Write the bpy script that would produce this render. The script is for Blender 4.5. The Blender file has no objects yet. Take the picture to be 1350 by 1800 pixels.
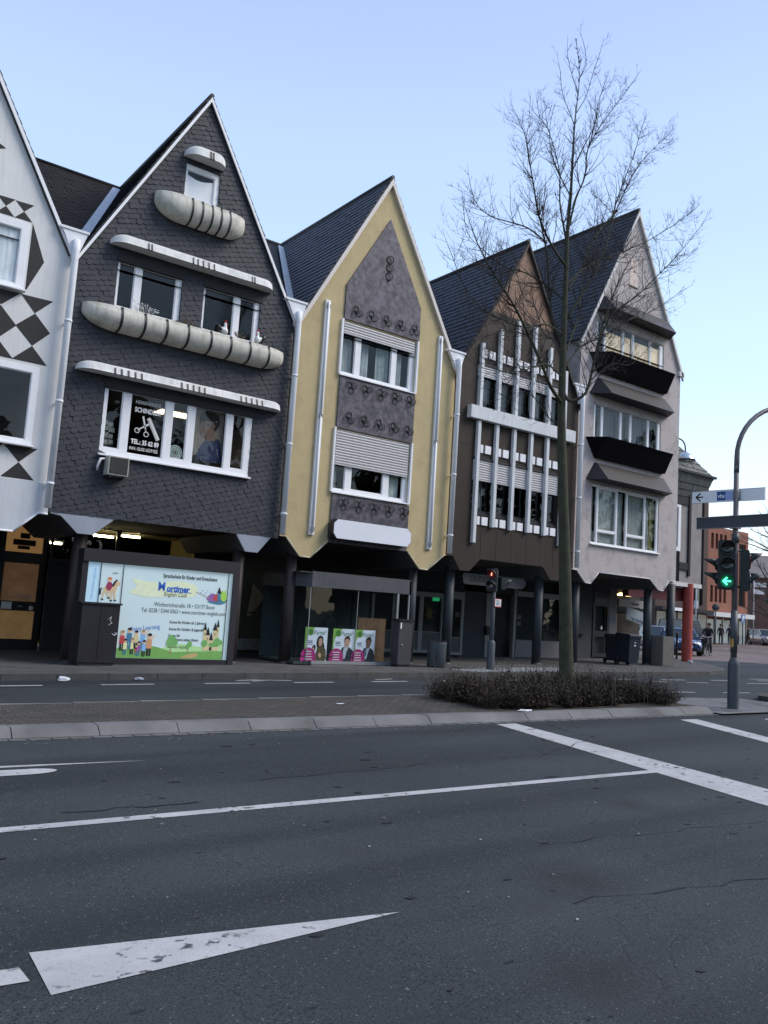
import bpy, bmesh, math, random
from mathutils import Vector, Matrix
R = math.radians
random.seed(7)
S = bpy.context.scene
COL = S.collection

# ------------------------------------------------------------------ camera, sky, sun, exposure
def set_camera():
    yaw, pitch, roll = 0.63697, 0.11778, 0.06386
    cy, sy, cp, sp = math.cos(yaw), math.sin(yaw), math.cos(pitch), math.sin(pitch)
    f = Vector((sy*cp, cy*cp, sp)); r = Vector((cy, -sy, 0)); u = r.cross(f)
    c, s = math.cos(roll), math.sin(roll)
    r2 = c*r + s*u; u2 = -s*r + c*u
    M = Matrix((r2, u2, -f)).transposed().to_4x4()
    M.translation = (0, 0, 1.65)
    cam = bpy.data.cameras.new('camera'); o = bpy.data.objects.new('camera', cam)
    COL.objects.link(o); o.matrix_world = M
    cam.sensor_fit = 'HORIZONTAL'; cam.sensor_width = 36; cam.lens = 36*1500/1350
    cam.clip_start = 0.1; cam.clip_end = 3000
    S.camera = o
set_camera()

SUN_EL, SUN_AZ = R(44), R(128)         # azimuth clockwise from +Y
w = bpy.data.worlds.new('World'); S.world = w; w.use_nodes = True
def make_sky(nt):
    """Nishita sky plus the pale thin veil of the evening: direction-based, cyan-white low down, violet blue overhead"""
    L = nt.links; bg = nt.nodes['Background']; STR = 0.06
    sky = nt.nodes.new('ShaderNodeTexSky'); sky.sky_type = 'NISHITA'; sky.sun_disc = False
    sky.sun_elevation = SUN_EL; sky.sun_rotation = SUN_AZ
    sky.altitude = 60; sky.air_density = 1.0; sky.dust_density = 0.2; sky.ozone_density = 2.0
    tc = nt.nodes.new('ShaderNodeTexCoord'); sp = nt.nodes.new('ShaderNodeSeparateXYZ'); L.new(tc.outputs['Generated'], sp.inputs[0])
    cr = nt.nodes.new('ShaderNodeValToRGB'); L.new(sp.outputs['Z'], cr.inputs[0]); e = cr.color_ramp.elements; cr.color_ramp.interpolation = 'EASE'
    pts = [(0.0,(.86,.82,.68)),(.05,(.90,.92,.86)),(.15,(.76,.88,.96)),(.30,(.58,.75,.95)),(.46,(.49,.64,.94)),(.64,(.41,.51,.89)),(.8,(.30,.44,.74)),(1.0,(.27,.42,.66))]
    e[0].position, e[0].color = pts[0][0], (*pts[0][1], 1); e[1].position, e[1].color = pts[-1][0], (*pts[-1][1], 1)
    for p_, c_ in pts[1:-1]: x = e.new(p_); x.color = (*c_, 1)
    vm = nt.nodes.new('ShaderNodeMix'); vm.data_type = 'RGBA'; vm.blend_type = 'MULTIPLY'; vm.inputs[0].default_value = 1
    k = 1.0/STR*VEIL; vm.inputs[7].default_value = (k,k,k,1); L.new(cr.outputs[0], vm.inputs[6])
    ad = nt.nodes.new('ShaderNodeMix'); ad.data_type = 'RGBA'; ad.blend_type = 'ADD'; ad.inputs[0].default_value = 1
    L.new(vm.outputs[2], ad.inputs[6]); L.new(sky.outputs[0], ad.inputs[7]); L.new(ad.outputs[2], bg.inputs[0]); bg.inputs[1].default_value = STR
VEIL = 0.72
make_sky(w.node_tree)
sl = bpy.data.lights.new('sun', 'SUN'); sl.energy = 2.4; sl.angle = R(30); sl.color = (1.0, 0.92, 0.82)
so = bpy.data.objects.new('sun', sl); COL.objects.link(so)
sd = Vector((math.sin(SUN_AZ)*math.cos(SUN_EL), math.cos(SUN_AZ)*math.cos(SUN_EL), math.sin(SUN_EL)))
so.rotation_euler = (-sd).to_track_quat('-Z', 'Y').to_euler()
S.view_settings.view_transform = 'Standard'; S.view_settings.look = 'None'
S.view_settings.exposure = 0.42; S.view_settings.gamma = 1.0

# ------------------------------------------------------------------ helpers
FY = 19.0                               # facade plane
def G(x): return 0.0125*(x-5.8)         # the street climbs gently to the right

def W(o):
    m = o.matrix_basis.copy()
    while o.parent: o = o.parent; m = o.matrix_basis @ m
    return m

class MB:
    def __init__(s): s.v = []; s.f = []; s.sm = []
    def add(s, vs, fs, smooth=False):
        b = len(s.v); s.v += [Vector(q) for q in vs]
        for f in fs: s.f.append([b+i for i in f]); s.sm.append(smooth)
        return s
    def box(s, x0, x1, y0, y1, z0, z1):
        x0, x1 = min(x0, x1), max(x0, x1); y0, y1 = min(y0, y1), max(y0, y1); z0, z1 = min(z0, z1), max(z0, z1)
        return s.add([(x0,y0,z0),(x1,y0,z0),(x1,y1,z0),(x0,y1,z0),(x0,y0,z1),(x1,y0,z1),(x1,y1,z1),(x0,y1,z1)],
                     [(0,3,2,1),(4,5,6,7),(0,1,5,4),(1,2,6,5),(2,3,7,6),(3,0,4,7)])
    def quad(s, a, b, c, d): return s.add([a,b,c,d], [(0,1,2,3)])
    def obox(s, O, U, V, N, a, b, c):    # box from corner O along unit dirs
        O, U, V, N = map(Vector, (O, U, V, N)); P = []
        for k in (0, c):
            for i, j in ((0,0),(a,0),(a,b),(0,b)): P.append(O+U*i+V*j+N*k)
        return s.add(P, [(0,3,2,1),(4,5,6,7),(0,1,5,4),(1,2,6,5),(2,3,7,6),(3,0,4,7)])
    def prism(s, pts, d):                # closed polygon (3d pts) extruded by vector d
        n = len(pts); d = Vector(d); P = [Vector(p) for p in pts]
        return s.add(P+[p+d for p in P], [tuple(range(n)), tuple(reversed(range(n, 2*n)))] +
                     [(i, i+n, (i+1) % n+n, (i+1) % n) for i in range(n)])
    def fac(s, pts, y0, y1):             # facade polygon (x,z) between depth y0 (front) and y1
        return s.prism([(x, y0, z) for x, z in pts], (0, y1-y0, 0))
    def tube(s, path, rad, n=8, cap=True, smooth=True):
        P = [Vector(p) for p in path]
        if not isinstance(rad, (list, tuple)): rad = [rad]*len(P)
        vs = []; fs = []; prev = None
        for i, p in enumerate(P):
            t = (P[min(i+1, len(P)-1)]-P[max(i-1, 0)])
            if t.length < 1e-9: t = Vector((0,0,1))
            t.normalize()
            if prev is None:
                a = Vector((1,0,0)) if abs(t.x) < .8 else Vector((0,1,0))
                e1 = (a-t*a.dot(t)).normalized()
            else:
                e1 = prev-t*prev.dot(t)
                e1 = e1.normalized() if e1.length > 1e-6 else t.orthogonal().normalized()
            prev = e1; e2 = t.cross(e1)
            for k in range(n):
                an = 2*math.pi*k/n; vs.append(p+(e1*math.cos(an)+e2*math.sin(an))*rad[i])
        for i in range(len(P)-1):
            for k in range(n):
                k2 = (k+1) % n; fs.append((i*n+k, i*n+k2, (i+1)*n+k2, (i+1)*n+k))
        s.add(vs, fs, smooth)
        if cap:
            b = len(s.v)-len(vs)
            s.f.append([b+k for k in reversed(range(n))]); s.sm.append(False)
            s.f.append([b+(len(P)-1)*n+k for k in range(n)]); s.sm.append(False)
        return s
    def cyl(s, x, y, z0, z1, r, n=16, r2=None): return s.tube([(x,y,z0),(x,y,z1)], [r, r if r2 is None else r2], n)
    def torus(s, c, N, R0, r0, n=18, m=6):
        c = Vector(c); N = Vector(N).normalized(); a = N.orthogonal().normalized(); b = N.cross(a); vs = []; fs = []
        for i in range(n):
            t = 2*math.pi*i/n; d = a*math.cos(t)+b*math.sin(t)
            for j in range(m):
                q = 2*math.pi*j/m; vs.append(c+d*(R0+r0*math.cos(q))+N*r0*math.sin(q))
        for i in range(n):
            for j in range(m):
                i2, j2 = (i+1) % n, (j+1) % m; fs.append((i*m+j, i2*m+j, i2*m+j2, i*m+j2))
        return s.add(vs, fs, True)
    def lathe(s, c, prof, n=20, A=(0,0,1)):   # prof list of (r, h) along axis A
        c = Vector(c); A = Vector(A).normalized(); a = A.orthogonal().normalized(); b = A.cross(a); vs = []; fs = []
        for r, h in prof:
            for k in range(n):
                t = 2*math.pi*k/n; vs.append(c+A*h+(a*math.cos(t)+b*math.sin(t))*r)
        for i in range(len(prof)-1):
            for k in range(n):
                k2 = (k+1) % n; fs.append((i*n+k, i*n+k2, (i+1)*n+k2, (i+1)*n+k))
        return s.add(vs, fs, True)
    def disc(s, c, U, V, ru, rv=None, n=20, a0=0, a1=2*math.pi):
        rv = rv or ru; c, U, V = Vector(c), Vector(U), Vector(V)
        return s.add([c+U*ru*math.cos(a0+(a1-a0)*k/n)+V*rv*math.sin(a0+(a1-a0)*k/n) for k in range(n)], [tuple(range(n))])
    def build(s, name, mat, parent=None, bevel=0.0):
        me = bpy.data.meshes.new(name)
        vs = s.v
        if parent is not None:
            inv = W(parent).inverted(); vs = [inv @ v for v in vs]
        me.from_pydata([tuple(v) for v in vs], [], s.f); me.update()
        for p, sm in zip(me.polygons, s.sm): p.use_smooth = sm
        bm = bmesh.new(); bm.from_mesh(me)
        if bevel: bmesh.ops.remove_doubles(bm, verts=bm.verts, dist=1e-5)
        bmesh.ops.recalc_face_normals(bm, faces=bm.faces)
        if bevel:
            ed = [e for e in bm.edges if len(e.link_faces) == 2 and e.calc_face_angle(0) > .6]
            bmesh.ops.bevel(bm, geom=ed, offset=bevel, segments=2, affect='EDGES', clamp_overlap=True)
        bm.to_mesh(me); bm.free()
        o = bpy.data.objects.new(name, me); COL.objects.link(o)
        if mat: me.materials.append(mat)
        if parent is not None: o.parent = parent
        return o

def tag(o, label=None, cat=None, group=None, kind=None):
    if label: o['label'] = label
    if cat: o['category'] = cat
    if group: o['group'] = group
    if kind: o['kind'] = kind
    return o
def thing(name, label, cat, loc=(0,0,0), rz=0, group=None):
    o = bpy.data.objects.new(name, None); COL.objects.link(o); o.empty_display_size = .2
    o.location = loc; o.rotation_euler = (0,0,rz); return tag(o, label, cat, group)
def copy_tree(o, parent=None):
    c = o.copy(); COL.objects.link(c)
    if parent: c.parent = parent
    for ch in list(o.children): copy_tree(ch, c)
    return c
def linked(name, me, parent, loc, rot=(0,0,0), sc=1):
    """another part sharing mesh data; loc in world axes, parent without rotation"""
    o = bpy.data.objects.new(name, me); COL.objects.link(o); o.parent = parent
    o.location = W(parent).inverted() @ Vector(loc); o.rotation_euler = rot; o.scale = (sc,)*3; return o

def lettering(parent, text, size, O, U, V, mat, align='CENTER', bold=0.0, name='lettering', shear=0, sx=1.0, space=1.0):
    cu = bpy.data.curves.new(name, 'FONT'); cu.body = text; cu.size = size; cu.align_x = align; cu.align_y = 'CENTER'
    cu.offset = bold; cu.shear = shear; cu.space_character = space; cu.resolution_u = 3
    to = bpy.data.objects.new('t', cu); me = bpy.data.meshes.new_from_object(to)
    bpy.data.objects.remove(to); bpy.data.curves.remove(cu)
    O, U, V = Vector(O), Vector(U).normalized(), Vector(V).normalized(); inv = W(parent).inverted()
    for v in me.vertices: v.co = inv @ (O+U*(v.co.x*sx)+V*v.co.y)
    me.name = name; me.materials.clear(); me.materials.append(mat)
    o = bpy.data.objects.new(name, me); COL.objects.link(o); o.parent = parent; return o

def clip_convex(poly, cl):               # Sutherland-Hodgman, cl counter-clockwise
    out = list(poly)
    for i in range(len(cl)):
        a, b = cl[i], cl[(i+1) % len(cl)]; inp = out; out = []
        def side(p): return (b[0]-a[0])*(p[1]-a[1])-(b[1]-a[1])*(p[0]-a[0])
        for j in range(len(inp)):
            p, q = inp[j-1], inp[j]; sp, sq = side(p), side(q)
            if sq >= 0:
                if sp < 0: t = sp/(sp-sq); out.append((p[0]+(q[0]-p[0])*t, p[1]+(q[1]-p[1])*t))
                out.append(q)
            elif sp >= 0:
                t = sp/(sp-sq); out.append((p[0]+(q[0]-p[0])*t, p[1]+(q[1]-p[1])*t))
        if len(out) < 3: return []
    return out
def ccw(p):
    a = sum(p[i-1][0]*p[i][1]-p[i][0]*p[i-1][1] for i in range(len(p)))
    return list(p) if a > 0 else list(reversed(p))

def wall_mb(pieces, holes, y0, y1):
    """facade wall of convex pieces (x,z) with rectangular holes (x0,x1,z0,z1), reveals included"""
    mb = MB(); xs = [p[0] for q in pieces for p in q]; zs = [p[1] for q in pieces for p in q]
    gx = sorted({min(xs), max(xs)} | {h[0] for h in holes} | {h[1] for h in holes})
    gz = sorted({min(zs), max(zs)} | {h[2] for h in holes} | {h[3] for h in holes})
    for i in range(len(gx)-1):
        for j in range(len(gz)-1):
            cx, cz = (gx[i]+gx[i+1])/2, (gz[j]+gz[j+1])/2
            if any(h[0] < cx < h[1] and h[2] < cz < h[3] for h in holes): continue
            cell = [(gx[i],gz[j]),(gx[i+1],gz[j]),(gx[i+1],gz[j+1]),(gx[i],gz[j+1])]
            for pc in pieces:
                q = clip_convex(cell, ccw(pc))
                if len(q) >= 3:
                    n = len(q)
                    mb.add([(x,y0,z) for x,z in q], [tuple(range(n))]); mb.add([(x,y1,z) for x,z in q], [tuple(reversed(range(n)))])
    for a, b, c, d in holes:
        P = [(a,c),(b,c),(b,d),(a,d)]
        for k in range(4):
            p, q = P[k-1], P[k]; mb.quad((p[0],y0,p[1]),(q[0],y0,q[1]),(q[0],y1,q[1]),(p[0],y1,p[1]))
    for pc in pieces:
        for k in range(len(pc)):
            p, q = pc[k-1], pc[k]; mb.quad((p[0],y0,p[1]),(q[0],y0,q[1]),(q[0],y1,q[1]),(p[0],y1,p[1]))
    return mb

SCALE = [(0,1.35),(1.02,1.35),(1.02,.55),(.97,.3),(.85,.1),(.65,.0),(.4,-.02),(.15,.05),(0,.2),(-.04,.5)]
TILE = [(.01,1.25),(.99,1.25),(.99,.0),(.01,.0)]
BEAVER = [(.01,1.3),(.99,1.3),(.99,.22),(.86,.06),(.66,0),(.34,0),(.14,.06),(.01,.22)]
def scales(mb, O, U, V, N, polys, tw, th, shape, holes=(), tilt=0, lip=.014, jit=.15, base=.002, rnd=None):
    """slates laid course by course over convex 2d polys (u,v) in the plane O,U,V facing N"""
    rnd = rnd or random.Random(3)
    O, U, V, N = map(Vector, (O, U, V, N))
    us = [p[0] for q in polys for p in q]; vs = [p[1] for q in polys for p in q]
    u0, u1, v0, v1 = min(us), max(us), min(vs), max(vs); ct, st = math.cos(tilt), math.sin(tilt)
    span = (u1-u0)*abs(st)+th
    polys = [ccw(p) for p in polys]
    j = 0; v = v0-span-th
    while v < v1+span:
        n = int((u1-u0)/tw)+8
        for i in range(-4, n):
            a = u0+(i+(.5 if j % 2 else 0))*tw*1.0 + ((j*37) % 11)*.0
            du = rnd.uniform(-jit, jit)*tw*.25; dl = rnd.uniform(0, jit)*lip
            wl = []
            for s_, t_ in shape:
                x = a+du+s_*tw-u0; y = v+t_*th
                wl.append((u0+x*ct-(y-v0)*st*0.0, y+x*st))
            vb = v; mu = sum(p[0] for p in wl)/len(wl); mv = sum(p[1] for p in wl)/len(wl)
            skip = False
            for h in holes:
                if h[0] < mu < h[1] and h[2] < mv < h[3]: skip = True
            if skip: continue
            for h in holes:                # push vertices that reach into an opening back to its edge
                q = []
                for x, y in wl:
                    if h[0] < x < h[1] and h[2] < y < h[3]:
                        d = [(abs(x-h[0]), (h[0], y)), (abs(x-h[1]), (h[1], y)), (abs(y-h[2]), (x, h[2])), (abs(y-h[3]), (x, h[3]))]
                        x, y = min(d)[1]
                    q.append((x, y))
                wl = q
            for pc in polys:
                q = clip_convex(wl, pc)
                if len(q) < 3: continue
                off = lambda p: base+lip+dl-(p[1]-(p[0]-u0)*st-vb)/(1.35*th)*lip
                P = [O+U*p[0]+V*p[1]+N*off(p) for p in q]; B = [O+U*p[0]+V*p[1] for p in q]; m = len(q)
                mb.add(P, [tuple(range(m))])
                for k in range(m):
                    k2 = (k+1) % m
                    if (q[k][1]+q[k2][1])/2-((q[k][0]+q[k2][0])/2-u0)*st < vb+th*.7: mb.quad(P[k], P[k2], B[k2], B[k])
        v += th; j += 1
    return mb

# ------------------------------------------------------------------ materials
MATS = {}
def mat(name, col, rough=.7, var=.12, scale=6., bump=0., bscale=60., metal=0., spec=.4, streak=0., coat=0., fine=0., dirt=None, dirt_amt=.0, dirt_scale=2.5, emit=None, estr=0., island=0.):
    if name in MATS: return MATS[name]
    m = bpy.data.materials.new(name); m.use_nodes = True; n = m.node_tree; L = n.links; p = n.nodes['Principled BSDF']
    p.inputs['Roughness'].default_value = rough; p.inputs['Metallic'].default_value = metal
    p.inputs['Specular IOR Level'].default_value = spec; p.inputs['Coat Weight'].default_value = coat
    tc = n.nodes.new('ShaderNodeTexCoord'); src = tc.outputs['Object']
    def noise(sc, det=4, vec=None, rough_=.6):
        x = n.nodes.new('ShaderNodeTexNoise'); x.inputs['Scale'].default_value = sc; x.inputs['Detail'].default_value = det
        x.inputs['Roughness'].default_value = rough_; L.new(vec or src, x.inputs['Vector']); return x.outputs['Fac']
    def mix(a, b, fac, typ='MIX'):
        x = n.nodes.new('ShaderNodeMix'); x.data_type = 'RGBA'; x.blend_type = typ
        for s_, v_ in ((6, a), (7, b)):
            if isinstance(v_, tuple): x.inputs[s_].default_value = (*v_, 1)
            else: L.new(v_, x.inputs[s_])
        if isinstance(fac, float): x.inputs[0].default_value = fac
        else: L.new(fac, x.inputs[0])
        return x.outputs[2]
    def ramp(f, a, b):
        x = n.nodes.new('ShaderNodeMapRange'); L.new(f, x.inputs[0]); x.inputs[1].default_value = a; x.inputs[2].default_value = b; return x.outputs[0]
    lo = tuple(c*(1-var) for c in col); hi = tuple(min(1, c*(1+var)) for c in col)
    c = mix(lo, hi, ramp(noise(scale), .3, .7))
    if island:
        ge = n.nodes.new('ShaderNodeNewGeometry'); c = mix(c, tuple(q*(1-island) for q in col), ge.outputs['Random Per Island'])
    if fine: c = mix(c, tuple(q*(1-fine) for q in col), ramp(noise(scale*14, 2), .45, .75))
    if streak:
        mp = n.nodes.new('ShaderNodeMapping'); mp.inputs['Scale'].default_value = (9, 9, .5); L.new(src, mp.inputs['Vector'])
        c = mix(c, tuple(q*(1-streak) for q in col), ramp(noise(1.6, 5, mp.outputs[0]), .48, .72))
    if dirt: 
        f = ramp(noise(dirt_scale, 6, None, .65), .5, .78)
        mm = n.nodes.new('ShaderNodeMath'); mm.operation = 'MULTIPLY'; L.new(f, mm.inputs[0]); mm.inputs[1].default_value = dirt_amt
        c = mix(c, dirt, mm.outputs[0])
    L.new(c, p.inputs['Base Color'])
    if bump:
        b = n.nodes.new('ShaderNodeBump'); b.inputs['Strength'].default_value = bump; b.inputs['Distance'].default_value = .02
        L.new(noise(bscale, 3), b.inputs['Height']); L.new(b.outputs[0], p.inputs['Normal'])
    if emit:
        p.inputs['Emission Color'].default_value = (*emit, 1); p.inputs['Emission Strength'].default_value = estr
    MATS[name] = m; return m

def mat_glass(name='window_glass', tint=(.88,.91,.91), ior=1.5, rough=0.0):
    if name in MATS: return MATS[name]
    m = bpy.data.materials.new(name); m.use_nodes = True; n = m.node_tree; L = n.links; n.nodes.remove(n.nodes['Principled BSDF'])
    out = n.nodes['Material Output']; t = n.nodes.new('ShaderNodeBsdfTransparent'); t.inputs[0].default_value = (*tint, 1)
    g = n.nodes.new('ShaderNodeBsdfGlossy'); g.inputs['Roughness'].default_value = rough
    fr = n.nodes.new('ShaderNodeFresnel'); ge = n.nodes.new('ShaderNodeNewGeometry'); mr = n.nodes.new('ShaderNodeMapRange')   # same reflectance from both sides of the pane
    L.new(ge.outputs['Backfacing'], mr.inputs[0]); mr.inputs[3].default_value = ior; mr.inputs[4].default_value = 1/ior; L.new(mr.outputs[0], fr.inputs[0])
    tc = n.nodes.new('ShaderNodeTexCoord'); nz = n.nodes.new('ShaderNodeTexNoise'); nz.inputs['Scale'].default_value = 1.3; L.new(tc.outputs['Object'], nz.inputs['Vector'])
    bu = n.nodes.new('ShaderNodeBump'); bu.inputs['Strength'].default_value = .08; bu.inputs['Distance'].default_value = .05; L.new(nz.outputs['Fac'], bu.inputs['Height'])
    L.new(bu.outputs[0], g.inputs['Normal'])
    mx = n.nodes.new('ShaderNodeMixShader'); L.new(fr.outputs[0], mx.inputs[0]); L.new(t.outputs[0], mx.inputs[1]); L.new(g.outputs[0], mx.inputs[2])
    L.new(mx.outputs[0], out.inputs[0]); MATS[name] = m; return m

def mat_island(name, kind):
    """asphalt / brick paving / slab paving / concrete kerb"""
    if name in MATS: return MATS[name]
    m = bpy.data.materials.new(name); m.use_nodes = True; n = m.node_tree; L = n.links; p = n.nodes['Principled BSDF']
    tc = n.nodes.new('ShaderNodeTexCoord'); src = tc.outputs['Object']
    def N(t, **k):
        x = n.nodes.new('ShaderNode'+t)
        for a, b in k.items(): x.inputs[a].default_value = b
        return x
    def noise(sc, det=4, vec=None):
        x = N('TexNoise', Scale=sc, Detail=det); L.new(vec or src, x.inputs['Vector']); return x.outputs['Fac']
    def ramp(f, a, b, c=0., d=1.):
        x = n.nodes.new('ShaderNodeMapRange'); L.new(f, x.inputs[0])
        for i, q in enumerate((a, b, c, d)): x.inputs[i+1].default_value = q
        return x.outputs[0]
    def mix(a, b, fac, typ='MIX'):
        x = n.nodes.new('ShaderNodeMix'); x.data_type = 'RGBA'; x.blend_type = typ
        for s_, v_ in ((6, a), (7, b)):
            if isinstance(v_, tuple): x.inputs[s_].default_value = (*v_, 1)
            else: L.new(v_, x.inputs[s_])
        if isinstance(fac, float): x.inputs[0].default_value = fac
        else: L.new(fac, x.inputs[0])
        return x.outputs[2]
    def math_(op, a, b):
        x = n.nodes.new('ShaderNodeMath'); x.operation = op
        for i, q in enumerate((a, b)):
            if isinstance(q, (int, float)): x.inputs[i].default_value = q
            else: L.new(q, x.inputs[i])
        return x.outputs[0]
    bump = n.nodes.new('ShaderNodeBump'); p.inputs['Specular IOR Level'].default_value = .3
    if kind == 'asphalt':
        c = mix((.031,.036,.038), (.05,.057,.06), ramp(noise(.45, 6), .3, .7))
        ml = n.nodes.new('ShaderNodeMapping'); ml.inputs['Scale'].default_value = (.035, .55, 1); ml.inputs['Rotation'].default_value = (0, 0, .068); L.new(src, ml.inputs['Vector'])
        c = mix(c, (.018,.021,.023), math_('MULTIPLY', ramp(noise(1.5, 5, ml.outputs[0]), .45, .62), .85))      # wheel-polished and patched lanes
        c = mix(c, (.072,.078,.08), math_('MULTIPLY', ramp(noise(48, 3), .56, .74), .75))
        c = mix(c, (.010,.012,.013), ramp(noise(95, 2), .50, .64))                 # aggregate
        vo = N('TexVoronoi', Scale=38.); L.new(src, vo.inputs['Vector'])
        c = mix(c, (.17,.17,.17), math_('MULTIPLY', ramp(vo.outputs['Distance'], .22, .13), ramp(noise(30, 2), .52, .6)))   # pale chips
        # worn cracks
        wv = N('TexNoise', Scale=1.1, Detail=5.); L.new(src, wv.inputs['Vector'])
        mp = n.nodes.new('ShaderNodeMapping'); mp.inputs['Scale'].default_value = (.5, 1.15, 1); L.new(src, mp.inputs['Vector'])
        ad = n.nodes.new('ShaderNodeVectorMath'); ad.operation = 'MULTIPLY_ADD'; L.new(wv.outputs['Color'], ad.inputs[0]); ad.inputs[1].default_value = (.9,.9,.9); L.new(mp.outputs[0], ad.inputs[2])
        vc = N('TexVoronoi', Scale=.8); vc.feature = 'DISTANCE_TO_EDGE'; L.new(ad.outputs[0], vc.inputs['Vector'])
        crack = math_('MULTIPLY', ramp(vc.outputs['Distance'], .009, .003), ramp(noise(.55, 3), .53, .62))
        c = mix(c, (.02,.022,.024), math_('MULTIPLY', crack, .28))
        vp = N('TexVoronoi', Scale=3.1, Randomness=1.0); mp2 = n.nodes.new('ShaderNodeMapping'); mp2.inputs['Scale'].default_value = (.6, 1.5, 1); L.new(src, mp2.inputs['Vector']); L.new(mp2.outputs[0], vp.inputs['Vector'])
        pit = math_('MULTIPLY', ramp(vp.outputs['Distance'], .085, .05), ramp(noise(1.7, 3), .5, .56))
        c = mix(c, (.010,.015,.017), pit)
        c = mix(c, (.03,.03,.032), math_('MULTIPLY', ramp(noise(.9, 2), .63, .75), .8))     # oil spots
        for (sx_, sy_, sr_) in ((4.62,3.87,.5),(3.55,2.75,.45),(6.9,5.2,.35)):
            dv = n.nodes.new('ShaderNodeVectorMath'); dv.operation = 'DISTANCE'; L.new(src, dv.inputs[0]); dv.inputs[1].default_value = (sx_,sy_,0)
            c = mix(c, (.016,.014,.014), math_('MULTIPLY', ramp(math_('ADD', dv.outputs['Value'], math_('MULTIPLY', noise(5, 4), .35)), sr_+.2, .1), .75))
        L.new(c, p.inputs['Base Color']); p.inputs['Roughness'].default_value = .82
        L.new(math_('ADD', noise(95, 3), math_('MULTIPLY', math_('ADD', math_('MULTIPLY', crack, .3), pit), -1.5)), bump.inputs['Height']); bump.inputs['Strength'].default_value = .55; bump.inputs['Distance'].default_value = .012
    elif kind in ('brick', 'slab', 'plaza', 'setts'):
        br = n.nodes.new('ShaderNodeTexBrick'); L.new(src, br.inputs['Vector'])
        cfg = {'brick': (1., .21, .105, .012, (.085,.072,.062), (.06,.052,.047), (.028,.027,.022)),
               'slab': (1., .42, .3, .008, (.105,.1,.096), (.08,.077,.076), (.045,.043,.04)),
               'plaza': (1., .4, .2, .01, (.2,.15,.135), (.165,.125,.115), (.09,.07,.06)),
               'setts': (1., .16, .16, .014, (.19,.19,.2), (.145,.145,.15), (.07,.07,.07))}[kind]
        br.inputs['Scale'].default_value = cfg[0]; br.inputs['Brick Width'].default_value = cfg[1]; br.inputs['Row Height'].default_value = cfg[2]; br.inputs['Mortar Size'].default_value = cfg[3]
        for i, q in ((1, cfg[4]), (2, cfg[5]), (3, cfg[6])): br.inputs[i].default_value = (*q, 1)
        c = mix(br.outputs['Color'], (.03,.031,.026), math_('MULTIPLY', ramp(noise(1.3, 6), .5, .72), .6))
        c = mix(c, (.035,.034,.032), math_('MULTIPLY', ramp(noise(60, 3), .55, .75), .45))
        if kind == 'brick': c = mix(c, (.03,.04,.018), math_('MULTIPLY', ramp(noise(2.2, 5), .52, .7), .55))
        L.new(c, p.inputs['Base Color']); p.inputs['Roughness'].default_value = .85
        L.new(math_('ADD', math_('MULTIPLY', br.outputs['Fac'], -1.), math_('MULTIPLY', noise(40, 3), .4)), bump.inputs['Height']); bump.inputs['Strength'].default_value = .7; bump.inputs['Distance'].default_value = .012
    elif kind == 'kerb':
        c = mix((.145,.14,.137), (.21,.205,.20), ramp(noise(3, 5), .3, .7))
        c = mix(c, (.06,.06,.056), math_('MULTIPLY', ramp(noise(1.5, 7), .45, .68), .75)); c = mix(c, (.13,.125,.12), math_('MULTIPLY', ramp(noise(90, 2), .5, .7), .5))
        L.new(c, p.inputs['Base Color']); p.inputs['Roughness'].default_value = .85
        L.new(noise(70, 4), bump.inputs['Height']); bump.inputs['Strength'].default_value = .4; bump.inputs['Distance'].default_value = .01
    elif kind == 'paint':
        c = mix((.35,.34,.33), (.48,.465,.45), ramp(noise(2.5, 5), .3, .7)); c = mix(c, (.3,.3,.31), math_('MULTIPLY', ramp(noise(45, 3), .52, .72), .6))
        c = mix(c, (.06,.062,.066), math_('MULTIPLY', ramp(noise(14, 6), .58, .64), ramp(noise(1.9, 3), .45, .6)))
        L.new(c, p.inputs['Base Color']); p.inputs['Roughness'].default_value = .7
        L.new(noise(95, 3), bump.inputs['Height']); bump.inputs['Strength'].default_value = .4; bump.inputs['Distance'].default_value = .01
    L.new(bump.outputs[0], p.inputs['Normal']); MATS[name] = m; return m

def mat_brickwall(name, a, b, mo, rough=.85):
    if name in MATS: return MATS[name]
    m = bpy.data.materials.new(name); m.use_nodes = True; n = m.node_tree; L = n.links; p = n.nodes['Principled BSDF']
    tc = n.nodes.new('ShaderNodeTexCoord'); mp = n.nodes.new('ShaderNodeMapping'); mp.inputs['Rotation'].default_value = (R(90), 0, 0); L.new(tc.outputs['Object'], mp.inputs['Vector'])
    br = n.nodes.new('ShaderNodeTexBrick'); L.new(mp.outputs[0], br.inputs['Vector'])
    br.inputs['Scale'].default_value = 1; br.inputs['Brick Width'].default_value = .24; br.inputs['Row Height'].default_value = .08; br.inputs['Mortar Size'].default_value = .01
    for i, q in ((1, a), (2, b), (3, mo)): br.inputs[i].default_value = (*q, 1)
    nz = n.nodes.new('ShaderNodeTexNoise'); nz.inputs['Scale'].default_value = .8; nz.inputs['Detail'].default_value = 5; L.new(tc.outputs['Object'], nz.inputs['Vector'])
    mx = n.nodes.new('ShaderNodeMix'); mx.data_type = 'RGBA'; mx.blend_type = 'MULTIPLY'; mx.inputs[0].default_value = .5; L.new(br.outputs['Color'], mx.inputs[6]); L.new(nz.outputs['Fac'], mx.inputs[7])
    L.new(mx.outputs[2], p.inputs['Base Color']); p.inputs['Roughness'].default_value = rough; MATS[name] = m; return m
#@@MATS

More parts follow.
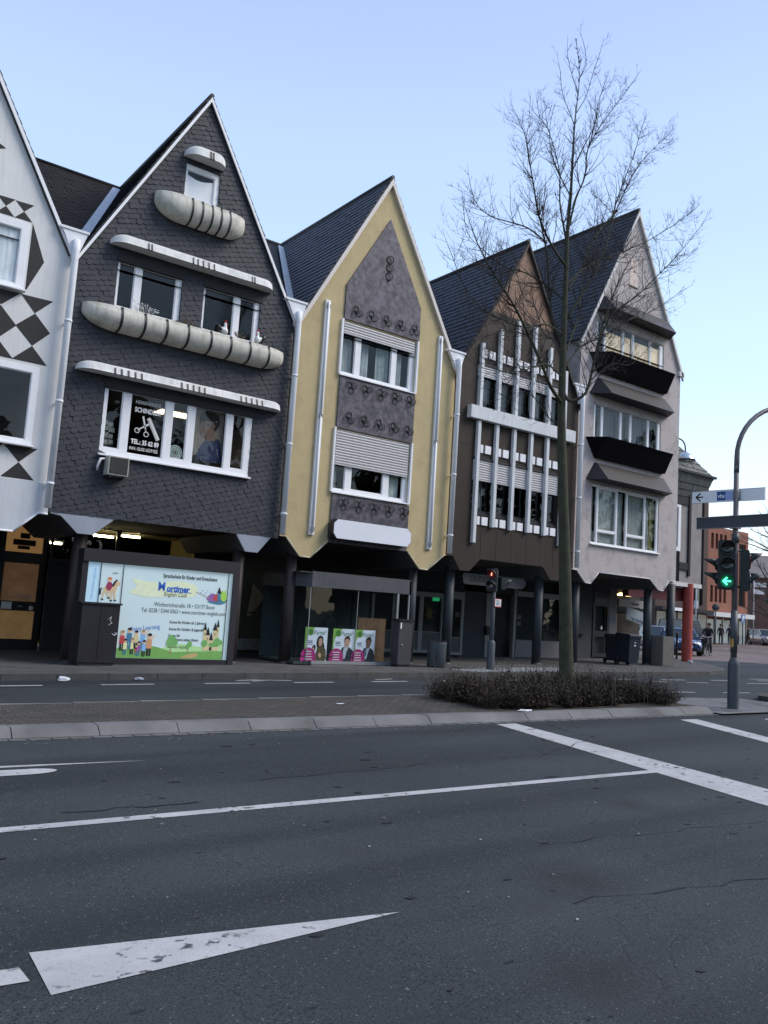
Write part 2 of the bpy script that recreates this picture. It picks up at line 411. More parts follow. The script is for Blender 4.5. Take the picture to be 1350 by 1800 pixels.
# palette
M_white = mat('white_paint', (.72,.72,.72), .5, .05, 3, dirt=(.38,.37,.34), dirt_amt=.35, streak=.12)
M_pipe = mat('white_pipe', (.74,.75,.77), .6, .04, 2, spec=.2, streak=.08, dirt=(.4,.39,.36), dirt_amt=.25)
M_frame = mat('white_window_frame', (.78,.78,.79), .5, .03, 4, dirt=(.5,.49,.46), dirt_amt=.2)
M_render = mat('white_render', (.66,.655,.64), .85, .05, 1.2, bump=.25, bscale=90, streak=.10, dirt=(.42,.41,.38), dirt_amt=.3, dirt_scale=.8)
M_black = mat('black_wall_paint', (.022,.021,.021), .7, .15, 5)
M_slate = mat('facade_slate', (.043,.046,.057), .6, .25, 5.5, bump=.35, bscale=45, fine=.3, spec=.3, dirt=(.085,.08,.078), dirt_amt=.35, dirt_scale=1.6, island=.3)
M_roof = mat('roof_slate', (.026,.028,.034), .5, .3, 5, bump=.3, bscale=40, fine=.3, spec=.3, dirt=(.05,.05,.05), dirt_amt=.4, dirt_scale=2, island=.4)
M_roofb = mat('weathered_roof_slate', (.032,.027,.026), .8, .3, 4, bump=.3, bscale=40, fine=.3, dirt=(.05,.046,.03), dirt_amt=.4, spec=.2, island=.4)
M_zinc = mat('zinc_flashing', (.34,.37,.42), .45, .1, 4, metal=.4)
M_conc = mat('grimy_cast_concrete', (.57,.545,.47), .8, .1, 5, bump=.25, bscale=70, fine=.12, streak=.3, dirt=(.16,.16,.09), dirt_amt=.7, dirt_scale=2.6)
M_canopy = mat('pale_canopy_concrete', (.70,.69,.66), .8, .08, 5, bump=.2, bscale=70, fine=.1, streak=.2, dirt=(.25,.25,.2), dirt_amt=.5, dirt_scale=2.6)
M_yellow = mat('ochre_render', (.57,.455,.25), .9, .06, 2.5, bump=.7, bscale=120, fine=.2, streak=.12, dirt=(.32,.27,.16), dirt_amt=.55, dirt_scale=1.5)
M_metal = mat('oxidised_metal_panel', (.11,.10,.118), .55, .6, 7, bump=.25, bscale=25, metal=.1, spec=.3, fine=.35, dirt=(.022,.022,.025), dirt_amt=.9, dirt_scale=3.2)
M_iron = mat('black_iron', (.02,.019,.019), .5, .2, 9)
M_shutter = mat('roller_shutter', (.47,.46,.46), .5, .05, 3, streak=.12)
M_brown = mat('brown_cladding', (.040,.029,.022), .6, .12, 1.1, streak=.22, spec=.22, dirt=(.05,.04,.034), dirt_amt=.4, dirt_scale=1.2)
M_rust = mat('rust_brown_gable_panel', (.20,.105,.06), .6, .16, 1.4, streak=.2)
M_beam = mat('white_enamel', (.62,.63,.64), .45, .04, 2, streak=.2, dirt=(.36,.35,.32), dirt_amt=.35)
M_grey = mat('grey_render', (.50,.445,.43), .9, .08, 1.5, bump=.9, bscale=55, fine=.3, streak=.13, dirt=(.17,.15,.14), dirt_amt=.8, dirt_scale=1.7)
M_dark = mat('dark_coated_metal', (.022,.020,.022), .5, .12, 3, streak=.2, spec=.25)
M_blackbox = mat('black_coated_trough', (.006,.005,.007), .6, .2, 3, spec=.08)
M_soffit = mat('dark_soffit', (.075,.078,.082), .75, .12, 2)
M_cap = mat('blue_grey_sheet_metal', (.31,.34,.385), .5, .06, 2, streak=.1)
M_colm = mat('brown_painted_column', (.040,.030,.031), .55, .2, 3, fine=.2)
M_colb = mat('slate_blue_painted_column', (.030,.037,.044), .55, .15, 3, fine=.15)
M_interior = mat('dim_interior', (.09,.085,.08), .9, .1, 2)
M_interior_w = mat('warm_interior_wall', (.46,.37,.19), .9, .1, 2)
M_curt = mat('curtain', (.34,.37,.35), .9, .25, 7, streak=.3)
M_curtw = mat('cream_curtain', (.62,.55,.42), .9, .15, 4, streak=.25)
M_door = mat('dark_door_frame', (.022,.023,.026), .4, .15, 3)
M_alu = mat('weathered_aluminium', (.24,.25,.25), .5, .08, 3)
M_panelg = mat('grey_shop_panel', (.085,.085,.09), .6, .08, 2)
M_plinth = mat('shop_wall_plaster', (.05,.054,.062), .85, .12, 2, bump=.2)
M_rub = mat('black_rubber', (.013,.013,.013), .8, .2, 10)
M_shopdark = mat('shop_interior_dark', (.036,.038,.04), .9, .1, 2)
M_letw = mat('white_lettering', (.75,.75,.74), .6, .03, 5)
M_letk = mat('black_lettering', (.012,.012,.014), .6, .05, 5)
GLASS = mat_glass()
GLASSD = mat_glass('shop_glass', (.86,.9,.9), 1.45)

# ------------------------------------------------------------------ house building blocks
def window(house, x0, x1, z0, z1, panes, y, fr=.06, fm=None, name='window', glass=GLASS, sill=True, sill_m=None, sill_out=.14, head=None, depth=.07):
    """panes: list of (x0,x1,z0,z1) glass lights; everything else of the opening is frame"""
    fm = fm or M_frame
    f = wall_mb([[(x0,z0),(x1,z0),(x1,z1),(x0,z1)]], panes, y, y+depth)
    for a, b, c, d in panes:               # sash rebate: a thinner inner lip
        t = .022
        for q in ((a, b, c, c+t), (a, b, d-t, d), (a, a+t, c+t, d-t), (b-t, b, c+t, d-t)): f.box(q[0], q[1], y+.02, y+.055, q[2], q[3])
    w_ = f.build(name, fm, house)
    for a, b, c, d in panes:
        MB().quad((a+.012,y+.04,c+.012),(b-.012,y+.04,c+.012),(b-.012,y+.04,d-.012),(a+.012,y+.04,d-.012)).build('pane', glass, w_)
    if sill:
        s = MB(); s.prism([(x0-.03, y-sill_out, z0-.05), (x0-.03, y-.0015, z0-.05), (x0-.03, y-.0015, z0+.012), (x0-.03, y-sill_out, z0-.018)], (x1-x0+.06, 0, 0))
        s.build('sill', sill_m or fm, w_)
    return w_
def curtain(parent, x0, x1, z0, z1, y, m=None, waves=7, amp=.03):
    b = MB(); n = max(6, int((x1-x0)*28)); vs = []
    for i in range(n+1):
        t = i/n; x = x0+(x1-x0)*t; yy = y+amp*math.sin(t*waves*2*math.pi+x0*5)*(.7+.3*math.sin(9*t))
        vs += [(x,yy,z0),(x+.01*math.sin(11*t),yy*.6+y*.4,z1)]
    b.add(vs, [(2*i,2*i+2,2*i+3,2*i+1) for i in range(n)], True); return b.build('curtain', m or M_curt, parent)
def shutter(parent, x0, x1, z0, z1, y, pitch=.075):
    b = MB(); z = z0; 
    while z < z1-.001:
        zt = min(z+pitch, z1); h = zt-z
        b.prism([(x0,y+.02,z),(x0,y-.004,z+h*.12),(x0,y-.012,z+h*.5),(x0,y-.004,z+h*.88),(x0,y+.02,zt)], (x1-x0,0,0)); z += pitch
    b.box(x0, x1, y-.016, y+.022, z0-.035, z0-.001); return b.build('roller_shutter', M_shutter, parent)
def gable_roof(house, xl, xr, ax, zl, zr, az, m, back=25.5, front=18.93, over=.0, main=True, tiles=True, mainm=None, zmain=14.0, mxr=None):
    """two slopes from the gable front back to the main ridge, plus this house's bay of the street-parallel main roof"""
    b = MB()
    for (ex, ez, sgn) in ((xl, zl, -1), (xr, zr, 1)):
        U = Vector((ax-ex, 0, az-ez)); ln = U.length; U.normalize(); N = Vector((-U.z, 0, U.x)) if sgn < 0 else Vector((U.z, 0, -U.x))
        if N.z < 0: N = -N
        O = Vector((ex, front, ez)); Yv = Vector((0,1,0)); D = back-front
        P = [O, O+U*ln, O+U*ln+Yv*D, O+Yv*D]
        b.prism(P, N*(-.10))
        if tiles:
            scales(b, O+N*.001, Yv, U, N, [[(0,0),(D,0),(D,ln),(0,ln)]], .30, .205, TILE, lip=.022, jit=.25, rnd=random.Random(int(ex*10)))
    b.tube([(ax,front-.01,az+.02),(ax,back,az+.02)], .06, 8)
    r = b.build('roof', m, house)
    if main:
        xr = mxr or xr; c = MB(); y0, y1, z0 = 19.15, 25.2, 9.2
        U = Vector((0, y1-y0, zmain-z0)); ln = U.length; U.normalize(); N = Vector((0,-U.z,U.y)); N = -N if N.z < 0 else N
        c.prism([(xl,y0,z0),(xr,y0,z0),(xr,y1,zmain),(xl,y1,zmain)], -N*.1)
        c.prism([(xl,y1,zmain),(xr,y1,zmain),(xr,y1+6,z0),(xl,y1+6,z0)], (0,0,-.1))
        scales(c, Vector((xl,y0,z0))+N*.001, (1,0,0), U, N, [[(0,0),(xr-xl,0),(xr-xl,ln),(0,ln)]], .30, .16, TILE, lip=.02, jit=.25, rnd=random.Random(5))
        c.tube([(xl,y1,zmain+.03),(xr,y1,zmain+.03)], .07, 8)
        c.build('main_roof', mainm or m, house)
    return r
def barge(house, ax, az, xl, zl, xr, zr, wd=.10, m=None, y0=18.90, y1=18.985, dark=True):
    for ex, ez in ((xl, zl), (xr, zr)):
        U = Vector((ax-ex,0,az-ez)).normalized(); dn = Vector((U.z,0,-U.x)); dn = dn if dn.z < 0 else -dn
        t0 = 0.02
        a = Vector((ex,y0,ez)); c = Vector((ax,y0,az))
        inner = ax-ex
        d_ = wd/abs(dn.z)
        P = [a, c, Vector((ax,y0,az-d_)), a+Vector((0,0,-d_))]
        MB().prism(P, (0,y1-y0,0)).build('barge_board', m or M_frame, house)
def valley(house, xe, ze, slope):
    """metal strip where this gable's left slope meets the main roof"""
    P = []
    for z in (9.62, 13.75):
        P.append(Vector((xe+(z-ze)/slope+.02, 19.15+(z-9.2)/.793-.05, z+.06)))
    MB().prism([P[0], P[1], P[1]+Vector((-.22,0,0)), P[0]+Vector((-.22,0,0))], Vector((0,-.02,.025))).build('valley_flashing', M_zinc, house)
def downpipe(house, x, z0, z1, xl, xr, zt, zb, capz=None, swan=True):
    b = MB(); y = 18.80; x *= .991; xl *= .994; xr *= .994
    b.tube([(x,y,z0),(x,y,z1-.25),(x+.0,y,z1)], .075, 14)
    for zz in (z0+.5, z0+2.3, z0+4.1): b.tube([(x,y,zz),(x,y,zz+.05)], .085, 14); b.box(x-.015, x+.015, y+.05, 18.985, zz, zz+.04)
    p = b.build('downpipe', M_pipe, house)
    h = MB(); h.fac([(xl,zt),(xl+.1,zt-.13),(x-.06,zb),(x+.06,zb),(xr-.05,zt-.16),(xr,zt)], 18.845, 18.96)
    h.box(xl-.02, xr+.02, 18.82, 19.2, zt-.02, zt+.035)
    h.build('rain_hopper', M_pipe, p)
def cap(house, pts, m, y0=18.99, depth=.9, side=None, name='column_cap', trim=None):
    """folded cap over a column: front face plus a dark beam running back under the floor"""
    c = MB().fac(pts, y0, y0+.05).build(name, m, house)
    MB().fac([(x, z+.02 if z < 3.3 else z) for x, z in pts], y0+.052, 22.5).build('beam', side or M_soffit, c)
    if trim:
        t = MB()
        for a, b in zip(pts[:-1], pts[1:]):
            U = Vector((b[0]-a[0],0,b[1]-a[1])); 
            t.tube([(a[0],y0-.012,a[1]),(b[0],y0-.012,b[1])], .018, 6)
        t.build('edge_trim', trim, c)
def column(house, x, m, y=19.5, r=.15, top=3.0):
    b = MB(); z = .12+G(x)
    b.tube([(x,y,z-.1),(x,y,top+.42)], r, 20); b.tube([(x,y,z-.1),(x,y,z+.06)], r+.015, 20)
    return b.build('column', m, house)
def shell(house, xl, xr, zl, zr, ax, az, mside, floors=(6.35, 9.3), y1=31, z0=3.47):
    """party walls, back wall, floors and soffit so that windows open on real dark rooms"""
    b = MB()
    b.box(xl+.01, xl+.12, 19.13, y1, z0, zl-.05); b.box(xr-.12, xr-.01, 19.13, y1, z0, zr-.05)
    b.build('party_wall', mside, house)
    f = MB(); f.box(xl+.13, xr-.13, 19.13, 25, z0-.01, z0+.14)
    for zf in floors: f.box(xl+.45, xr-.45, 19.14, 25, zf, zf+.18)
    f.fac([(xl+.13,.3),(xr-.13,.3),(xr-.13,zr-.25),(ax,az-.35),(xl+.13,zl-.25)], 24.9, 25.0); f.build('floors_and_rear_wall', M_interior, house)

# ------------------------------------------------------------------ house 1: white with black harlequin painting (only its right part is in the picture)
h1 = thing('checkered_house', 'white rendered gabled house painted with black diamonds and triangles, at the left edge', 'house', (2.2, 19, G(2.2)+.12), 0, 'gabled houses along the street')
holes = [(2.55,4.06,8.02,9.52), (.34,1.85,8.02,9.52), (2.25,4.58,4.72,6.42), (-.18,2.0,4.72,6.42)]
holes1 = [(a-.0,b,c,d) for a,b,c,d in holes]
wall_mb([[(-.62,3.95),(5.03,3.95),(5.03,9.1),(-.62,9.1)], [(-.62,9.1),(5.03,9.1),(2.2,14.1)]], holes1, 19.0, 19.13).build('wall', M_render, h1)
cp = [(5.06,3.42),(4.86,3.42),(4.40,2.86),(3.95,2.86)]
MB().fac([(-.62,3.94),(5.06,3.94),(5.06,3.30),(4.86,3.30),(4.40,2.86),(3.6,2.86),(3.1,3.30),(1.3,3.30),(.8,2.86),(.0,2.86),(-.4,3.30),(-.62,3.30)], 18.95, 19.0).build('fascia_band', mat('pale_grey_fascia', (.56,.58,.6), .6, .04, 2, streak=.1), h1)
for a, b in ((3.6,4.40), (.0,.8)):
    MB().fac([(a-.45,3.28),(a,2.88),(b,2.88),(b+.45,3.28)], 19.005, 22.5).build('beam', M_soffit, h1)
tr = MB()
for (a, c), (b, d) in zip([(5.06,3.30),(4.86,3.30),(4.40,2.86)], [(4.86,3.30),(4.40,2.86),(3.6,2.86)]): tr.tube([(a,18.945,c),(b,18.945,d)], .022, 6)
tr.build('edge_trim', M_frame, h1)
pt = MB(); yp = 18.996
def tri(*p): pt.fac([p_ for p_ in p], yp-.0, 18.9995)
for k in range(0, 7):       # the painted pattern repeats every 0.70 m towards the left
    o = -.70*k
    if -.6 < 3.62+o:
        tri((4.03+o,7.94),(4.70+o,7.95),(4.35+o,7.59)) if k == 0 else tri((4.03+o,7.94),(4.71+o,7.94),(4.36+o,7.6))
        tri((4.36+o,7.59),(4.71+o,7.23),(4.37+o,6.87),(3.99+o,7.24))
        tri((4.37+o,6.87),(4.72+o,6.5),(3.99+o,6.5))
        tri((4.04+o,4.66),(4.72+o,4.67),(4.37+o,4.33)); tri((4.37+o,4.33),(4.72+o,3.98),(4.04+o,3.98))
tri((4.10,9.55),(4.42,8.76),(4.10,8.0)); tri((.30,9.55),(-.02,8.76),(.30,8.0))
for s_ in range(6):
    o = -.37*s_
    tri((3.70+o,9.94),(4.09+o if s_ == 0 else 4.07+o,9.95),(3.90+o,9.75)) if s_ < 5 else None
    tri((3.90+o,9.75),(4.09+o,9.56),(3.72+o,9.56)) if s_ < 5 else None
tri((2.85,11.25),(3.40,11.0),(2.85,10.75)); tri((1.55,11.25),(1.0,11.0),(1.55,10.75)); tri((2.2,12.2),(2.55,11.6),(2.2,11.1),(1.85,11.6))
pt.build('painted_harlequin_pattern', M_black, h1)
for a, b, c, d in holes1[:2]:
    w_ = window(h1, a, b, c, d, [(a+.1,b-.17,c+.1,d-.17)], 18.98, depth=.1); curtain(w_, a+.12, b-.18, c+.1, d-.18, 19.06, mat('sheer_net', (.8,.82,.84), .9, .1, 5, streak=.2), 9, .015)
for a, b, c, d in holes1[2:]:
    n = (a+b)/2
    window(h1, a, b, c, d, [(a+.1,a+.72,c+.1,d-.13),(a+.86,b-.14,c+.1,d-.13)], 18.98, depth=.1)
gable_roof(h1, -.66, 5.0, 2.2, 9.05, 9.1, 14.2, M_roof, mainm=M_roofb)
barge(h1, 2.2, 14.16, -.64, 9.05, 5.02, 9.05, .07, M_frame)
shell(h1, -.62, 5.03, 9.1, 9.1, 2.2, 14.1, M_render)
downpipe(h1, 5.05, 3.42, 9.40, 4.68, 5.28, 9.63, 9.05)
for x in (4.05, .4): column(h1, x, M_colm)

# ------------------------------------------------------------------ house 2: fish-scale slate with cast bolsters
h2 = thing('slate_house', 'gabled house hung with dark fish-scale slates, with pale rounded troughs and canopies', 'house', (7.86, 19, G(7.86)+.12), 0, 'gabled houses along the street')
H2 = [(7.42,8.32,11.36,12.23), (6.02,7.60,8.2,9.40), (8.16,9.72,8.2,9.40), (6.02,9.76,4.80,6.36)]
P2 = [[(5.10,3.37),(10.72,3.37),(10.72,9.1),(5.10,9.1)], [(5.10,9.1),(10.72,9.1),(7.88,14.0)]]
wb = wall_mb(P2, H2, 19.0, 19.13)
scales(wb, (0,18.999,0), (1,0,0), (0,0,1), (0,-1,0), [[(5.08,3.36),(10.74,3.36),(10.74,9.1),(7.90,14.0),(7.86,14.0),(5.08,9.1)]], .155, .125, SCALE, H2, tilt=R(16), lip=.017, jit=.5, rnd=random.Random(11))
wb.build('slate_wall', M_slate, h2)
def bolster(house, x0, x1, z0, z1, out, bands, nm='trough', top_flat=True, bandw=.05):
    """cast trough or canopy: rounded section and rounded ends"""
    f_ = (FY-out)/FY; x1 *= (1+f_)/2; x0 *= .994; z0 = 1.65+(z0-1.65)*(1+f_)/2; z1 = 1.65+(z1-1.65)*(1+f_)/2; bands = [x_*(1+f_)/2 for x_ in bands]
    prof = []
    h = z1-z0
    if nm == 'trough':
        for k in range(12):
            a = -math.pi/2+math.pi*.72*k/11; prof.append((-out*(.12+.88*max(0,math.cos(a))**.8), z0+h*.56+h*.56*math.sin(a)))
        y_ = prof[-1][0]; prof = [(0., z0+.03)]+prof+[(y_-.004, z1-.012), (y_+.02, z1), (y_+.06, z1), (y_+.08, z1-.05), (0., z1-.06)]
    else:
        prof = [(0., z0), (-out+.05, z0-.005), (-out, z0), (-out+.012, z0+.02), (-out+.045, z1-.06), (-out+.06, z1-.02), (-out+.10, z1), (0., z1)]
    n = 40; vs = []; fs = []; er = (.8 if x1-x0 > 3 else .6) if nm == 'trough' else .34; m = len(prof); cz = (z0+z1)/2
    def st(x, grow=0.):
        d = min(x-x0, x1-x); t = 1-max(0, 1-d/er)**2; t = math.sqrt(max(0, t)); t = max(t, .04)
        kz = .35+.65*t if nm == 'trough' else .35+.65*t
        zb = z1 if nm == 'trough' else z0
        return [(x, 18.985+(y-grow*(1 if y < -.01 else 0))*(t if y < 0 else 1), zb+(z-zb)*kz*(1+grow*(1.6 if nm == 'trough' else 2.))) for y, z in prof]
    xs = sorted({x0+er*(1-math.cos(math.pi/2*i/9)) for i in range(10)} | {x1-er*(1-math.cos(math.pi/2*i/9)) for i in range(10)} | {x0+er+(x1-x0-2*er)*i/12 for i in range(13)})
    for x in xs: vs += st(x)
    for i in range(len(xs)-1):
        for k in range(m-1): fs.append((i*m+k, (i+1)*m+k, (i+1)*m+k+1, i*m+k+1))
    b = MB(); b.add(vs, fs, nm == 'trough'); b.add(vs[:m], [tuple(range(m))]); b.add(vs[-m:], [tuple(range(m))])
    o = b.build('window_trough' if nm == 'trough' else 'canopy', M_conc if nm == 'trough' else M_canopy, house)
    for x in bands:
        s = MB(); A, B_ = st(x-bandw/2, .009), st(x+bandw/2, .009); A, B_ = A[:m-3], B_[:m-3]
        q_ = len(A); s.add(A+B_, [(k, k+1, q_+k+1, q_+k) for k in range(q_-1)]); s.build('strap', M_iron, o)
    return o
bolster(h2, 6.74, 9.16, 10.72, 11.33, .42, [7.60,7.86,8.12,8.36,8.60])
bolster(h2, 5.34, 10.58, 7.66, 8.19, .42, [6.17,6.72,7.25,7.79,8.38,8.91,9.44,9.98], bandw=.06)
bolster(h2, 7.37, 8.47, 12.45, 12.71, .36, [7.95,8.02], 'canopy')
bolster(h2, 5.81, 10.07, 9.70, 9.92, .36, [6.63,6.71,7.75,7.87,8.01,8.16,8.30,9.35,9.42], 'canopy', bandw=.04)
bolster(h2, 5.34, 10.57, 6.62, 6.82, .36, [6.15,6.30,6.46,6.62,6.77,7.75,7.90,8.05,8.20,8.34,9.32,9.46,9.61,9.76,9.91], 'canopy', bandw=.045)
w_ = window(h2, 7.42,8.32,11.36,12.23, [(7.47,8.20,11.40,12.10)], 19.03, sill=False)
b = MB(); n = 14; vs = []
for i in range(n+1): x = 7.48+.71*i/n; vs += [(x,19.074,11.41),(x,19.074,12.02-.09*math.sin(math.pi*min(1,i/n*1.1))*.8-.03)]
b.add(vs, [(2*i,2*i+2,2*i+3,2*i+1) for i in range(n)]); b.build('half_curtain', mat('white_half_curtain', (.93,.90,.92), .9, .05, 3), w_)
for a, b_, mm in ((6.02,7.60,6.53), (8.16,9.72,9.09)):
    w_ = window(h2, a, b_, 8.2, 9.40, [(a+.05,mm-.08,8.25,9.3),(mm+.08,b_-.13,8.25,9.3)], 19.04, sill=False)
    MB().box(a-.02, b_+.02, 18.97, 19.10, 9.30, 9.47).build('shutter_box', M_dark, w_)
w_ = window(h2, 6.02,9.76,4.80,6.36, [(6.09,6.46,4.95,6.31),(6.64,7.49,4.90,6.31),(7.67,8.05,4.95,6.31),(8.23,9.07,4.90,6.31),(9.24,9.59,4.95,6.31)], 19.0, sill_out=.12)
MB().box(6.0, 9.80, 18.955, 19.12, 6.30, 6.46).build('shutter_box', M_dark, w_)
SAL = w_
M_letg = mat('pale_window_lettering', (.62,.63,.6), .6, .03, 5)
yl = 19.03
lettering(SAL, 'HERRENFRISÖR', .115, (7.07,yl,6.13), (1,0,0), (0,0,1), M_letg, sx=.78)
lettering(SAL, 'SCHINDLER', .155, (7.07,yl,5.95), (1,0,0), (0,0,1), M_letw, bold=.005, sx=.76)
lettering(SAL, 'TEL.: 35 62 89', .15, (7.07,yl,5.20), (1,0,0), (0,0,1), M_letw, bold=.005, sx=.76)
lettering(SAL, 'INH.: ELKE GÜTTES', .10, (7.05,yl,5.04), (1,0,0), (0,0,1), M_letg, bold=.002, sx=.8)
e = MB()   # scissors and comb emblem on the glass
def bar(mb, a, b, w0, w1, y=yl, th=.004):
    a, b = Vector((a[0],y,a[1])), Vector((b[0],y,b[1])); d = (b-a).normalized(); n_ = Vector((-d.z,0,d.x))
    mb.prism([a+n_*w0/2, b+n_*w1/2, b-n_*w1/2, a-n_*w0/2], (0,-th,0))
bar(e, (6.97,5.82), (7.06,5.50), .045, .03); bar(e, (6.86,5.48), (7.12,5.66), .02, .05)
e.torus((6.855,yl,5.47), (0,1,0), .055, .012, 16, 4); e.torus((7.075,yl,5.41), (0,1,0), .055, .012, 16, 4); bar(e, (7.05,5.53),(7.07,5.46),.025,.02)
bar(e, (7.10,5.80), (7.37,5.32), .095, .095)
e.build('scissors_and_comb_emblem', M_letg, SAL)
tk = MB()
for k in range(17):
    t = k/16; c = Vector((7.10+.27*t,0,5.80-.48*t)); bar(tk, (c.x-.055,c.z-.03), (c.x-.008,c.z-.004), .008, .008, yl-.006, .003)
tk.build('comb_teeth', M_letk, SAL)
d = MB(); cx, cz = 7.83, 5.11       # round filigree ornament hanging in the glass
for r_ in (.17,.125,.08,.04): d.torus((cx,yl+.02,cz), (0,1,0), r_, .011, 22, 4)
for k in range(14):
    a = 2*math.pi*k/14; d.torus((cx+.148*math.cos(a),yl+.02,cz+.148*math.sin(a)), (0,1,0), .02, .007, 8, 4); d.torus((cx+.1*math.cos(a),yl+.02,cz+.1*math.sin(a)), (0,1,0), .018, .007, 8, 4)
do = d.build('filigree_disc', mat('pale_green_ornament', (.5,.58,.54), .6, .1, 8)); tag(do, 'round pale filigree ornament hanging in the salon window', 'window ornament')
# salon interior light panel and advertising picture
lp = thing('ceiling_light', 'lit louvred ceiling light inside the hair salon', 'ceiling light', (7.9,20.2,6.28))
q = MB(); q.box(7.65,8.75,19.75,20.35,6.26,6.30); q.build('housing', M_frame, lp)
M_lamp = mat('warm_lamp', (.9,.8,.6), .5, .02, 2, emit=(1.0,.80,.50), estr=3.5)
for k in range(4): MB().box(7.7+.26*k, 7.92+.26*k, 19.8, 20.3, 6.245, 6.259).build('diffuser', M_lamp, lp)
PIC0 = len(bpy.data.objects)
ad = thing('advertising_picture', 'picture of a dark-haired man in a navy jumper in the salon window', 'picture', (8.65,19.12,4.95))
a0 = MB(); a0.box(8.25,9.06,19.13,19.14,5.14,6.30); a0.build('backing', mat('picture_beige', (.20,.165,.13), .7, .12, 3), ad)
def blob(mb, pts, y, th=.003, n=6):   # smooth closed curve through pts
    P = []
    m = len(pts)
    for i in range(m):
        p0, p1, p2, p3 = [Vector(pts[(i+k-1) % m]).to_2d() for k in range(4)]
        for j in range(n):
            t = j/n; q = .5*((2*p1)+(p2-p0)*t+(2*p0-5*p1+4*p2-p3)*t*t+(3*p1-p0-3*p2+p3)*t**3); P.append((q.x,y,q.y))
    return mb.prism(P, (0,th,0))
q = MB(); blob(q, [(8.42,5.06),(8.46,5.32),(8.56,5.50),(8.72,5.62),(8.88,5.64),(9.0,5.55),(9.04,5.3),(9.05,5.06)], 19.124); q.build('jumper', mat('picture_navy', (.022,.03,.075), .8, .15, 5), ad)
q = MB(); blob(q, [(8.62,5.55),(8.60,5.66),(8.50,5.64),(8.45,5.74),(8.43,5.9),(8.46,6.05),(8.6,6.12),(8.78,6.1),(8.84,5.95),(8.82,5.78),(8.86,5.6),(8.76,5.56)], 19.119); q.build('face', mat('picture_skin', (.19,.12,.09), .8, .15, 4), ad)
q = MB(); blob(q, [(8.44,5.98),(8.42,6.14),(8.52,6.26),(8.72,6.29),(8.90,6.2),(8.94,6.02),(8.88,5.86),(8.82,5.82),(8.83,5.95),(8.76,6.04),(8.6,6.04)], 19.114); q.build('hair', mat('picture_hair', (.02,.014,.011), .8, .2, 9), ad)
q = MB()
for a_, b2 in (((8.47,5.95),(8.55,5.945)),((8.62,5.945),(8.71,5.955))): bar(q, a_, b2, .022, .016, 19.117, .003)
for a_, b2 in (((8.48,5.91),(8.54,5.91)),((8.63,5.91),(8.69,5.91))): bar(q, a_, b2, .016, .012, 19.117, .003)
bar(q, (8.535,5.89),(8.525,5.80),.02,.03,19.117,.003); bar(q, (8.50,5.735),(8.60,5.735),.014,.01,19.117,.003); q.torus((8.835,19.118,5.88),(0,1,0),.028,.01,10,4)
q.build('facial_features', mat('picture_shadow', (.07,.045,.034), .8), ad)
# interior things in the salon's left light: small framed cards
cd = MB()
for (x,z,s_) in ((6.14,5.55,.06),(6.27,5.52,.06),(6.16,5.42,.06),(6.3,5.4,.07),(6.15,5.27,.08),(6.28,5.25,.06),(6.16,5.1,.07),(6.3,5.12,.06)): cd.box(x-s_,x+s_,19.12,19.13,z-s_*.9,z+s_*.7)
tag(cd.build('card_rack', mat('grey_cards', (.2,.21,.19), .7, .5, 25)), 'small rack of pale cards in the leftmost light of the salon window', 'card rack')
# roosters and plants on the trough
def rooster(x, z, flip, label):
    t = thing('rooster_figurine', label, 'figurine', (x,18.82,z), 0, 'rooster figurines on the trough'); f = -1 if flip else 1
    b = MB(); b.lathe((x-.0,18.82,z), [(.0,.0),(.05,.02),(.075,.07),(.08,.1),(.06,.15),(.04,.2),(.035,.24),(.04,.27),(.03,.3),(.0,.315)], 12)
    b.tube([(x+.01*f,18.82,z+.09),(x-.08*f,18.82,z+.13),(x-.13*f,18.82,z+.17)], [.07,.06,.02], 8)
    b.build('body', mat('white_ceramic', (.7,.7,.68), .3), t)
    MB().tube([(x-.1*f,18.82,z+.1),(x-.17*f,18.82,z+.17),(x-.2*f,18.82,z+.22),(x-.25*f,18.82,z+.18)], [.05,.05,.04,.01], 8).build('tail', mat('black_ceramic', (.02,.02,.022), .3), t)
    c = MB(); c.tube([(x-.02*f,18.82,z+.29),(x,18.82,z+.35),(x+.04*f,18.82,z+.33)], [.015,.03,.012], 6); c.tube([(x+.04*f,18.82,z+.24),(x+.045*f,18.82,z+.19)], [.018,.008], 6); c.tube([(x+.03*f,18.82,z+.27),(x+.08*f,18.82,z+.26)], [.012,.002], 6)
    c.build('comb_and_wattle', mat('red_ceramic', (.5,.02,.02), .3), t)
rooster(8.72, 8.17, False, 'white rooster figurine with black tail and red comb, in the middle of the trough')
rooster(9.62, 8.17, True, 'white and black rooster figurine at the right end of the trough')
def sprig(x, z, n, h, spread, m, label, nm='potted_plant', y=18.8):
    rg = random.Random(int(x*100)); b = MB()
    for i in range(n):
        a = rg.uniform(-1,1); c = rg.uniform(-1,1); p = Vector((x+a*spread*.4, y+c*.06, z)); q = p+Vector((a*spread*.6, c*.06, h*rg.uniform(.4,1)))
        b.tube([p,(p+q)/2+Vector((0,0,.02)),q], .004, 4)
        for k in range(5):
            t = rg.uniform(.3,1); o = p.lerp(q,t); r_ = rg.uniform(.015,.035); d1 = Vector((rg.uniform(-1,1),rg.uniform(-1,1),rg.uniform(-.5,1))).normalized()*r_; d2 = d1.orthogonal().normalized()*r_*.6
            b.add([o-d1,o+d2,o+d1,o-d2], [(0,1,2,3)])
    tag(b.build(nm, m), label, 'plant')
M_leafy = mat('dry_plant', (.13,.085,.04), .8, .4, 20); M_leafw = mat('pale_blossom', (.5,.52,.5), .8, .2, 30)
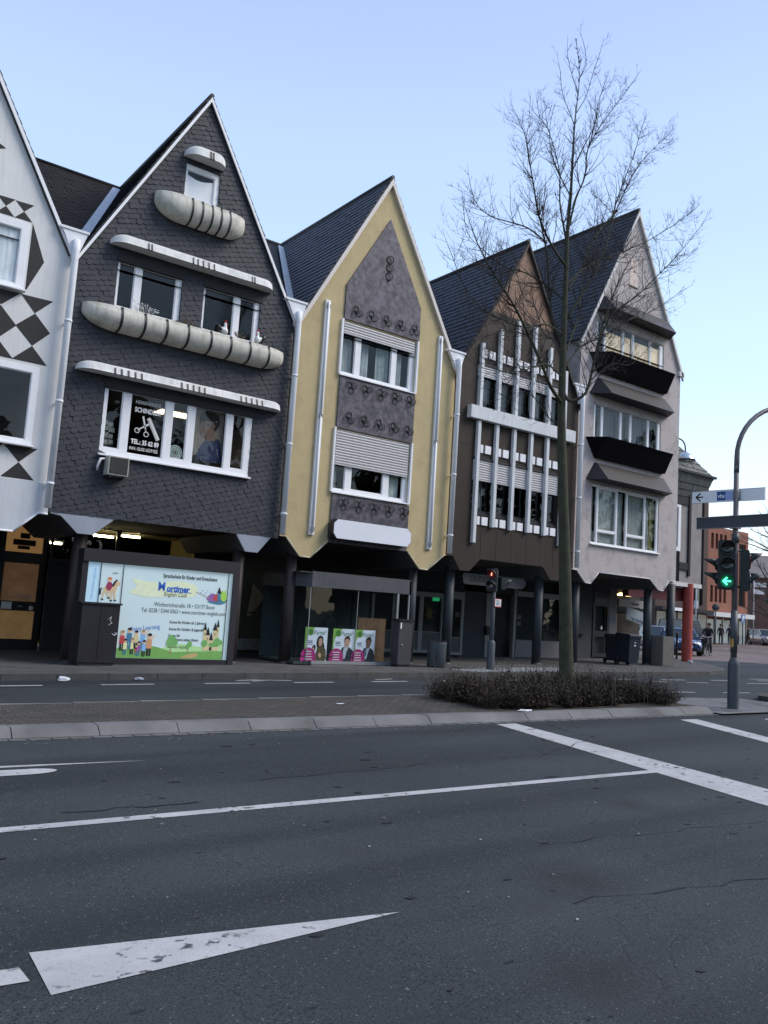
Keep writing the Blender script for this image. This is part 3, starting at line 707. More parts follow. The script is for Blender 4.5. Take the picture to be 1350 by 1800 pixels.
sprig(7.78, 8.17, 14, .13, .22, M_leafy, 'brownish dry plant in the trough between the two windows'); sprig(9.13, 8.17, 14, .16, .2, M_leafy, 'brownish plant in the trough before the right window mullion'); sprig(6.72, 8.17, 22, .26, .34, M_leafw, 'white flowering plant in the trough at the left window', y=18.86)
gable_roof(h2, 5.05, 10.76, 7.88, 9.08, 9.08, 14.12, M_roof, mainm=M_roofb)
barge(h2, 7.88, 14.09, 5.05, 9.04, 10.74, 9.04, .06, M_frame)
valley(h2, 5.05, 9.08, 1.78)
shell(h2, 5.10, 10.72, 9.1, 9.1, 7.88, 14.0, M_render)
downpipe(h2, 10.86, 3.46, 9.30, 10.44, 11.06, 9.58, 9.02)
cap(h2, [(5.12,3.365),(5.12,3.34),(5.36,3.30),(5.74,2.96),(6.08,2.96),(6.54,3.365)], M_cap)
cap(h2, [(9.57,3.365),(9.86,2.95),(10.20,2.95),(10.55,3.365)], M_cap)
for x in (5.98, 9.95): column(h2, x, M_colm)
acu = thing('air_conditioner', 'small grimy beige air-conditioning box under the salon window', 'air conditioner', (6.47,18.98,4.34))
q = MB(); q.box(6.16,6.64,18.70,18.98,4.31,4.74); q.build('casing', mat('grimy_beige_metal', (.42,.41,.36), .6, .15, 6, dirt=(.1,.1,.08), dirt_amt=.7, dirt_scale=8), acu, bevel=.012)
q = MB()
for k in range(14): q.box(6.21,6.60,18.686,18.699,4.36+k*.025,4.37+k*.025)
for k in range(14): q.box(6.21+k*.029,6.215+k*.029,18.682,18.699,4.35,4.71)
q.build('grille', mat('grille_brown', (.09,.09,.075), .6), acu); MB().box(6.20,6.61,18.694,18.6995,4.345,4.715).build('grille_recess', M_iron, acu)
q = MB(); 
for x in (6.24,6.56): q.box(x-.02,x+.02,18.72,18.98,4.26,4.305); 
q.build('bracket', M_iron, acu); MB().tube([(6.14,18.9,4.67),(6.04,18.86,4.66),(6.0,18.9,4.5),(6.02,18.97,4.4)], .03, 8).build('hose', M_frame, acu)

# ------------------------------------------------------------------ house 3: ochre render with metal panels
h3 = thing('ochre_house', 'narrow ochre yellow gabled house with dark metal panels between its windows', 'house', (13.56, 19, G(13.56)+.12), 0, 'gabled houses along the street')
H3 = [(12.26,14.84,8.02,9.52), (12.26,14.84,4.80,6.50)]
wall_mb([[(10.80,3.44),(16.42,3.44),(16.42,9.08),(10.80,9.08)], [(10.80,9.08),(16.42,9.08),(13.57,14.0)]], H3, 19.0, 19.13).build('wall', M_yellow, h3)
for pts in ([(10.98,3.44),(11.42,2.97),(11.74,2.97),(12.25,3.44)], [(14.95,3.44),(15.42,2.97),(15.73,2.97),(16.32,3.44)]): cap(h3, pts, M_yellow, trim=mat('cream_edge', (.6,.56,.42), .7, .05))
pm = MB().fac([(12.27,9.57),(14.90,9.57),(14.90,10.56),(13.62,12.86),(12.27,10.53)], 18.955, 18.998).build('metal_panel', M_metal, h3)
pm2 = MB().fac([(12.26,6.53),(14.88,6.53),(14.88,7.95),(12.26,7.95)], 18.955, 18.998).build('metal_panel', M_metal, h3)
pm3 = MB().fac([(12.28,3.42),(14.90,3.42),(14.90,4.72),(12.28,4.72)], 18.955, 18.998).build('metal_panel', M_metal, h3)
def ring_mesh(up, solid_left):
    b = MB(); r_ = .098; y = 0
    for k, a in enumerate((90, 210, 330) if up else (270, 30, 150)):
        c = (.11*math.cos(R(a)), -.02, .11*math.sin(R(a)))
        b.torus(c, (.2*math.cos(R(a+40)),1,.2*math.sin(R(a+40))), r_, .013, 18, 5)
    for k in range(7):
        a = k*51; b.tube([(0,-.02,0),(.05*math.cos(R(a)),-.045,.05*math.sin(R(a)))], [.02,.008], 5)
    o = b.build('tmp', M_iron); me = o.data; bpy.data.objects.remove(o); me.name = 'ring_ornament'; return me
RU, RD = ring_mesh(True, True), ring_mesh(False, True)
for k in range(5):
    x = 12.65+.515*k
    linked('ring_ornament', RU, pm, (x,18.952,9.84), (0,R(-20+4*k),0), .86); linked('ring_ornament', RD, pm2, (x,18.952,7.72), (0,R(6*k),0), .86); linked('ring_ornament', RU, pm2, (x-.02,18.952,6.84), (0,R(-8*k),0), .86); linked('ring_ornament', RD, pm3, (x,18.952,4.50), (0,R(5*k-9),0), .86)
b = MB()
for z in (11.66,11.42,11.17): b.torus((13.67,18.93,z), (.15,1,.1), .105, .014, 18, 5); b.tube([(13.63,18.94,z-.12),(13.71,18.9,z-.1)], .02, 5)
b.build('ring_chain', M_iron, pm)
w_ = window(h3, 12.26,14.84,8.02,9.52, [(12.31,12.75,8.10,9.5),(12.93,14.01,8.10,9.5),(14.18,14.66,8.10,9.5)], 19.04, sill_out=.13)
shutter(w_, 12.30, 14.76, 9.20, 9.51, 18.985)
for a, b_ in ((12.3,12.72),(12.94,13.32),(13.55,14.0),(14.2,14.5)): curtain(w_, a, b_, 8.1, 9.4, 19.2, mat('spotted_net_curtain', (.33,.37,.36), .9, .35, 3.5, streak=.2), 3)
w2 = window(h3, 12.26,14.84,4.80,6.50, [(12.31,12.70,4.88,6.4),(12.90,13.98,4.92,6.4),(14.18,14.68,4.88,6.4)], 19.04, sill_out=.13)
shutter(w2, 12.30, 14.78, 5.56, 6.49, 18.985)
curtain(w2, 12.3, 12.5, 4.88, 6.3, 19.2, None, 2); curtain(w2, 14.2, 14.66, 4.88, 6.3, 19.2, mat('green_white_curtain', (.5,.56,.53), .9, .1, 4, streak=.3), 3)
for (c, d, nm) in ((8.0,9.55,w_), (4.78,6.53,w2)):
    for x in (12.225,14.875): MB().box(x-.028, x+.028, 18.93, 19.0, c, d).build('side_trim', M_frame, nm)
for x in (11.71, 15.72):        # strip lights down the facade
    s = thing('strip_light', 'white vertical strip light on the yellow facade, %s of the windows' % ('left' if x < 13 else 'right'), 'strip light', (x,18.95,3.54), 0, 'strip lights on the ochre facade')
    MB().box(x-.075, x+.075, 18.93, 18.998, 3.56, 9.92).build('housing', M_frame, s)
    MB().tube([(x,18.905,3.60),(x,18.905,6.70)], .026, 8).build('tube', M_letw, s); MB().tube([(x,18.905,6.76),(x,18.905,9.88)], .026, 8).build('tube', M_letw, s)
    q = MB()
    for z in (3.66,6.68,9.7): q.box(x-.05, x+.05, 18.89, 18.93, z, z+.1)
    q.build('lamp_holder', M_alu, s)
sg = thing('blank_sign_box', 'blank white sign box with cut corners above the vitrine', 'sign', (13.75,18.9,3.55))
OC = [(x_*.9834, 1.65+(z_-1.65)*.9834) for x_, z_ in [(12.56,4.07),(14.93,4.07),(15.07,3.95),(15.07,3.69),(14.95,3.56),(12.55,3.56),(12.44,3.69),(12.44,3.96)]]
MB().fac([(13.53+(x-13.53)*1.012, 3.78+(z-3.78)*1.05) for x, z in OC], 18.70, 18.955).build('casing', M_iron, sg); MB().fac(OC, 18.685, 18.699).build('face_panel', mat('opal_sign_panel', (.74,.76,.80), .35, .03, 1.5), sg)
gable_roof(h3, 10.76, 16.46, 13.57, 9.06, 9.06, 14.1, M_roof)
barge(h3, 13.57, 14.07, 10.76, 9.02, 16.46, 9.02, .10, mat('cream_barge', (.62,.57,.52), .6, .05))
valley(h3, 10.76, 9.06, 1.794)
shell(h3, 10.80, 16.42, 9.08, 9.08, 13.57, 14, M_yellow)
downpipe(h3, 16.52, 3.5, 9.35, 16.05, 16.72, 9.56, 9.0)
for x in (11.50, 15.60): column(h3, x, M_colm if x < 12 else M_colb)
MB().box(12.24,12.30,18.85,18.99,3.52,3.62).build('wall_bracket', M_iron, h3)

# ------------------------------------------------------------------ house 4: brown cladding with white fins
h4 = thing('brown_house', 'brown clad gabled house with a grid of white vertical fins', 'house', (19.2, 19, G(19.2)+.12), 0, 'gabled houses along the street')
H4 = [(17.28,21.1,4.84,6.48), (17.28,21.1,8.1,9.45)]
wall_mb([[(16.40,3.46),(22.0,3.46),(22.0,9.1),(16.40,9.1)], [(16.40,9.1),(22.0,9.1),(20.73,11.3),(17.67,11.3)]], H4, 19.0, 19.13).build('wall', M_brown, h4)
MB().fac([(17.67,11.3),(20.73,11.3),(19.2,13.95)], 19.0, 19.13).build('gable_panel', M_rust, h4)
j = MB()
for x in (17.78,18.43,19.08,19.75,20.4,21.0): j.box(x-.006, x+.006, 18.994, 19.0, 3.46, 4.40)
for z in (8.68,6.9,4.42): j.box(16.42, 17.2, 18.994, 19.0, z-.006, z+.006)
j.build('panel_joints', M_iron, h4)
# windows: dark frames behind the fins
for (c, d, sh) in ((4.84,6.48,5.85), (8.1,9.45,9.10)):
    fx = [17.28,17.56,18.33,19.1,19.88,20.65,21.1]
    panes = [(fx[0]+.05,fx[1]-.04,c+.07,d-.06)]+[(fx[i]+.04,fx[i+1]-.04,c+.07,d-.06) for i in range(1,6)]
    w_ = window(h4, 17.28,21.1,c,d, panes, 19.05, fm=M_door, sill_m=M_door, sill_out=.06)
    shutter(w_, 17.3, 21.08, sh+.03, d-.0, 18.99)
    for i in range(1,6):
        if (c < 6 and i in (1,)) or c > 6: curtain(w_, fx[i]+.06, fx[i]+.40, c+.1, d-.1, 19.24, mat('dark_net_curtain', (.15,.16,.15), .9, .3, 9, streak=.3), 3)
    MB().box(17.26, 21.12, 18.955, 19.0, d+.005, d+.07).build('lintel', M_iron, w_)
bm_ = MB().box(16.94, 21.68, 18.80, 18.999, 7.69, 8.09).build('cross_beam', M_beam, h4, bevel=.01)
FX = [17.40,18.165,18.93,19.695,20.45,21.22]
for x, zt, zb in zip(FX, [10.16,10.78,11.25,11.25,10.74,10.12], [3.93,4.47,4.46,4.47,4.46,4.2]):
    MB().box(x-.065, x+.065, 18.88, 18.999, 8.095, zt-.04).build('fin', M_beam, h4, bevel=.008)
    MB().box(x-.065, x+.065, 18.88, 18.999, zb-.01, 7.685).build('fin', M_beam, h4, bevel=.008)
for z in (9.83, 6.83, 4.62):
    for x in FX:
        if x > 21: continue
        q = MB()
        for dx in (.20, .45): q.box(x+dx-.06 if dx < .3 else x+dx-.11, x+dx+.05 if dx < .3 else x+dx+.13, 18.955, 18.998, z-.125, z+.125)
        q.build('square_plates', M_frame, h4)
gable_roof(h4, 16.42, 22.05, 19.2, 9.06, 9.06, 14.0, M_roof, zmain=14.0, mxr=19.3)
barge(h4, 19.2, 13.98, 16.42, 9.0, 22.04, 9.0, .06, M_brown)
valley(h4, 16.42, 9.06, 1.777)
shell(h4, 16.40, 22.0, 9.1, 9.1, 19.2, 13.9, M_brown)
downpipe(h4, 22.16, 3.55, 9.45, 21.72, 22.4, 9.72, 9.1)
for pts in ([(16.68,3.46),(16.98,3.06),(17.36,3.06),(17.78,3.46)], [(20.53,3.46),(20.92,3.06),(21.3,3.06),(21.75,3.46)]): cap(h4, pts, M_brown)
for x in (17.05, 20.95): column(h4, x, M_colb)
# small dormer box high on the roof behind
MB().box(15.2, 16.2, 23.6, 25.0, 13.2, 14.55).build('roof_hatch', M_dark, h3)

# ------------------------------------------------------------------ house 5: tall grey render with dark hoods and troughs
h5 = thing('grey_corner_house', 'tall grey rendered gabled corner house with dark metal hoods and black planter troughs', 'house', (24.86, 19, G(24.86)+.12), 0, 'gabled houses along the street')
H5 = [(22.82,26.62,4.46,6.5), (22.80,26.6,8.05,9.45), (22.80,26.66,11.1,12.45)]
wall_mb([[(22.0,3.49),(27.74,3.49),(27.74,11.5),(22.0,11.5)], [(22.0,11.5),(27.74,11.5),(24.87,16.95)]], H5, 19.0, 19.13).build('wall', M_grey, h5)
ET = mat('pale_edge', (.6,.58,.56), .6, .05)
for pts in ([(21.92,3.5),(22.18,3.49),(22.62,3.09),(22.91,3.09),(23.30,3.49)], [(26.14,3.49),(26.68,3.11),(26.96,3.11),(27.30,3.49),(27.74,3.5)]): cap(h5, pts, M_grey, trim=ET)
q = MB(); q.tube([(23.3,18.978,3.49),(26.14,18.978,3.49)], .018, 6); q.build('edge_trim', ET, h5)
def hood(house, x0, x1, xi0, xi1, z0, z1, out=.55):
    P = [(x0,18.997,z0-.02),(x1,18.997,z0-.02),(x1-.46,18.997-out,z0-.02),(x0+.46,18.997-out,z0-.02),(xi0,18.997,z1),(xi1,18.997,z1),(xi1-.02,18.9,z1-.02),(xi0+.02,18.9,z1-.02)]
    MB().add(P, [(0,1,2,3),(4,7,6,5),(0,3,7,4),(1,5,6,2),(3,2,6,7),(0,4,5,1)]).build('window_hood', M_dark, house)
def trough(house, x0, x1, xb0, xb1, z0, z1, out=.5):
    P = [(xb0,18.997,z0),(xb1,18.997,z0),(xb1-.02,18.85,z0),(xb0+.02,18.85,z0),(x0,18.997,z1),(x1,18.997,z1),(x1-.46,18.997-out,z1),(x0+.46,18.997-out,z1)]
    b = MB().add(P, [(0,1,2,3),(0,3,7,4),(1,5,6,2),(3,2,6,7),(0,4,5,1)])
    b.add([(x0+.05,18.997,z1-.08),(x1-.05,18.997,z1-.08),(x1-.49,19.04-out,z1-.08),(x0+.49,19.04-out,z1-.08)], [(0,1,2,3)]); b.build('planter_trough', M_blackbox, house)
hood(h5, 22.48, 27.02, 22.90, 26.72, 6.64, 7.25, .6); hood(h5, 22.52, 27.02, 22.92, 26.68, 9.64, 10.25, .6); hood(h5, 22.62, 27.02, 23.05, 26.75, 12.66, 13.26, .6)
trough(h5, 22.40, 27.02, 22.86, 26.74, 7.41, 8.07, .6); trough(h5, 22.43, 27.02, 22.88, 26.74, 10.43, 11.07, .6)
w_ = window(h5, 22.82,26.62,4.46,6.5, [(22.86,23.15,4.50,6.45),(23.23,24.18,4.96,6.40),(23.21,24.20,4.50,4.89),(24.26,24.76,4.50,6.45),(24.83,25.78,4.96,6.40),(24.81,25.80,4.50,4.89),(25.86,26.52,4.50,6.45)], 19.03, sill_out=.12)
for a, b_ in ((23.2,24.2),(24.8,25.8)): curtain(w_, a, b_, 4.55, 6.4, 19.16, mat('fine_net_curtain', (.34,.36,.33), .9, .2, 12, streak=.2), 12, .012)
curtain(w_, 22.86,23.16,4.5,6.4,19.2); curtain(w_, 24.25,24.75,4.5,6.4,19.2); curtain(w_, 25.9,26.25,4.5,6.4,19.2); curtain(w_, 26.25,26.46,4.5,6.4,19.17, mat('olive_curtain', (.22,.2,.05), .9, .1, 5), 2)
fx = [22.86,23.28,24.30,24.86,25.88,26.5]
w_ = window(h5, 22.80,26.6,8.05,9.45, [(fx[i]+.05,fx[i+1]-.05,8.15,9.3) for i in range(5)], 19.03, sill=False)
for i in range(5): curtain(w_, fx[i]+.05, fx[i+1]-.05, 8.15, 9.3, 19.3, mat('dim_net', (.12,.135,.14), .9, .2, 9, streak=.2), 5)
MB().box(22.80,26.6,18.985,19.03,9.30,9.45).build('shutter_box', M_grey, w_)
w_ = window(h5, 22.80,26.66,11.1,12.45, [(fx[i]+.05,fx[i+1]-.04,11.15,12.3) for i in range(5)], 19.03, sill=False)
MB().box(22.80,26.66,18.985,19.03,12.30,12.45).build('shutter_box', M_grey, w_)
for i in range(1,5): curtain(w_, fx[i]+.04, fx[i+1]-.04, 11.15, 12.12-.04*(i % 2), 19.12, mat('reflection_glow_curtain', (.75,.6,.42), .9, .25, 3.5, streak=.15, emit=(1.,.78,.5), estr=.22), 6, .02)  # curtains glow to imitate bright sky reflected in these panes
vn = MB(); vn.box(24.48,24.98,18.985,19.0,14.02,14.09)
v_ = window(h5, 24.52,24.94,14.08,15.12, [(24.57,24.89,14.12,15.08)], 18.985, fm=mat('pinkish_louvre_frame', (.70,.58,.52), .7, .08), sill=False, depth=.014)
q = MB()
for k in range(10): q.box(24.575,24.885,18.988,18.997,14.14+k*.094,14.21+k*.094)
q.build('louvres', mat('pinkish_louvre', (.72,.58,.50), .7, .12), v_); vn.build('ledge', M_dark, v_)
gable_roof(h5, 21.94, 27.80, 24.87, 11.42, 11.42, 17.05, M_roof, back=31, main=False)
barge(h5, 24.87, 17.02, 21.92, 11.36, 27.82, 11.36, .09, ET)
q = MB(); q.box(27.55,27.86,18.9,19.0,11.33,11.5); q.build('gutter_end', ET, h5)
shell(h5, 22.0, 27.74, 11.5, 11.5, 24.87, 16.9, M_grey, floors=(6.9, 10.3))
for x in (22.75, 26.78): column(h5, x, M_colb)
column(h5, 27.98, M_colb, 19.35, .15)
#@@HOUSES

# ------------------------------------------------------------------ ground floor behind the arcade
SY = 22.6
def gfz(x): return .12+G(x)
def plain_wall(house, x0, x1, z1, m, y=SY, name='arcade_wall', z0=None):
    return MB().box(x0, x1, y, y+.12, (gfz(x0)-.05) if z0 is None else z0, z1).build(name, m, house)
# H1/H2: lit shop with entrance door at the left and tall glazing above the advertising case
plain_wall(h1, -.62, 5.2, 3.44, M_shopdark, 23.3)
M_warmglow = mat('warm_lit_door_glass', (.42,.27,.13), .6, .25, 2.2, emit=(1.,.55,.2), estr=.055)
d_ = MB()
zb = gfz(5.7)
door = wall_mb([[(5.2,zb-.02),(6.32,zb-.02),(6.32,3.44),(5.2,3.44)]], [(5.30,6.16,zb+.28,1.12),(5.30,6.16,1.36,2.34),(5.28,6.2,2.62,3.38)], 23.28, 23.36).build('entrance_door', M_door, h2)
MB().box(5.3,6.16,23.32,23.325,zb+.28,1.12).build('pane', M_warmglow, door); MB().box(5.3,6.16,23.32,23.325,1.36,2.34).build('pane', mat('dim_lit_door_glass', (.3,.2,.12), .5, .45, 3, emit=(1.,.5,.22), estr=.035), door)
MB().box(5.28,6.2,23.33,23.335,2.62,3.38).build('transom_pane', mat('warm_lit_transom', (.55,.36,.17), .6, .12, 1.5, emit=(1.,.55,.2), estr=.11), door)
b = MB()
for a, c, e_, f_ in ((5.62,5.86,2.98,3.12),(5.46,6.02,2.80,2.95),(5.58,5.88,2.70,2.79)): b.box(a,c,23.322,23.329,e_,f_)
b.build('dark_decals', M_letk, door)
lettering(door, 'TEL. 356289', .155, (5.72,23.31,1.47), (1,0,0), (0,0,1), mat('dim_lettering', (.36,.34,.3), .6), sx=.85)
b = MB(); b.box(5.33,5.58,23.27,23.279,1.15,1.33); b.build('notice', M_letw, door); b = MB(); b.disc((6.06,23.272,1.2),(1,0,0),(0,0,1),.06); b.build('round_sticker', M_letw, door)
b = MB(); b.box(5.72,5.84,23.25,23.279,1.22,1.25); b.build('door_handle', M_alu, door)
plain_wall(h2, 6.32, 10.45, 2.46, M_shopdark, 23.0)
g = wall_mb([[(6.32,2.46),(10.45,2.46),(10.45,3.44),(6.32,3.44)]], [(6.38,6.98,2.52,3.40),(7.06,8.02,2.52,3.40),(8.14,10.36,2.52,3.40)], 22.98, 23.05).build('upper_glazing', M_door, h2)
for a, c in ((6.38,6.98),(7.06,8.02),(8.14,10.36)): MB().quad((a,23.02,2.52),(c,23.02,2.52),(c,23.02,3.4),(a,23.02,3.4)).build('pane', GLASS, g)
b = MB(); b.box(6.2,10.45,24.9,24.98,.2,3.44); b.box(6.2,10.5,23.2,24.95,3.425,3.44); b.box(10.38,10.45,23.13,24.9,.2,3.42); b.build('lit_room', M_interior_w, h2)
def tube_lamp(x0, x1, y, z, label):
    t = thing('fluorescent_lamp', label, 'ceiling light', ((x0+x1)/2,y,z+.1), 0, 'fluorescent tubes in the lit shop')
    MB().box(x0-.05, x1+.05, y-.05, y+.05, z+.04, z+.10).build('housing', M_frame, t)
    MB().tube([(x0,y,z),(x1,y,z)], .02, 8).build('tube', mat('lit_tube', (.9,.85,.6), .5, .02, 2, emit=(1.,.85,.45), estr=36.), t)
tube_lamp(7.55, 8.1, 23.5, 3.26, 'lit yellowish tube in the shop, left of the glazing bar above the advertising case')
tube_lamp(8.3, 8.85, 23.5, 3.33, 'lit tube in the shop just right of the glazing bar above the advertising case')
tube_lamp(6.45, 6.75, 23.6, 2.95, 'lit lamp in the shop beside the leftmost arcade column')
# passage beside the advertising case
plain_wall(h2, 10.45, 11.62, 3.44, M_shopdark, 23.0)
pw = plain_wall(h3, 11.62, 13.2, 3.44, mat('olive_passage_wall', (.10,.10,.075), .85, .15, 1.5), 22.6)
MB().fac([(12.08,2.28),(12.50,1.90),(12.06,1.30),(11.95,1.30)], 22.585, 22.599).build('triangular_door_light', mat('cream_panel', (.42,.38,.24), .7, .06, 2), pw)
MB().tube([(12.0,22.58,1.42),(12.0,22.5,1.42),(12.18,22.5,1.42)], .02, 6).build('door_handle', M_iron, pw)
rd = thing('radiator', 'pale ribbed radiator in the dark passage between the case and the vitrine', 'radiator', (12.2,22.5,.3))
for k in range(16): MB().box(11.66+k*.073, 11.71+k*.073, 22.42, 22.52, .34, .66).build('rib', mat('radiator_paint', (.36,.38,.38), .5), rd)
MB().box(11.64, 12.84, 22.45, 22.5, .38, .42).build('header_pipe', M_panelg, rd)
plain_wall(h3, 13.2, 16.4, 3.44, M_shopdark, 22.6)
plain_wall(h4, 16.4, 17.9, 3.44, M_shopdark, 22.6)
def shopfront(house, x0, x1, z0, z1, panes, fm, panels=(), name='shop_window', y=22.56):
    f = wall_mb([[(x0,z0),(x1,z0),(x1,z1),(x0,z1)]], [p for p in panes], y, y+.07).build(name, fm, house)
    for a, b_, c, d in panes: MB().quad((a,y+.04,c),(b_,y+.04,c),(b_,y+.04,d),(a,y+.04,d)).build('pane', GLASSD, f)
    for a, b_, c, d in panels: MB().box(a,b_,y+.015,y+.03,c,d).build('lower_panel', M_panelg, f)
    return f
s1 = shopfront(h4, 16.45, 19.55, .40, 2.46, [(16.55,17.3,1.12,2.3),(17.4,18.45,1.12,2.3),(18.62,19.44,1.12,2.3),(16.55,17.3,.5,1.1),(17.4,18.45,.5,1.1),(18.62,19.44,.5,1.1)], M_alu, [(16.55,17.3,.5,1.1),(17.4,18.45,.5,1.1),(18.62,19.44,.5,1.1)])
plain_wall(h4, 19.56, 19.8, 3.44, M_shopdark); 
s2 = shopfront(h4, 19.78, 20.48, .36, 2.56, [(19.86,20.36,.98,2.3),(19.86,20.36,.46,.96)], M_alu, [(19.86,20.36,.46,.96)])
MB().box(20.08,20.26,22.555,22.562,1.68,1.86).build('round_sticker', M_panelg, s2)
plain_wall(h4, 16.4, 20.5, 3.44, M_shopdark, 22.75); plain_wall(h4, 17.9, 20.5, 3.44, M_shopdark, 22.6, z0=2.57)
plain_wall(h4, 20.5, 21.55, 3.44, M_plinth)
b = MB(); b.box(21.56,21.95,22.56,22.7,gfz(21.5),1.12); b.box(21.56,21.95,22.56,22.7,1.42,2.6); b.build('door_side_panel', M_alu, h4)
MB().box(21.53,21.96,22.45,22.7,1.13,1.41).build('letter_box', M_iron, h4)
plain_wall(h4, 21.96, 22.95, 3.44, M_black, 22.9); plain_wall(h4, 20.5, 23.0, 3.44, M_shopdark, 22.6, z0=2.62)
MB().box(22.95,23.06,22.54,22.7,gfz(23),2.9).build('door_jamb', M_alu, h5)
s3 = shopfront(h5, 23.07, 25.66, .34, 2.8, [(23.12,25.6,1.0,2.58)], M_panelg, [])
b = MB(); b.box(23.08,25.64,22.53,22.559,2.6,2.78); b.build('pale_lintel', M_alu, s3); b = MB(); b.box(23.1,25.62,22.535,22.559,.36,.98); b.build('lower_panel', mat('mauve_grey_panel', (.19,.175,.18), .6, .08, 1.5), s3)
plain_wall(h5, 23.0, 27.3, 3.46, M_shopdark, 22.9)
b = MB(); b.box(23.14,23.34,22.55,22.558,1.74,1.9); b.box(23.14,23.34,22.55,22.558,1.5,1.66); b.build('notices', M_panelg, s3)
plain_wall(h5, 25.66, 27.45, 3.48, M_plinth); MB().box(26.45,26.95,22.45,22.6,1.32,1.52).build('letter_box', M_iron, h5)
dr = shopfront(h5, 27.46, 28.48, .45, 3.48, [(27.6,28.34,1.5,2.5),(27.6,28.34,.6,1.25)], M_door, name='glazed_door')
MB().box(27.52,28.42,22.53,22.558,2.62,2.82).build('name_strip', M_panelg, dr); b = MB(); b.fac([(27.93,1.56),(28.03,1.56),(28.03,1.64),(27.98,1.72),(27.93,1.64)],22.55,22.558); b.build('anchor_sticker', M_letw, dr)
plain_wall(h5, 28.49, 28.98, 3.48, mat('grey_pier', (.16,.155,.16), .85, .08, 2)); plain_wall(h5, 27.4, 28.5, 3.48, M_shopdark, 22.8)
# sweets of the window: star ornament and green lamp
st = MB()
pts = []
for k in range(16): a = 2*math.pi*k/16+.2; r_ = .34 if k % 2 == 0 else .14; pts.append((18.98+r_*math.cos(a)*.7, 1.75+r_*math.sin(a)))
st.fac(pts, 22.66, 22.68); tag(st.build('star_ornament', mat('dull_orange_star', (.16,.10,.04), .7, .2, 8)), 'dull orange star decoration behind the shop glass', 'ornament')
gl = MB().box(19.12,19.4,22.66,22.7,2.18,2.36).build('exit_light', mat('green_lamp', (.02,.3,.12), .5, emit=(.03,.5,.2), estr=.35)); tag(gl, 'small green lit panel high behind the shop window', 'exit light')
sb = thing('shop_name_board', 'dark grey name board with black letters and cut corners under the brown house', 'sign', (19,19.6,2.75))
MB().fac([(17.66,3.04),(17.62,2.98),(17.66,2.74),(17.76,2.70),(20.2,2.70),(20.38,2.80),(20.38,2.95),(20.28,3.04)], 19.55, 19.68).build('panel', mat('dark_board', (.055,.056,.06), .5, .1, 2), sb)
lettering(sb, 'DUDO', .26, (18.3,19.545,2.88), (1,0,0), (0,0,1), M_letk, bold=.012, shear=.2)
MB().tube([(18.0,19.6,3.04),(18.0,19.6,3.46)], .02, 6).tube([(20.0,19.6,3.04),(20.0,19.6,3.46)], .02, 6).build('hanger', M_iron, sb)

# ------------------------------------------------------------------ the ground
def road_z(x): return 0.0125*(max(-30, min(x, 80))-5.8)
G0 = G
def G(x): return road_z(x)
XS = [-400,-30,80,900]
b = MB()
for a, c in zip(XS[:-1], XS[1:]): b.quad((a,-400,G(a)),(c,-400,G(c)),(c,900,G(c)),(a,900,G(a)))
tag(b.build('road', mat_island('asphalt', 'asphalt')), kind='structure')
def sheet(mb, pts, h): mb.add([(x,y,G(x)+h) for x, y in pts], [tuple(range(len(pts)))]); return mb
def slab(mb, pts, h, th=.3):
    n = len(pts); mb.add([(x,y,G(x)+h) for x, y in pts]+[(x,y,G(x)+h-th) for x, y in pts], [tuple(range(n))]+[(i,(i+1) % n,(i+1) % n+n,i+n) for i in range(n)]); return mb
KB = [(-30,16.85),(0,16.85),(13,16.87),(24,16.75),(26.6,16.85),(28.2,17.25),(29.6,18.1),(30.9,19.3),(32.2,20.9),(33.3,22.3),(34.6,24.5),(36,28),(39,36),(44,48)]
def inset(P, d):
    out = []
    for i, p in enumerate(P):
        a, c = Vector(P[max(i-1,0)]), Vector(P[min(i+1,len(P)-1)]); t = (c-a).normalized(); out.append((p[0]-t.y*d, p[1]+t.x*d))
    return out
IN = inset(KB, .16)
IN[0] = (-30,17.01); IN[-1] = (43.8,48)
b = MB(); slab(b, IN+[(-30,48)], .12); tag(b.build('pavement', mat_island('pavement_slabs', 'slab')), kind='structure')
b = MB()
for i in range(len(KB)-1):     # kerb stones
    p, q, pi, qi = Vector(KB[i]), Vector(KB[i+1]), Vector(IN[i]), Vector(IN[i+1]); n = max(1, round((q-p).length/1.0))
    for k in range(n):
        g_ = .012/(q-p).length; t0, t1 = k/n+g_/2, (k+1)/n-g_/2
        P = [p.lerp(q,t0), p.lerp(q,t1), pi.lerp(qi,t1), pi.lerp(qi,t0)]
        b.add([(v.x,v.y,G(v.x)+.122) for v in P]+[(v.x,v.y,G(v.x)-.1) for v in P], [(0,1,2,3),(0,1,5,4),(1,2,6,5),(3,0,4,7)])
tag(b.build('kerb', mat('dark_kerb_stone', (.075,.072,.068), .85, .2, 3, bump=.3, dirt=(.03,.032,.025), dirt_amt=.6)), kind='structure')
# light slabs at the far crossing
b = MB(); sheet(b, [(15.9,17.05),(20.2,17.05),(20.6,18.3),(18.9,18.35),(17.2,18.15),(15.6,17.7)], .1235); tag(b.build('crossing_slabs', mat('worn_light_concrete', (.22,.225,.24), .85, .3, 3, fine=.2, dirt=(.07,.07,.065), dirt_amt=.8, dirt_scale=2)), kind='structure')
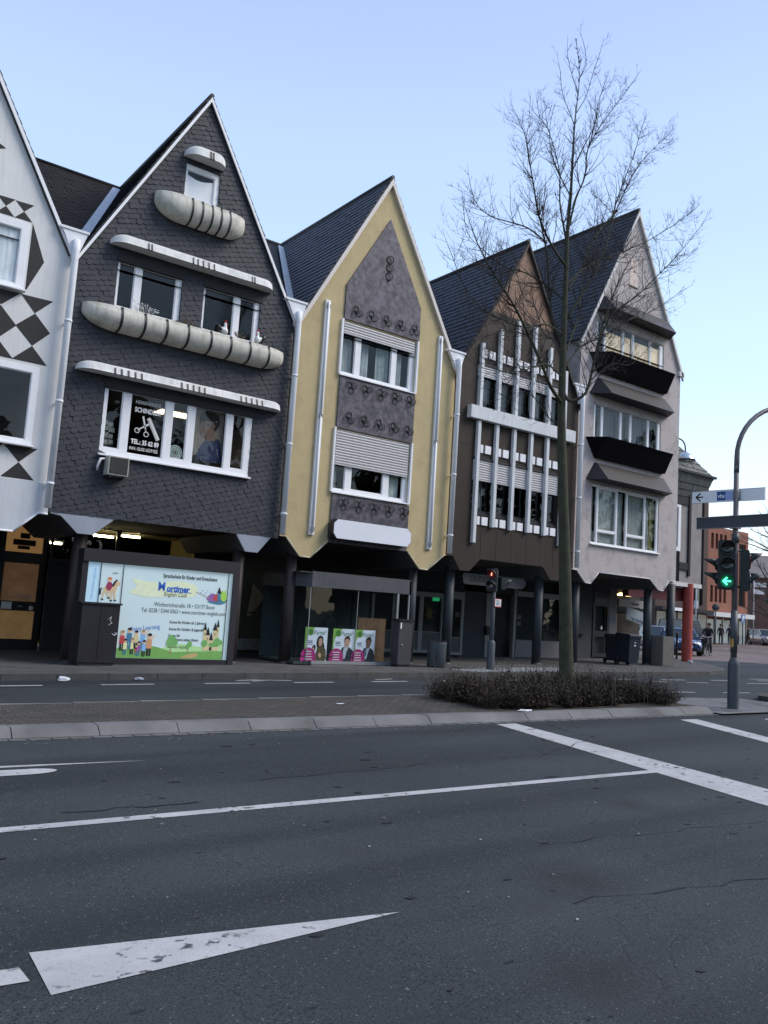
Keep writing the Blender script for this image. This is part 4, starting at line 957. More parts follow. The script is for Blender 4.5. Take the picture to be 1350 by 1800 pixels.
# plaza across the side street
b = MB(); sheet(b, [(34.3,25.4),(36,24),(38.2,22.5),(40,20.7),(46,14),(60,0),(80,-10),(80,120),(44,48)], .006); sheet(b, [(80,-10),(400,-10),(400,300),(80,300)], .006); tag(b.build('plaza', mat_island('plaza_paving', 'plaza')), kind='structure')
b = MB(); PL = [(34.3,25.4),(36,24),(38.2,22.5),(40,20.7),(46,14)]
for p, q in zip(PL[:-1], PL[1:]):
    sheet(b, [p, q, (q[0]+.2,q[1]+.22), (p[0]+.2,p[1]+.22)], .012)
tag(b.build('plaza_edge_strip', mat_island('kerb_concrete', 'kerb')), kind='structure')

# traffic island: sloped kerb stones, gutter setts, brick top
def iy(x): return 10.42-.068*(x-2.5) if x > -3 else 10.79
XI0, XI1 = -14, 15.25
M_kerb = mat_island('kerb_concrete', 'kerb')
b = MB(); x = XI0; rg = random.Random(4)
while x < XI1-.05:
    x2 = min(x+.98, XI1); a, c = x+.006, x2-.006; dz = rg.uniform(-.004,.004); dy = rg.uniform(-.006,.006)
    prof = [(-.01,-.12),(-.01,.015),(.085,.105),(.11,.118),(.30,.122),(.30,-.12)]
    P = [(a, iy(a)+y+dy, G(a)+z+dz) for y, z in prof]; Q = [(c, iy(c)+y+dy, G(c)+z+dz) for y, z in prof]; m_ = len(prof)
    b.add(P+Q, [(k,(k+1) % m_,(k+1) % m_+m_,k+m_) for k in range(m_)]+[tuple(range(m_)),tuple(range(m_,2*m_))])
    x = x2
tag(b.build('island_kerb', M_kerb), kind='structure')
b = MB(); x = XI0
while x < XI1:
    w_ = rg.uniform(.2,.27); b.add([(x+.008,iy(x)-.13,G(x)+.006),(x+w_-.008,iy(x)-.13+rg.uniform(-.01,.01),G(x)+.006),(x+w_-.008,iy(x)-.012,G(x)+.008),(x+.008,iy(x)-.012,G(x)+.008)], [(0,1,2,3)]); x += w_
tag(b.build('gutter_setts', mat('dark_setts', (.12,.115,.11), .85, .35, 2, bump=.3)), kind='structure')
b = MB(); slab(b, [(XI0,iy(XI0)+.30),(-3,iy(-3)+.30),(XI1,iy(XI1)+.30),(XI1,12.1),(14.6,12.55),(XI0,12.55)], .118); tag(b.build('island_paving', mat_island('island_bricks', 'brick')), kind='structure')
b = MB()
for x in range(int(XI0), 15): b.box(x+.006, x+.994 if x < 14 else 14.6, 12.552, 12.66, G(x)-.1, G(x)+.122)
tag(b.build('island_far_kerb', M_kerb), kind='structure')
b = MB(); sheet(b, [(10.2,iy(10.2)+.31),(15.2,iy(15.2)+.31),(15.1,11.9),(14.6,12.45),(10.5,12.45)], .122); tag(b.build('planting_soil', mat('damp_soil', (.035,.028,.02), .95, .3, 6, bump=.6, bscale=30)), kind='structure')
b = MB(); sheet(b, [(15.26,9.55),(19.0,9.35),(19.0,11.3),(15.26,12.2)], .03); tag(b.build('refuge_crossing', mat_island('light_setts', 'setts')), kind='structure')
b = MB(); sheet(b, [(15.3,9.36),(19.0,9.14),(19.0,9.34),(15.3,9.54)], .034); tag(b.build('refuge_kerb', M_kerb), kind='structure')
b = MB(); slab(b, [(19.2,9.4),(40,8.4),(40,11.2),(20.2,11.4),(19.4,11.0)], .12); tag(b.build('second_island', mat_island('island_bricks', 'brick')), kind='structure')
# painted markings
b = MB()
def strip(mb, p, q, w_):
    p, q = Vector(p), Vector(q); d = (q-p).normalized(); n_ = Vector((-d.y,d.x))*w_/2; sheet(mb, [tuple(p-n_),tuple(q-n_),tuple(q+n_),tuple(p+n_)], .004)
strip(b, (-12,7.44), (8.72,6.16), .13)                                   # lane line
sheet(b, [(9.62,9.72),(10.02,9.70),(9.02,4.95),(8.42,2.1),(7.86,2.1),(8.22,4.62)], .0042)   # stop line
sheet(b, [(13.66,9.2),(14.1,9.15),(13.0,6.9),(11.2,2.0),(10.75,2.0),(12.6,7.0)], .004)
strip(b, (15.7,8.75), (16.0,8.05), .16); 
sheet(b, [(3.22,3.95),(1.30,4.36),(1.265,3.87)], .004); sheet(b, [(-2,4.62),(1.22,4.215),(1.225,4.05),(-2,4.4)], .004)   # arrow
sheet(b, [(3.61,8.71),(-1,9.35),(-1,9.1),(2.16,8.82)], .004); 
P = [(2.35+.28*math.cos(a),8.55+.13*math.sin(a)) for a in [math.pi/2-math.pi*k/8 for k in range(9)]]; sheet(b, [(-1,8.95)]+P+[(-1,8.6)], .0044)
strip(b, (-30,12.75), (15.2,12.75), .11)
for k in range(-14, 13):
    x = 5.56+2.08*k; y = 15.98 if x < 20 else 15.98-(x-20)*.16
    strip(b, (x,y), (x+1.02,y if x < 20 else y-.16), .12)
for a, c in (((21.1,15.35),(21.7,15.05)),((22.4,14.9),(23.1,14.65)),((24.6,14.3),(25.6,14.1)),((26.8,15.5),(27.8,15.2)),((29.0,14.9),(30,14.6)),((31.5,14.2),(32.7,13.9)),((18.6,12.9),(19.5,12.7)),((20.4,12.5),(21.3,12.3))): strip(b, a, c, .11)
for a, c in (((8.9,16.35),(9.5,16.55)),((9.2,16.55),(9.9,16.4)),((12.2,16.4),(12.8,16.55)),((8.6,16.5),(9.2,16.6))): strip(b, a, c, .1)   # worn cycle symbol
tag(b.build('road_markings', mat_island('road_paint', 'paint')), kind='structure')
# long repaired crack across the lanes
b = MB(); rg = random.Random(9)
for (p, q, n, wd) in (((10.15,8.25),(8.0,7.35),14,.02),((10.5,9.5),(10.15,8.25),8,.018),((4.2,3.6),(9.5,2.55),22,.014),((2.2,6.9),(3.4,6.85),9,.03),((4.0,7.4),(6.4,7.5),12,.02),((5.0,4.6),(7.6,4.2),14,.012)):
    pts = [Vector(p).lerp(Vector(q), k/n)+Vector((rg.uniform(-.05,.05),rg.uniform(-.05,.05))) for k in range(n+1)]
    for k in range(n):
        d = (pts[k+1]-pts[k]).normalized(); nn = Vector((-d.y,d.x)); w0 = wd*rg.uniform(.3,1); sheet(b, [tuple(pts[k]-nn*w0/2),tuple(pts[k+1]-nn*w0/2),tuple(pts[k+1]+nn*w0/2),tuple(pts[k]+nn*w0/2)], .0052)
for k in range(120):
    x = rg.uniform(.8,12); y = rg.uniform(2.2,9.3)
    if y > iy(x)-.4: continue
    r_ = .008+.04*rg.random()**2; ax_ = rg.uniform(.8,2.6); P = []
    for q in range(9):
        a = 2*math.pi*q/9; rr = r_*rg.uniform(.45,1.2); P.append((x+rr*ax_*math.cos(a), y+rr*.8*math.sin(a)-.07*rr*ax_*math.cos(a)))
    sheet(b, P, .0053)
tag(b.build('road_cracks', mat('bitumen_crack', (.012,.012,.013), .6)), kind='structure')
#@@GROUND

# ------------------------------------------------------------------ advertising case, cabinets, vitrine, posters
def zg(x): return .12+G(x)
M_caseframe = mat('dark_case_frame', (.026,.022,.026), .5, .12, 2, streak=.15)
bc = thing('advertising_case', 'big lit advertising case of a language school with a wide dark frame', 'advertising case', (7.85,19.3,zg(7.85)))
b = MB(); b.box(5.93,9.76,18.96,19.95,2.38,2.66); b.box(9.60,9.76,18.96,19.95,.12,2.38); b.box(5.93,6.06,19.0,19.95,.12,2.38); b.box(6.06,9.6,18.98,19.95,.13,.27); b.box(5.95,9.7,19.9,19.95,.2,2.6)
b.build('frame', M_caseframe, bc)
M_lit = mat('lit_opal_panel', (.46,.55,.57), .5, .02, .8, emit=(.60,.80,.84), estr=.2)
MB().box(6.87,9.48,19.02,19.06,.28,2.37).build('lit_panel', M_lit, bc)
MB().box(6.36,6.855,19.02,19.06,1.44,2.37).build('lit_panel', M_lit, bc)
MB().box(6.07,6.345,19.02,19.06,1.44,2.37).build('lit_panel', mat('lit_blue_panel', (.45,.6,.68), .5, .02, .8, emit=(.42,.68,.86), estr=.2), bc)
MB().box(9.495,9.60,19.02,19.06,.28,2.37).build('lit_panel', M_lit, bc)
def lit(n, c, e=.2): return mat('lit_print_'+n, c, .6, .06, 8, emit=c, estr=e)
Lk, Lb, Lg, Lg2, Ly, Lr, Lbr, Lp, Lsk = lit('ink',(.012,.014,.02),.2), lit('blue',(.02,.10,.42)), lit('green',(.14,.32,.08)), lit('pale_green',(.34,.56,.26)), lit('yellow',(.62,.62,.32)), lit('red',(.42,.05,.06)), lit('brown',(.30,.19,.10)), lit('purple',(.22,.10,.30)), lit('skin',(.58,.36,.24))
Lcas, Lblue2, Lteal = lit('sandstone',(.50,.44,.24)), lit('sky_blue',(.18,.36,.62)), lit('dark_teal',(.05,.16,.26))
yb = 19.016
def T(s, size, x, z, m=Lk, **k): lettering(bc, s, size, (x,yb-.004,z), (1,0,0), (0,0,1), m, **k)
T('Sprachschule für Kinder und Erwachsene', .125, 8.50, 2.19, bold=.003, sx=.66)
def shape(pts, m, d=0, nm='print', n=5): q = MB(); blob(q, pts, yb-.002*d, .0015, n); q.build(nm, m, bc)
def poly(pts, m, d=0, nm='print'): MB().fac(pts, yb-.002*d, yb-.002*d+.0015).build(nm, m, bc)
shape([(7.1,2.06),(7.6,2.02),(8.2,2.08),(8.62,2.03),(8.7,1.9),(8.58,1.74),(8.1,1.72),(7.5,1.68),(7.05,1.75),(7.2,1.9)], lit('pale_yellow',(.60,.66,.46)))
T('M', .28, 7.80, 1.93, Lb, bold=.008, sx=.85); T('ortimer', .19, 8.21, 1.90, Lb, bold=.008, sx=.95); T('English Club', .135, 8.15, 1.765, Lk, sx=.85, shear=.1)
bq = MB(); bq.box(7.92, 8.55, yb-.004, yb-.0025, 1.822, 1.838); bq.build('print', Lb, bc)
T('Wichterichstraße 18 • 53177 Bonn', .135, 8.42, 1.52, sx=.80); T('Tel. 0228 / 5344 0363 • www.mortimer-english.com', .135, 8.42, 1.375, sx=.74)
T('Kurse für Kinder ab 2 Jahren', .088, 8.07, 1.13, bold=.002, align='LEFT', sx=.86); T('Kurse für Schüler & Jugendliche', .088, 8.07, .97, bold=.002, align='LEFT', sx=.86)
T('Kurse für', .088, 8.07, .82, bold=.002, align='LEFT', sx=.86); T('Erwachsene jeden Alters', .088, 8.07, .73, bold=.002, align='LEFT', sx=.86); T('Business English', .088, 8.07, .56, bold=.002, align='LEFT', sx=.86)
lettering(bc, 'Enjoy Learning', .15, (7.50,yb-.004,.97), (1,0,.13), (-.1,0,1), Lb, sx=.78)
lettering(bc, 'www.mortimer-english.com', .085, (6.21,yb-.004,1.9), (.05,0,1), (-1,0,.05), Lblue2, sx=.72)
# landscape strip
poly([(6.88,.285),(9.47,.285),(9.47,.50),(9.1,.56),(8.7,.50),(8.2,.46),(7.75,.56),(7.3,.60),(6.88,.50)], Lg, 1)
poly([(7.9,.52),(8.4,.64),(8.9,.58),(9.47,.66),(9.47,.49),(8.9,.47),(8.2,.44)], Lg2, 2)
shape([(8.4,.32),(8.7,.42),(8.85,.40),(8.7,.31)], lit('path',(.40,.30,.14)), 3)
def tree_print(x, z, r_):
    poly([(x-.02*r_*5,z-.02),(x+.02*r_*5,z-.02),(x+.01,z+r_*1.3),(x-.01,z+r_*1.3)], Lbr, 3)
    q = MB(); rg = random.Random(int(x*77))
    for k in range(9):
        a = rg.uniform(0,6.28); c = (x+r_*.75*math.cos(a)*rg.random(), z+r_*1.45+r_*.6*math.sin(a)*rg.random()); q.disc((c[0],yb-.009-.0006*k,c[1]),(1,0,0),(0,0,1),r_*.5,None,9)
    q.build('print', lit('leaf',(.13,.33,.10)), bc)
tree_print(8.15, .42, .17); tree_print(8.58, .47, .10); tree_print(9.0,.52,.10); tree_print(9.32,.52,.12); tree_print(9.2,.5,.09)
# storybook towers on the hill: plain towers with dark pointed roofs
for x, z0, z1, wd in ((8.98,.5,.98,.07),(9.06,.5,.86,.09),(9.15,.5,.74,.08),(9.24,.5,.98,.09),(9.31,.5,1.06,.06)):
    poly([(x-wd/2,z0),(x+wd/2,z0),(x+wd/2,z1),(x-wd/2,z1)], Lcas, 4); poly([(x-wd*.65,z1),(x+wd*.65,z1),(x,z1+.2)], Lk, 5)
    poly([(x-.012,z1-.12),(x+.012,z1-.12),(x+.012,z1-.06),(x-.012,z1-.06)], Lbr, 6)
poly([(8.95,.5),(9.36,.5),(9.36,.64),(8.95,.64)], Lcas, 5); poly([(9.12,.5),(9.18,.5),(9.18,.58),(9.12,.58)], Lk, 6)
# group of cheering people
rg = random.Random(21)
for k, (x, z, s_, c) in enumerate(((6.98,.78,1.1,Lr),(7.14,.84,1.15,Lteal),(7.30,.80,1.0,Lcas),(7.46,.82,1.05,Lblue2),(7.62,.72,1.25,lit('orange',(.5,.26,.14))),(7.06,.62,.85,Ly),(7.22,.64,.9,Ly),(7.38,.58,.8,Lp),(7.5,.6,.9,Lblue2),(7.33,.52,.6,Lr))):
    h_ = .17*s_; poly([(x-.055*s_,z-h_),(x+.055*s_,z-h_),(x+.05*s_,z),(x-.05*s_,z)], c, 4+k % 3)
    poly([(x-.04*s_,z-h_*1.8),(x-.008,z-h_*1.8),(x-.008,z-h_),(x-.045*s_,z-h_)], Lteal if k % 2 else Lk, 4+k % 3); poly([(x+.008,z-h_*1.8),(x+.04*s_,z-h_*1.8),(x+.045*s_,z-h_),(x+.008,z-h_)], Lteal if k % 2 else Lk, 4+k % 3)
    q = MB(); q.disc((x,yb-.012-.0005*k,z+.05*s_),(1,0,0),(0,0,1),.04*s_,.05*s_,10); q.build('print', Lsk, bc)
    q = MB(); q.disc((x,yb-.0125-.0005*k,z+.08*s_),(1,0,0),(0,0,1),.045*s_,.03*s_,10); q.build('print', Lk if k % 3 else Lbr, bc)
    if k in (3,4): poly([(x+.03,z-.02),(x+.05,z-.03),(x+.14,z+.10),(x+.12,z+.11)], Lsk, 7)
# child on a rocking horse
xh = 6.60; zh = 1.80
shape([(xh-.16,zh-.02),(xh-.1,zh+.06),(xh+.06,zh+.05),(xh+.13,zh+.18),(xh+.2,zh+.17),(xh+.22,zh+.10),(xh+.15,zh+.06),(xh+.12,zh-.06),(xh-.1,zh-.09)], lit('fawn',(.52,.40,.24)), 1)
for a_, c_ in (((xh-.13,zh-.05),(xh-.17,zh-.24)),((xh-.06,zh-.07),(xh-.03,zh-.2)),((xh+.04,zh-.07),(xh+.03,zh-.26)),((xh+.1,zh-.05),(xh+.12,zh-.25))):
    q = MB(); bar(q, a_, c_, .05, .03, yb-.004, .0015); q.build('print', lit('fawn',(.52,.40,.24)), bc); q = MB(); q.disc((c_[0]+.01,yb-.007,c_[1]),(1,0,0),(0,0,1),.03,.02,8); q.build('print', Lk, bc)
shape([(xh-.17,zh+.02),(xh-.24,zh-.02),(xh-.24,zh-.14),(xh-.2,zh-.12),(xh-.2,zh-.03)], Lk, 2); shape([(xh+.03,zh+.08),(xh+.1,zh+.2),(xh+.16,zh+.22),(xh+.12,zh+.16),(xh+.07,zh+.06)], Lk, 2)
shape([(xh-.1,zh+.02),(xh-.07,zh+.14),(xh+.01,zh+.15),(xh+.04,zh+.05),(xh-.02,zh-.04)], lit('maroon',(.25,.03,.08)), 3)
q = MB(); q.disc((xh-.03,yb-.009,zh+.2),(1,0,0),(0,0,1),.045,.05,12); q.build('print', Lsk, bc); q = MB(); q.disc((xh-.03,yb-.0095,zh+.235),(1,0,0),(0,0,1),.05,.03,12); q.build('print', lit('ginger',(.45,.16,.05)), bc)
for k in range(4): q = MB(); bar(q, (xh+.02+.03*k,zh+.33+.02*(k % 2)), (xh+.06+.03*k,zh+.39-.03*(k % 2)), .008, .008, yb-.004, .0015); q.build('print', Lk, bc)
# plain pictures right of the name: broomstick riders reduced to coloured figures
for k in range(7): q = MB(); q.disc((8.78+.045*k,yb-.005,1.86+.06*math.sin(k*2.1)),(1,0,0),(0,0,1),.013,None,6); q.build('print', Lb, bc)
q = MB(); bar(q, (8.66,1.87), (9.1,1.72), .012, .012, yb-.005, .0015); q.build('print', Lbr, bc)
shape([(8.95,1.72),(9.02,1.82),(9.12,1.86),(9.2,1.80),(9.22,1.7),(9.08,1.66)], Lp, 3); shape([(9.12,1.70),(9.17,1.84),(9.23,1.83),(9.26,1.7)], Lr, 4)
shape([(8.98,1.66),(9.2,1.70),(9.45,1.76),(9.46,1.66),(9.3,1.60),(9.1,1.62)], Lteal, 2)
shape([(9.23,1.72),(9.23,1.86),(9.27,1.90),(9.3,1.86),(9.31,1.72)], Lteal, 5); poly([(9.21,1.88),(9.33,1.86),(9.26,2.03)], Lk, 6)
shape([(9.33,1.72),(9.31,1.84),(9.34,1.96),(9.38,1.9),(9.42,1.97),(9.44,1.88),(9.47,1.82),(9.46,1.72),(9.4,1.68)], lit('lime',(.30,.52,.08)), 5)
for bx_ in ((6.347,6.358,19.0,19.02,1.44,2.37),(6.857,6.868,19.0,19.02,.28,2.37),(9.483,9.492,19.0,19.02,.28,2.37)): MB().box(*bx_).build('panel_seam', M_iron, bc)

ca = thing('utility_cabinet', 'dark utility cabinet in front of the lit advertising case, with white scribbles', 'utility cabinet', (6.4,18.85,zg(6.4)), 0, 'utility cabinets on the pavement')
MB().box(5.90,6.74,18.64,18.98,zg(6.4)+.06,1.45).build('body', mat('dark_cabinet', (.016,.014,.018), .55, .15, 3, streak=.15), ca, bevel=.01)
b = MB(); b.box(5.87,6.77,18.61,19.0,1.45,1.49); b.box(5.94,6.70,18.66,18.97,zg(6.4)-.02,zg(6.4)+.06); b.build('lid_and_plinth', M_iron, ca)
b = MB(); b.box(6.32,6.326,18.633,18.64,.25,1.44); b.build('door_seam', M_rub, ca)
b = MB(); b.tube([(6.48,18.634,1.13),(6.56,18.634,1.19),(6.53,18.634,1.10),(6.58,18.634,1.07),(6.50,18.634,1.0)], .008, 5); b.tube([(6.60,18.634,.83),(6.65,18.634,.79),(6.72,18.634,.84),(6.66,18.634,.85)], .009, 5); b.build('scribble', M_letw, ca)
cb = thing('utility_cabinet', 'narrow grey steel cabinet at the right end of the glass vitrine', 'utility cabinet', (14.68,18.65,zg(14.7)), 0, 'utility cabinets on the pavement')
z = zg(14.7)
MB().box(14.45,14.93,18.5,18.82,z+.05,1.47).build('body', mat('grey_cabinet', (.055,.052,.058), .5, .1, 3, streak=.2), cb, bevel=.01)
b = MB(); b.box(14.42,14.96,18.47,18.85,1.47,1.52); b.box(14.48,14.9,18.52,18.8,z-.02,z+.05); b.build('lid_and_plinth', M_dark, cb)
b = MB(); b.box(14.49,14.53,18.485,18.498,1.26,1.42); b.build('sticker', M_letw, cb); b = MB(); b.lathe((14.57,18.5,.82),[(0,0),(.025,0),(.025,.02),(0,.025)],10,(0,-1,0)); b.build('lock', M_alu, cb)

vt = thing('glass_vitrine', 'large glass display vitrine with grey top band between the arcade columns', 'display case', (13.3,19.8,zg(13.3)))
b = MB()
b.box(11.85,15.16,18.96,19.02,2.22,2.62); b.box(11.45,11.51,19.6,20.9,2.2,2.55)
b.prism([(11.47,19.6,2.22),(11.47,19.6,2.58),(11.85,18.98,2.6),(11.85,18.98,2.22)], (.03,.03,0)); b.box(15.1,15.16,18.96,20.9,2.22,2.6); b.box(11.5,15.15,19.0,20.9,2.58,2.60)
b.build('top_band', mat('lead_grey_band', (.075,.078,.085), .6, .15, 2, streak=.2, dirt=(.05,.05,.05), dirt_amt=.5), vt)
b = MB(); rg = random.Random(3)
for k in range(60): x = rg.uniform(11.9,15.1); b.lathe((x,19.03+rg.uniform(0,.1),2.61),[(0,.03),(.04,.015),(.05,0)],6)
b.build('moss', mat('dark_moss', (.03,.035,.02), .95, .3, 20), vt)
b = MB(); b.box(12.0,14.72,18.955,19.03,zg(13)+.02,zg(13)+.10); b.box(12.0,14.4,18.93,19.0,zg(13)-.04,zg(13)+.005); b.build('base_rail', M_alu, vt)
for bx_ in ((14.70,14.76,18.97,19.03,.2,2.22),(13.36,13.375,18.985,19.0,.3,2.22),(11.84,11.86,18.98,19.0,.3,2.22),(11.46,11.5,19.58,19.62,.3,2.22),(15.1,15.14,18.97,19.01,.2,2.22)): MB().box(*bx_).build('post', M_alu, vt)
b = MB(); b.quad((11.86,18.99,.3),(14.7,18.99,.3),(14.7,18.99,2.22),(11.86,18.99,2.22)); b.quad((11.48,19.6,.3),(11.85,18.99,.3),(11.85,18.99,2.22),(11.48,19.6,2.22)); b.quad((14.77,18.99,.3),(15.1,18.99,.3),(15.1,18.99,2.22),(14.77,18.99,2.22)); b.build('pane', GLASSD, vt)
b = MB(); b.box(11.5,15.1,19.02,20.9,.22,.29); b.box(11.5,15.1,20.85,20.9,.3,2.2); b.build('display_floor_and_back', mat('vitrine_dark', (.035,.05,.052), .8, .2, 2), vt)
b = MB(); b.box(13.72,14.68,19.42,19.46,.3,1.49); b.build('wooden_board', mat('worn_plywood', (.20,.115,.06), .7, .25, 3, streak=.35), vt)
for k, x in enumerate((12.3,13.2,14.1)): b = MB(); b.box(x,x+.05,20.3,20.36,.3,2.2); b.build('inner_post', M_shopdark, vt)

M_pgreen = mat('poster_green', (.26,.50,.10), .5, .1, 4); M_pwhite = mat('poster_white', (.78,.82,.90), .5, .05, 3); M_pmag = mat('poster_magenta', (.42,.03,.19), .5, .08, 3)
M_pdg = mat('poster_dark_green', (.03,.18,.10), .5); M_suit = mat('poster_suit', (.022,.028,.04), .7, .2, 6); M_psk = mat('poster_skin', (.58,.35,.25), .6, .12, 8); M_psk2 = mat('poster_tan_skin', (.22,.115,.075), .6, .12, 8)
M_hair = mat('poster_dark_hair', (.02,.015,.012), .7, .2, 9); M_hairb = mat('poster_brown_hair', (.07,.045,.03), .7, .2, 9); M_shirt = mat('poster_shirt', (.5,.55,.62), .6, .05)
M_print = mat('poster_patterned_dress', (.10,.075,.03), .7, .8, 22); M_grey_ = mat('poster_grey_text', (.12,.14,.2), .6)
def poster(x0, x1, z0, z1, kind, label):
    t = thing('election_poster', label, 'poster', ((x0+x1)/2,19.03,z0), 0, 'election posters in the vitrine'); y = 19.03; w_ = x1-x0; h_ = z1-z0
    def X(u): return x0+u*w_
    def Z(v): return z0+v*h_
    MB().box(x0,x1,y,y+.012,z0,z1).build('board', M_pgreen, t)
    q = MB(); P = [(X(1),Z(1)),(X(.42),Z(1)),(X(.33),Z(.88)),(X(.17),Z(.8)),(X(.08),Z(.66)),(X(.05),Z(.5)),(X(.08),Z(.32)),(X(.2),Z(.15)),(X(.3),Z(0)),(X(1),Z(0))]; q.prism([(a,y-.002,c) for a,c in P], (0,.0015,0)); q.build('white_field', M_pwhite, t)
    def S_(pts, m, d, nm): qq = MB(); blob(qq, [(X(a),Z(c)) for a,c in pts], y-.002-.002*d, .0015, 4); qq.build(nm, m, t)
    qq = MB(); qq.disc((X(.24),y-.006,Z(.86)),(1,0,0),(0,0,1),.13*w_,None,18); qq.build('round_emblem', mat('poster_mid_green', (.10,.26,.02), .5), t)
    lettering(t, 'V', .13, (X(.24),y-.009,Z(.86)), (1,0,0), (0,0,1), M_pdg, bold=.004, shear=.1)
    lettering(t, 'Partei³', .165, (X(.66),y-.006,Z(.845)), (1,0,0), (0,0,1), M_pdg, sx=.86)
    if kind == 0:
        S_([(.58,.35),(.52,.52),(.57,.7),(.68,.76),(.8,.72),(.84,.55),(.9,.42),(.84,.3),(.6,.3)], M_hair, 1, 'hair'); S_([(.62,.5),(.62,.62),(.68,.68),(.76,.66),(.78,.55),(.74,.46),(.67,.45)], M_psk, 2, 'face')
        S_([(.5,.02),(.54,.3),(.6,.44),(.7,.42),(.8,.44),(.93,.36),(.97,.2),(.95,.02)], M_print, 3, 'patterned_dress'); S_([(.36,.44),(.33,.36),(.38,.28),(.46,.3),(.5,.4),(.46,.48)], M_hair, 1, 'second_head'); S_([(.36,.40),(.36,.32),(.42,.30),(.44,.38)], M_psk, 2, 'second_face')
        S_([(.62,.18),(.68,.26),(.76,.2),(.72,.1)], M_psk, 4, 'hand')
    else:
        sk, hr = (M_psk, M_hairb) if kind == 1 else (M_psk2, M_hair)
        dx = 0 if kind == 1 else .02
        S_([(.36+dx,.02),(.4+dx,.36),(.55+dx,.46),(.7+dx,.46),(.86+dx,.40),(.97,.3),(.98,.02)], M_suit, 1, 'suit'); S_([(.52+dx,.1),(.5+dx,.34),(.58+dx,.46),(.74+dx,.46),(.66+dx,.3),(.6+dx,.12)], M_shirt, 2, 'shirt')
        S_([(.55+dx,.62),(.56+dx,.48),(.64+dx,.43),(.74+dx,.48),(.78+dx,.62),(.74+dx,.72),(.6+dx,.72)], sk, 3, 'face'); S_([(.53+dx,.6),(.54+dx,.72),(.62+dx,.78),(.74+dx,.78),(.8+dx,.7),(.79+dx,.6),(.75+dx,.68),(.6+dx,.69)], hr, 4, 'hair')
        if kind == 2: qq = MB(); bar(qq, (X(.58),Z(.44)), (X(.56),Z(.2)), .03, .045, y-.012, .0015); qq.build('tie', M_grey_, t)
    cx = .66 if kind else .68; qq = MB()
    for ex in (cx-.045, cx+.05): qq.disc((X(ex),y-.0125,Z(.605)),(1,0,0),(0,0,1),.014*w_,.01*h_,6)
    qq.box(X(cx-.035),X(cx+.05),y-.0125,y-.0115,Z(.515),Z(.523)); qq.build('facial_features', M_hair, t)
    qq = MB(); qq.disc((X(.18),y-.014,Z(.12)),(1,0,0),(0,0,1),.33*w_,.28*h_,22,0,math.pi); qq.prism([(X(-.15),y-.014,Z(.0)),(X(.51),y-.014,Z(.0)),(X(.51),y-.014,Z(.12)),(X(-.15),y-.014,Z(.12))],(0,.0015,0)); qq.build('magenta_badge', M_pmag, t)
    qq = MB(); rg = random.Random(kind)
    for k in range(4):
        a = .22-rg.uniform(0,.06); qq.box(X(.18-a*.8), X(.18+a*.8), y-.017, y-.0155, Z(.27-.075*k), Z(.295-.075*k))
    qq.build('badge_text_lines', M_letw, t)
    qq = MB(); qq.box(X(.12),X(.36),y-.005,y-.0036,Z(.58),Z(.605)); qq.box(X(.13),X(.34),y-.005,y-.0036,Z(.53),Z(.56)); qq.box(X(.12),X(.4),y-.005,y-.0036,Z(.485),Z(.5)); qq.build('small_text_lines', M_grey_, t)
poster(11.80,12.49,.30,1.17,0,'green and white election poster of a long-haired woman in a patterned dress')
poster(12.67,13.36,.30,1.165,1,'green and white election poster of a brown-haired man in suit and open shirt')
poster(13.375,14.05,.30,1.16,2,'green and white election poster of a dark-haired man in suit and tie')

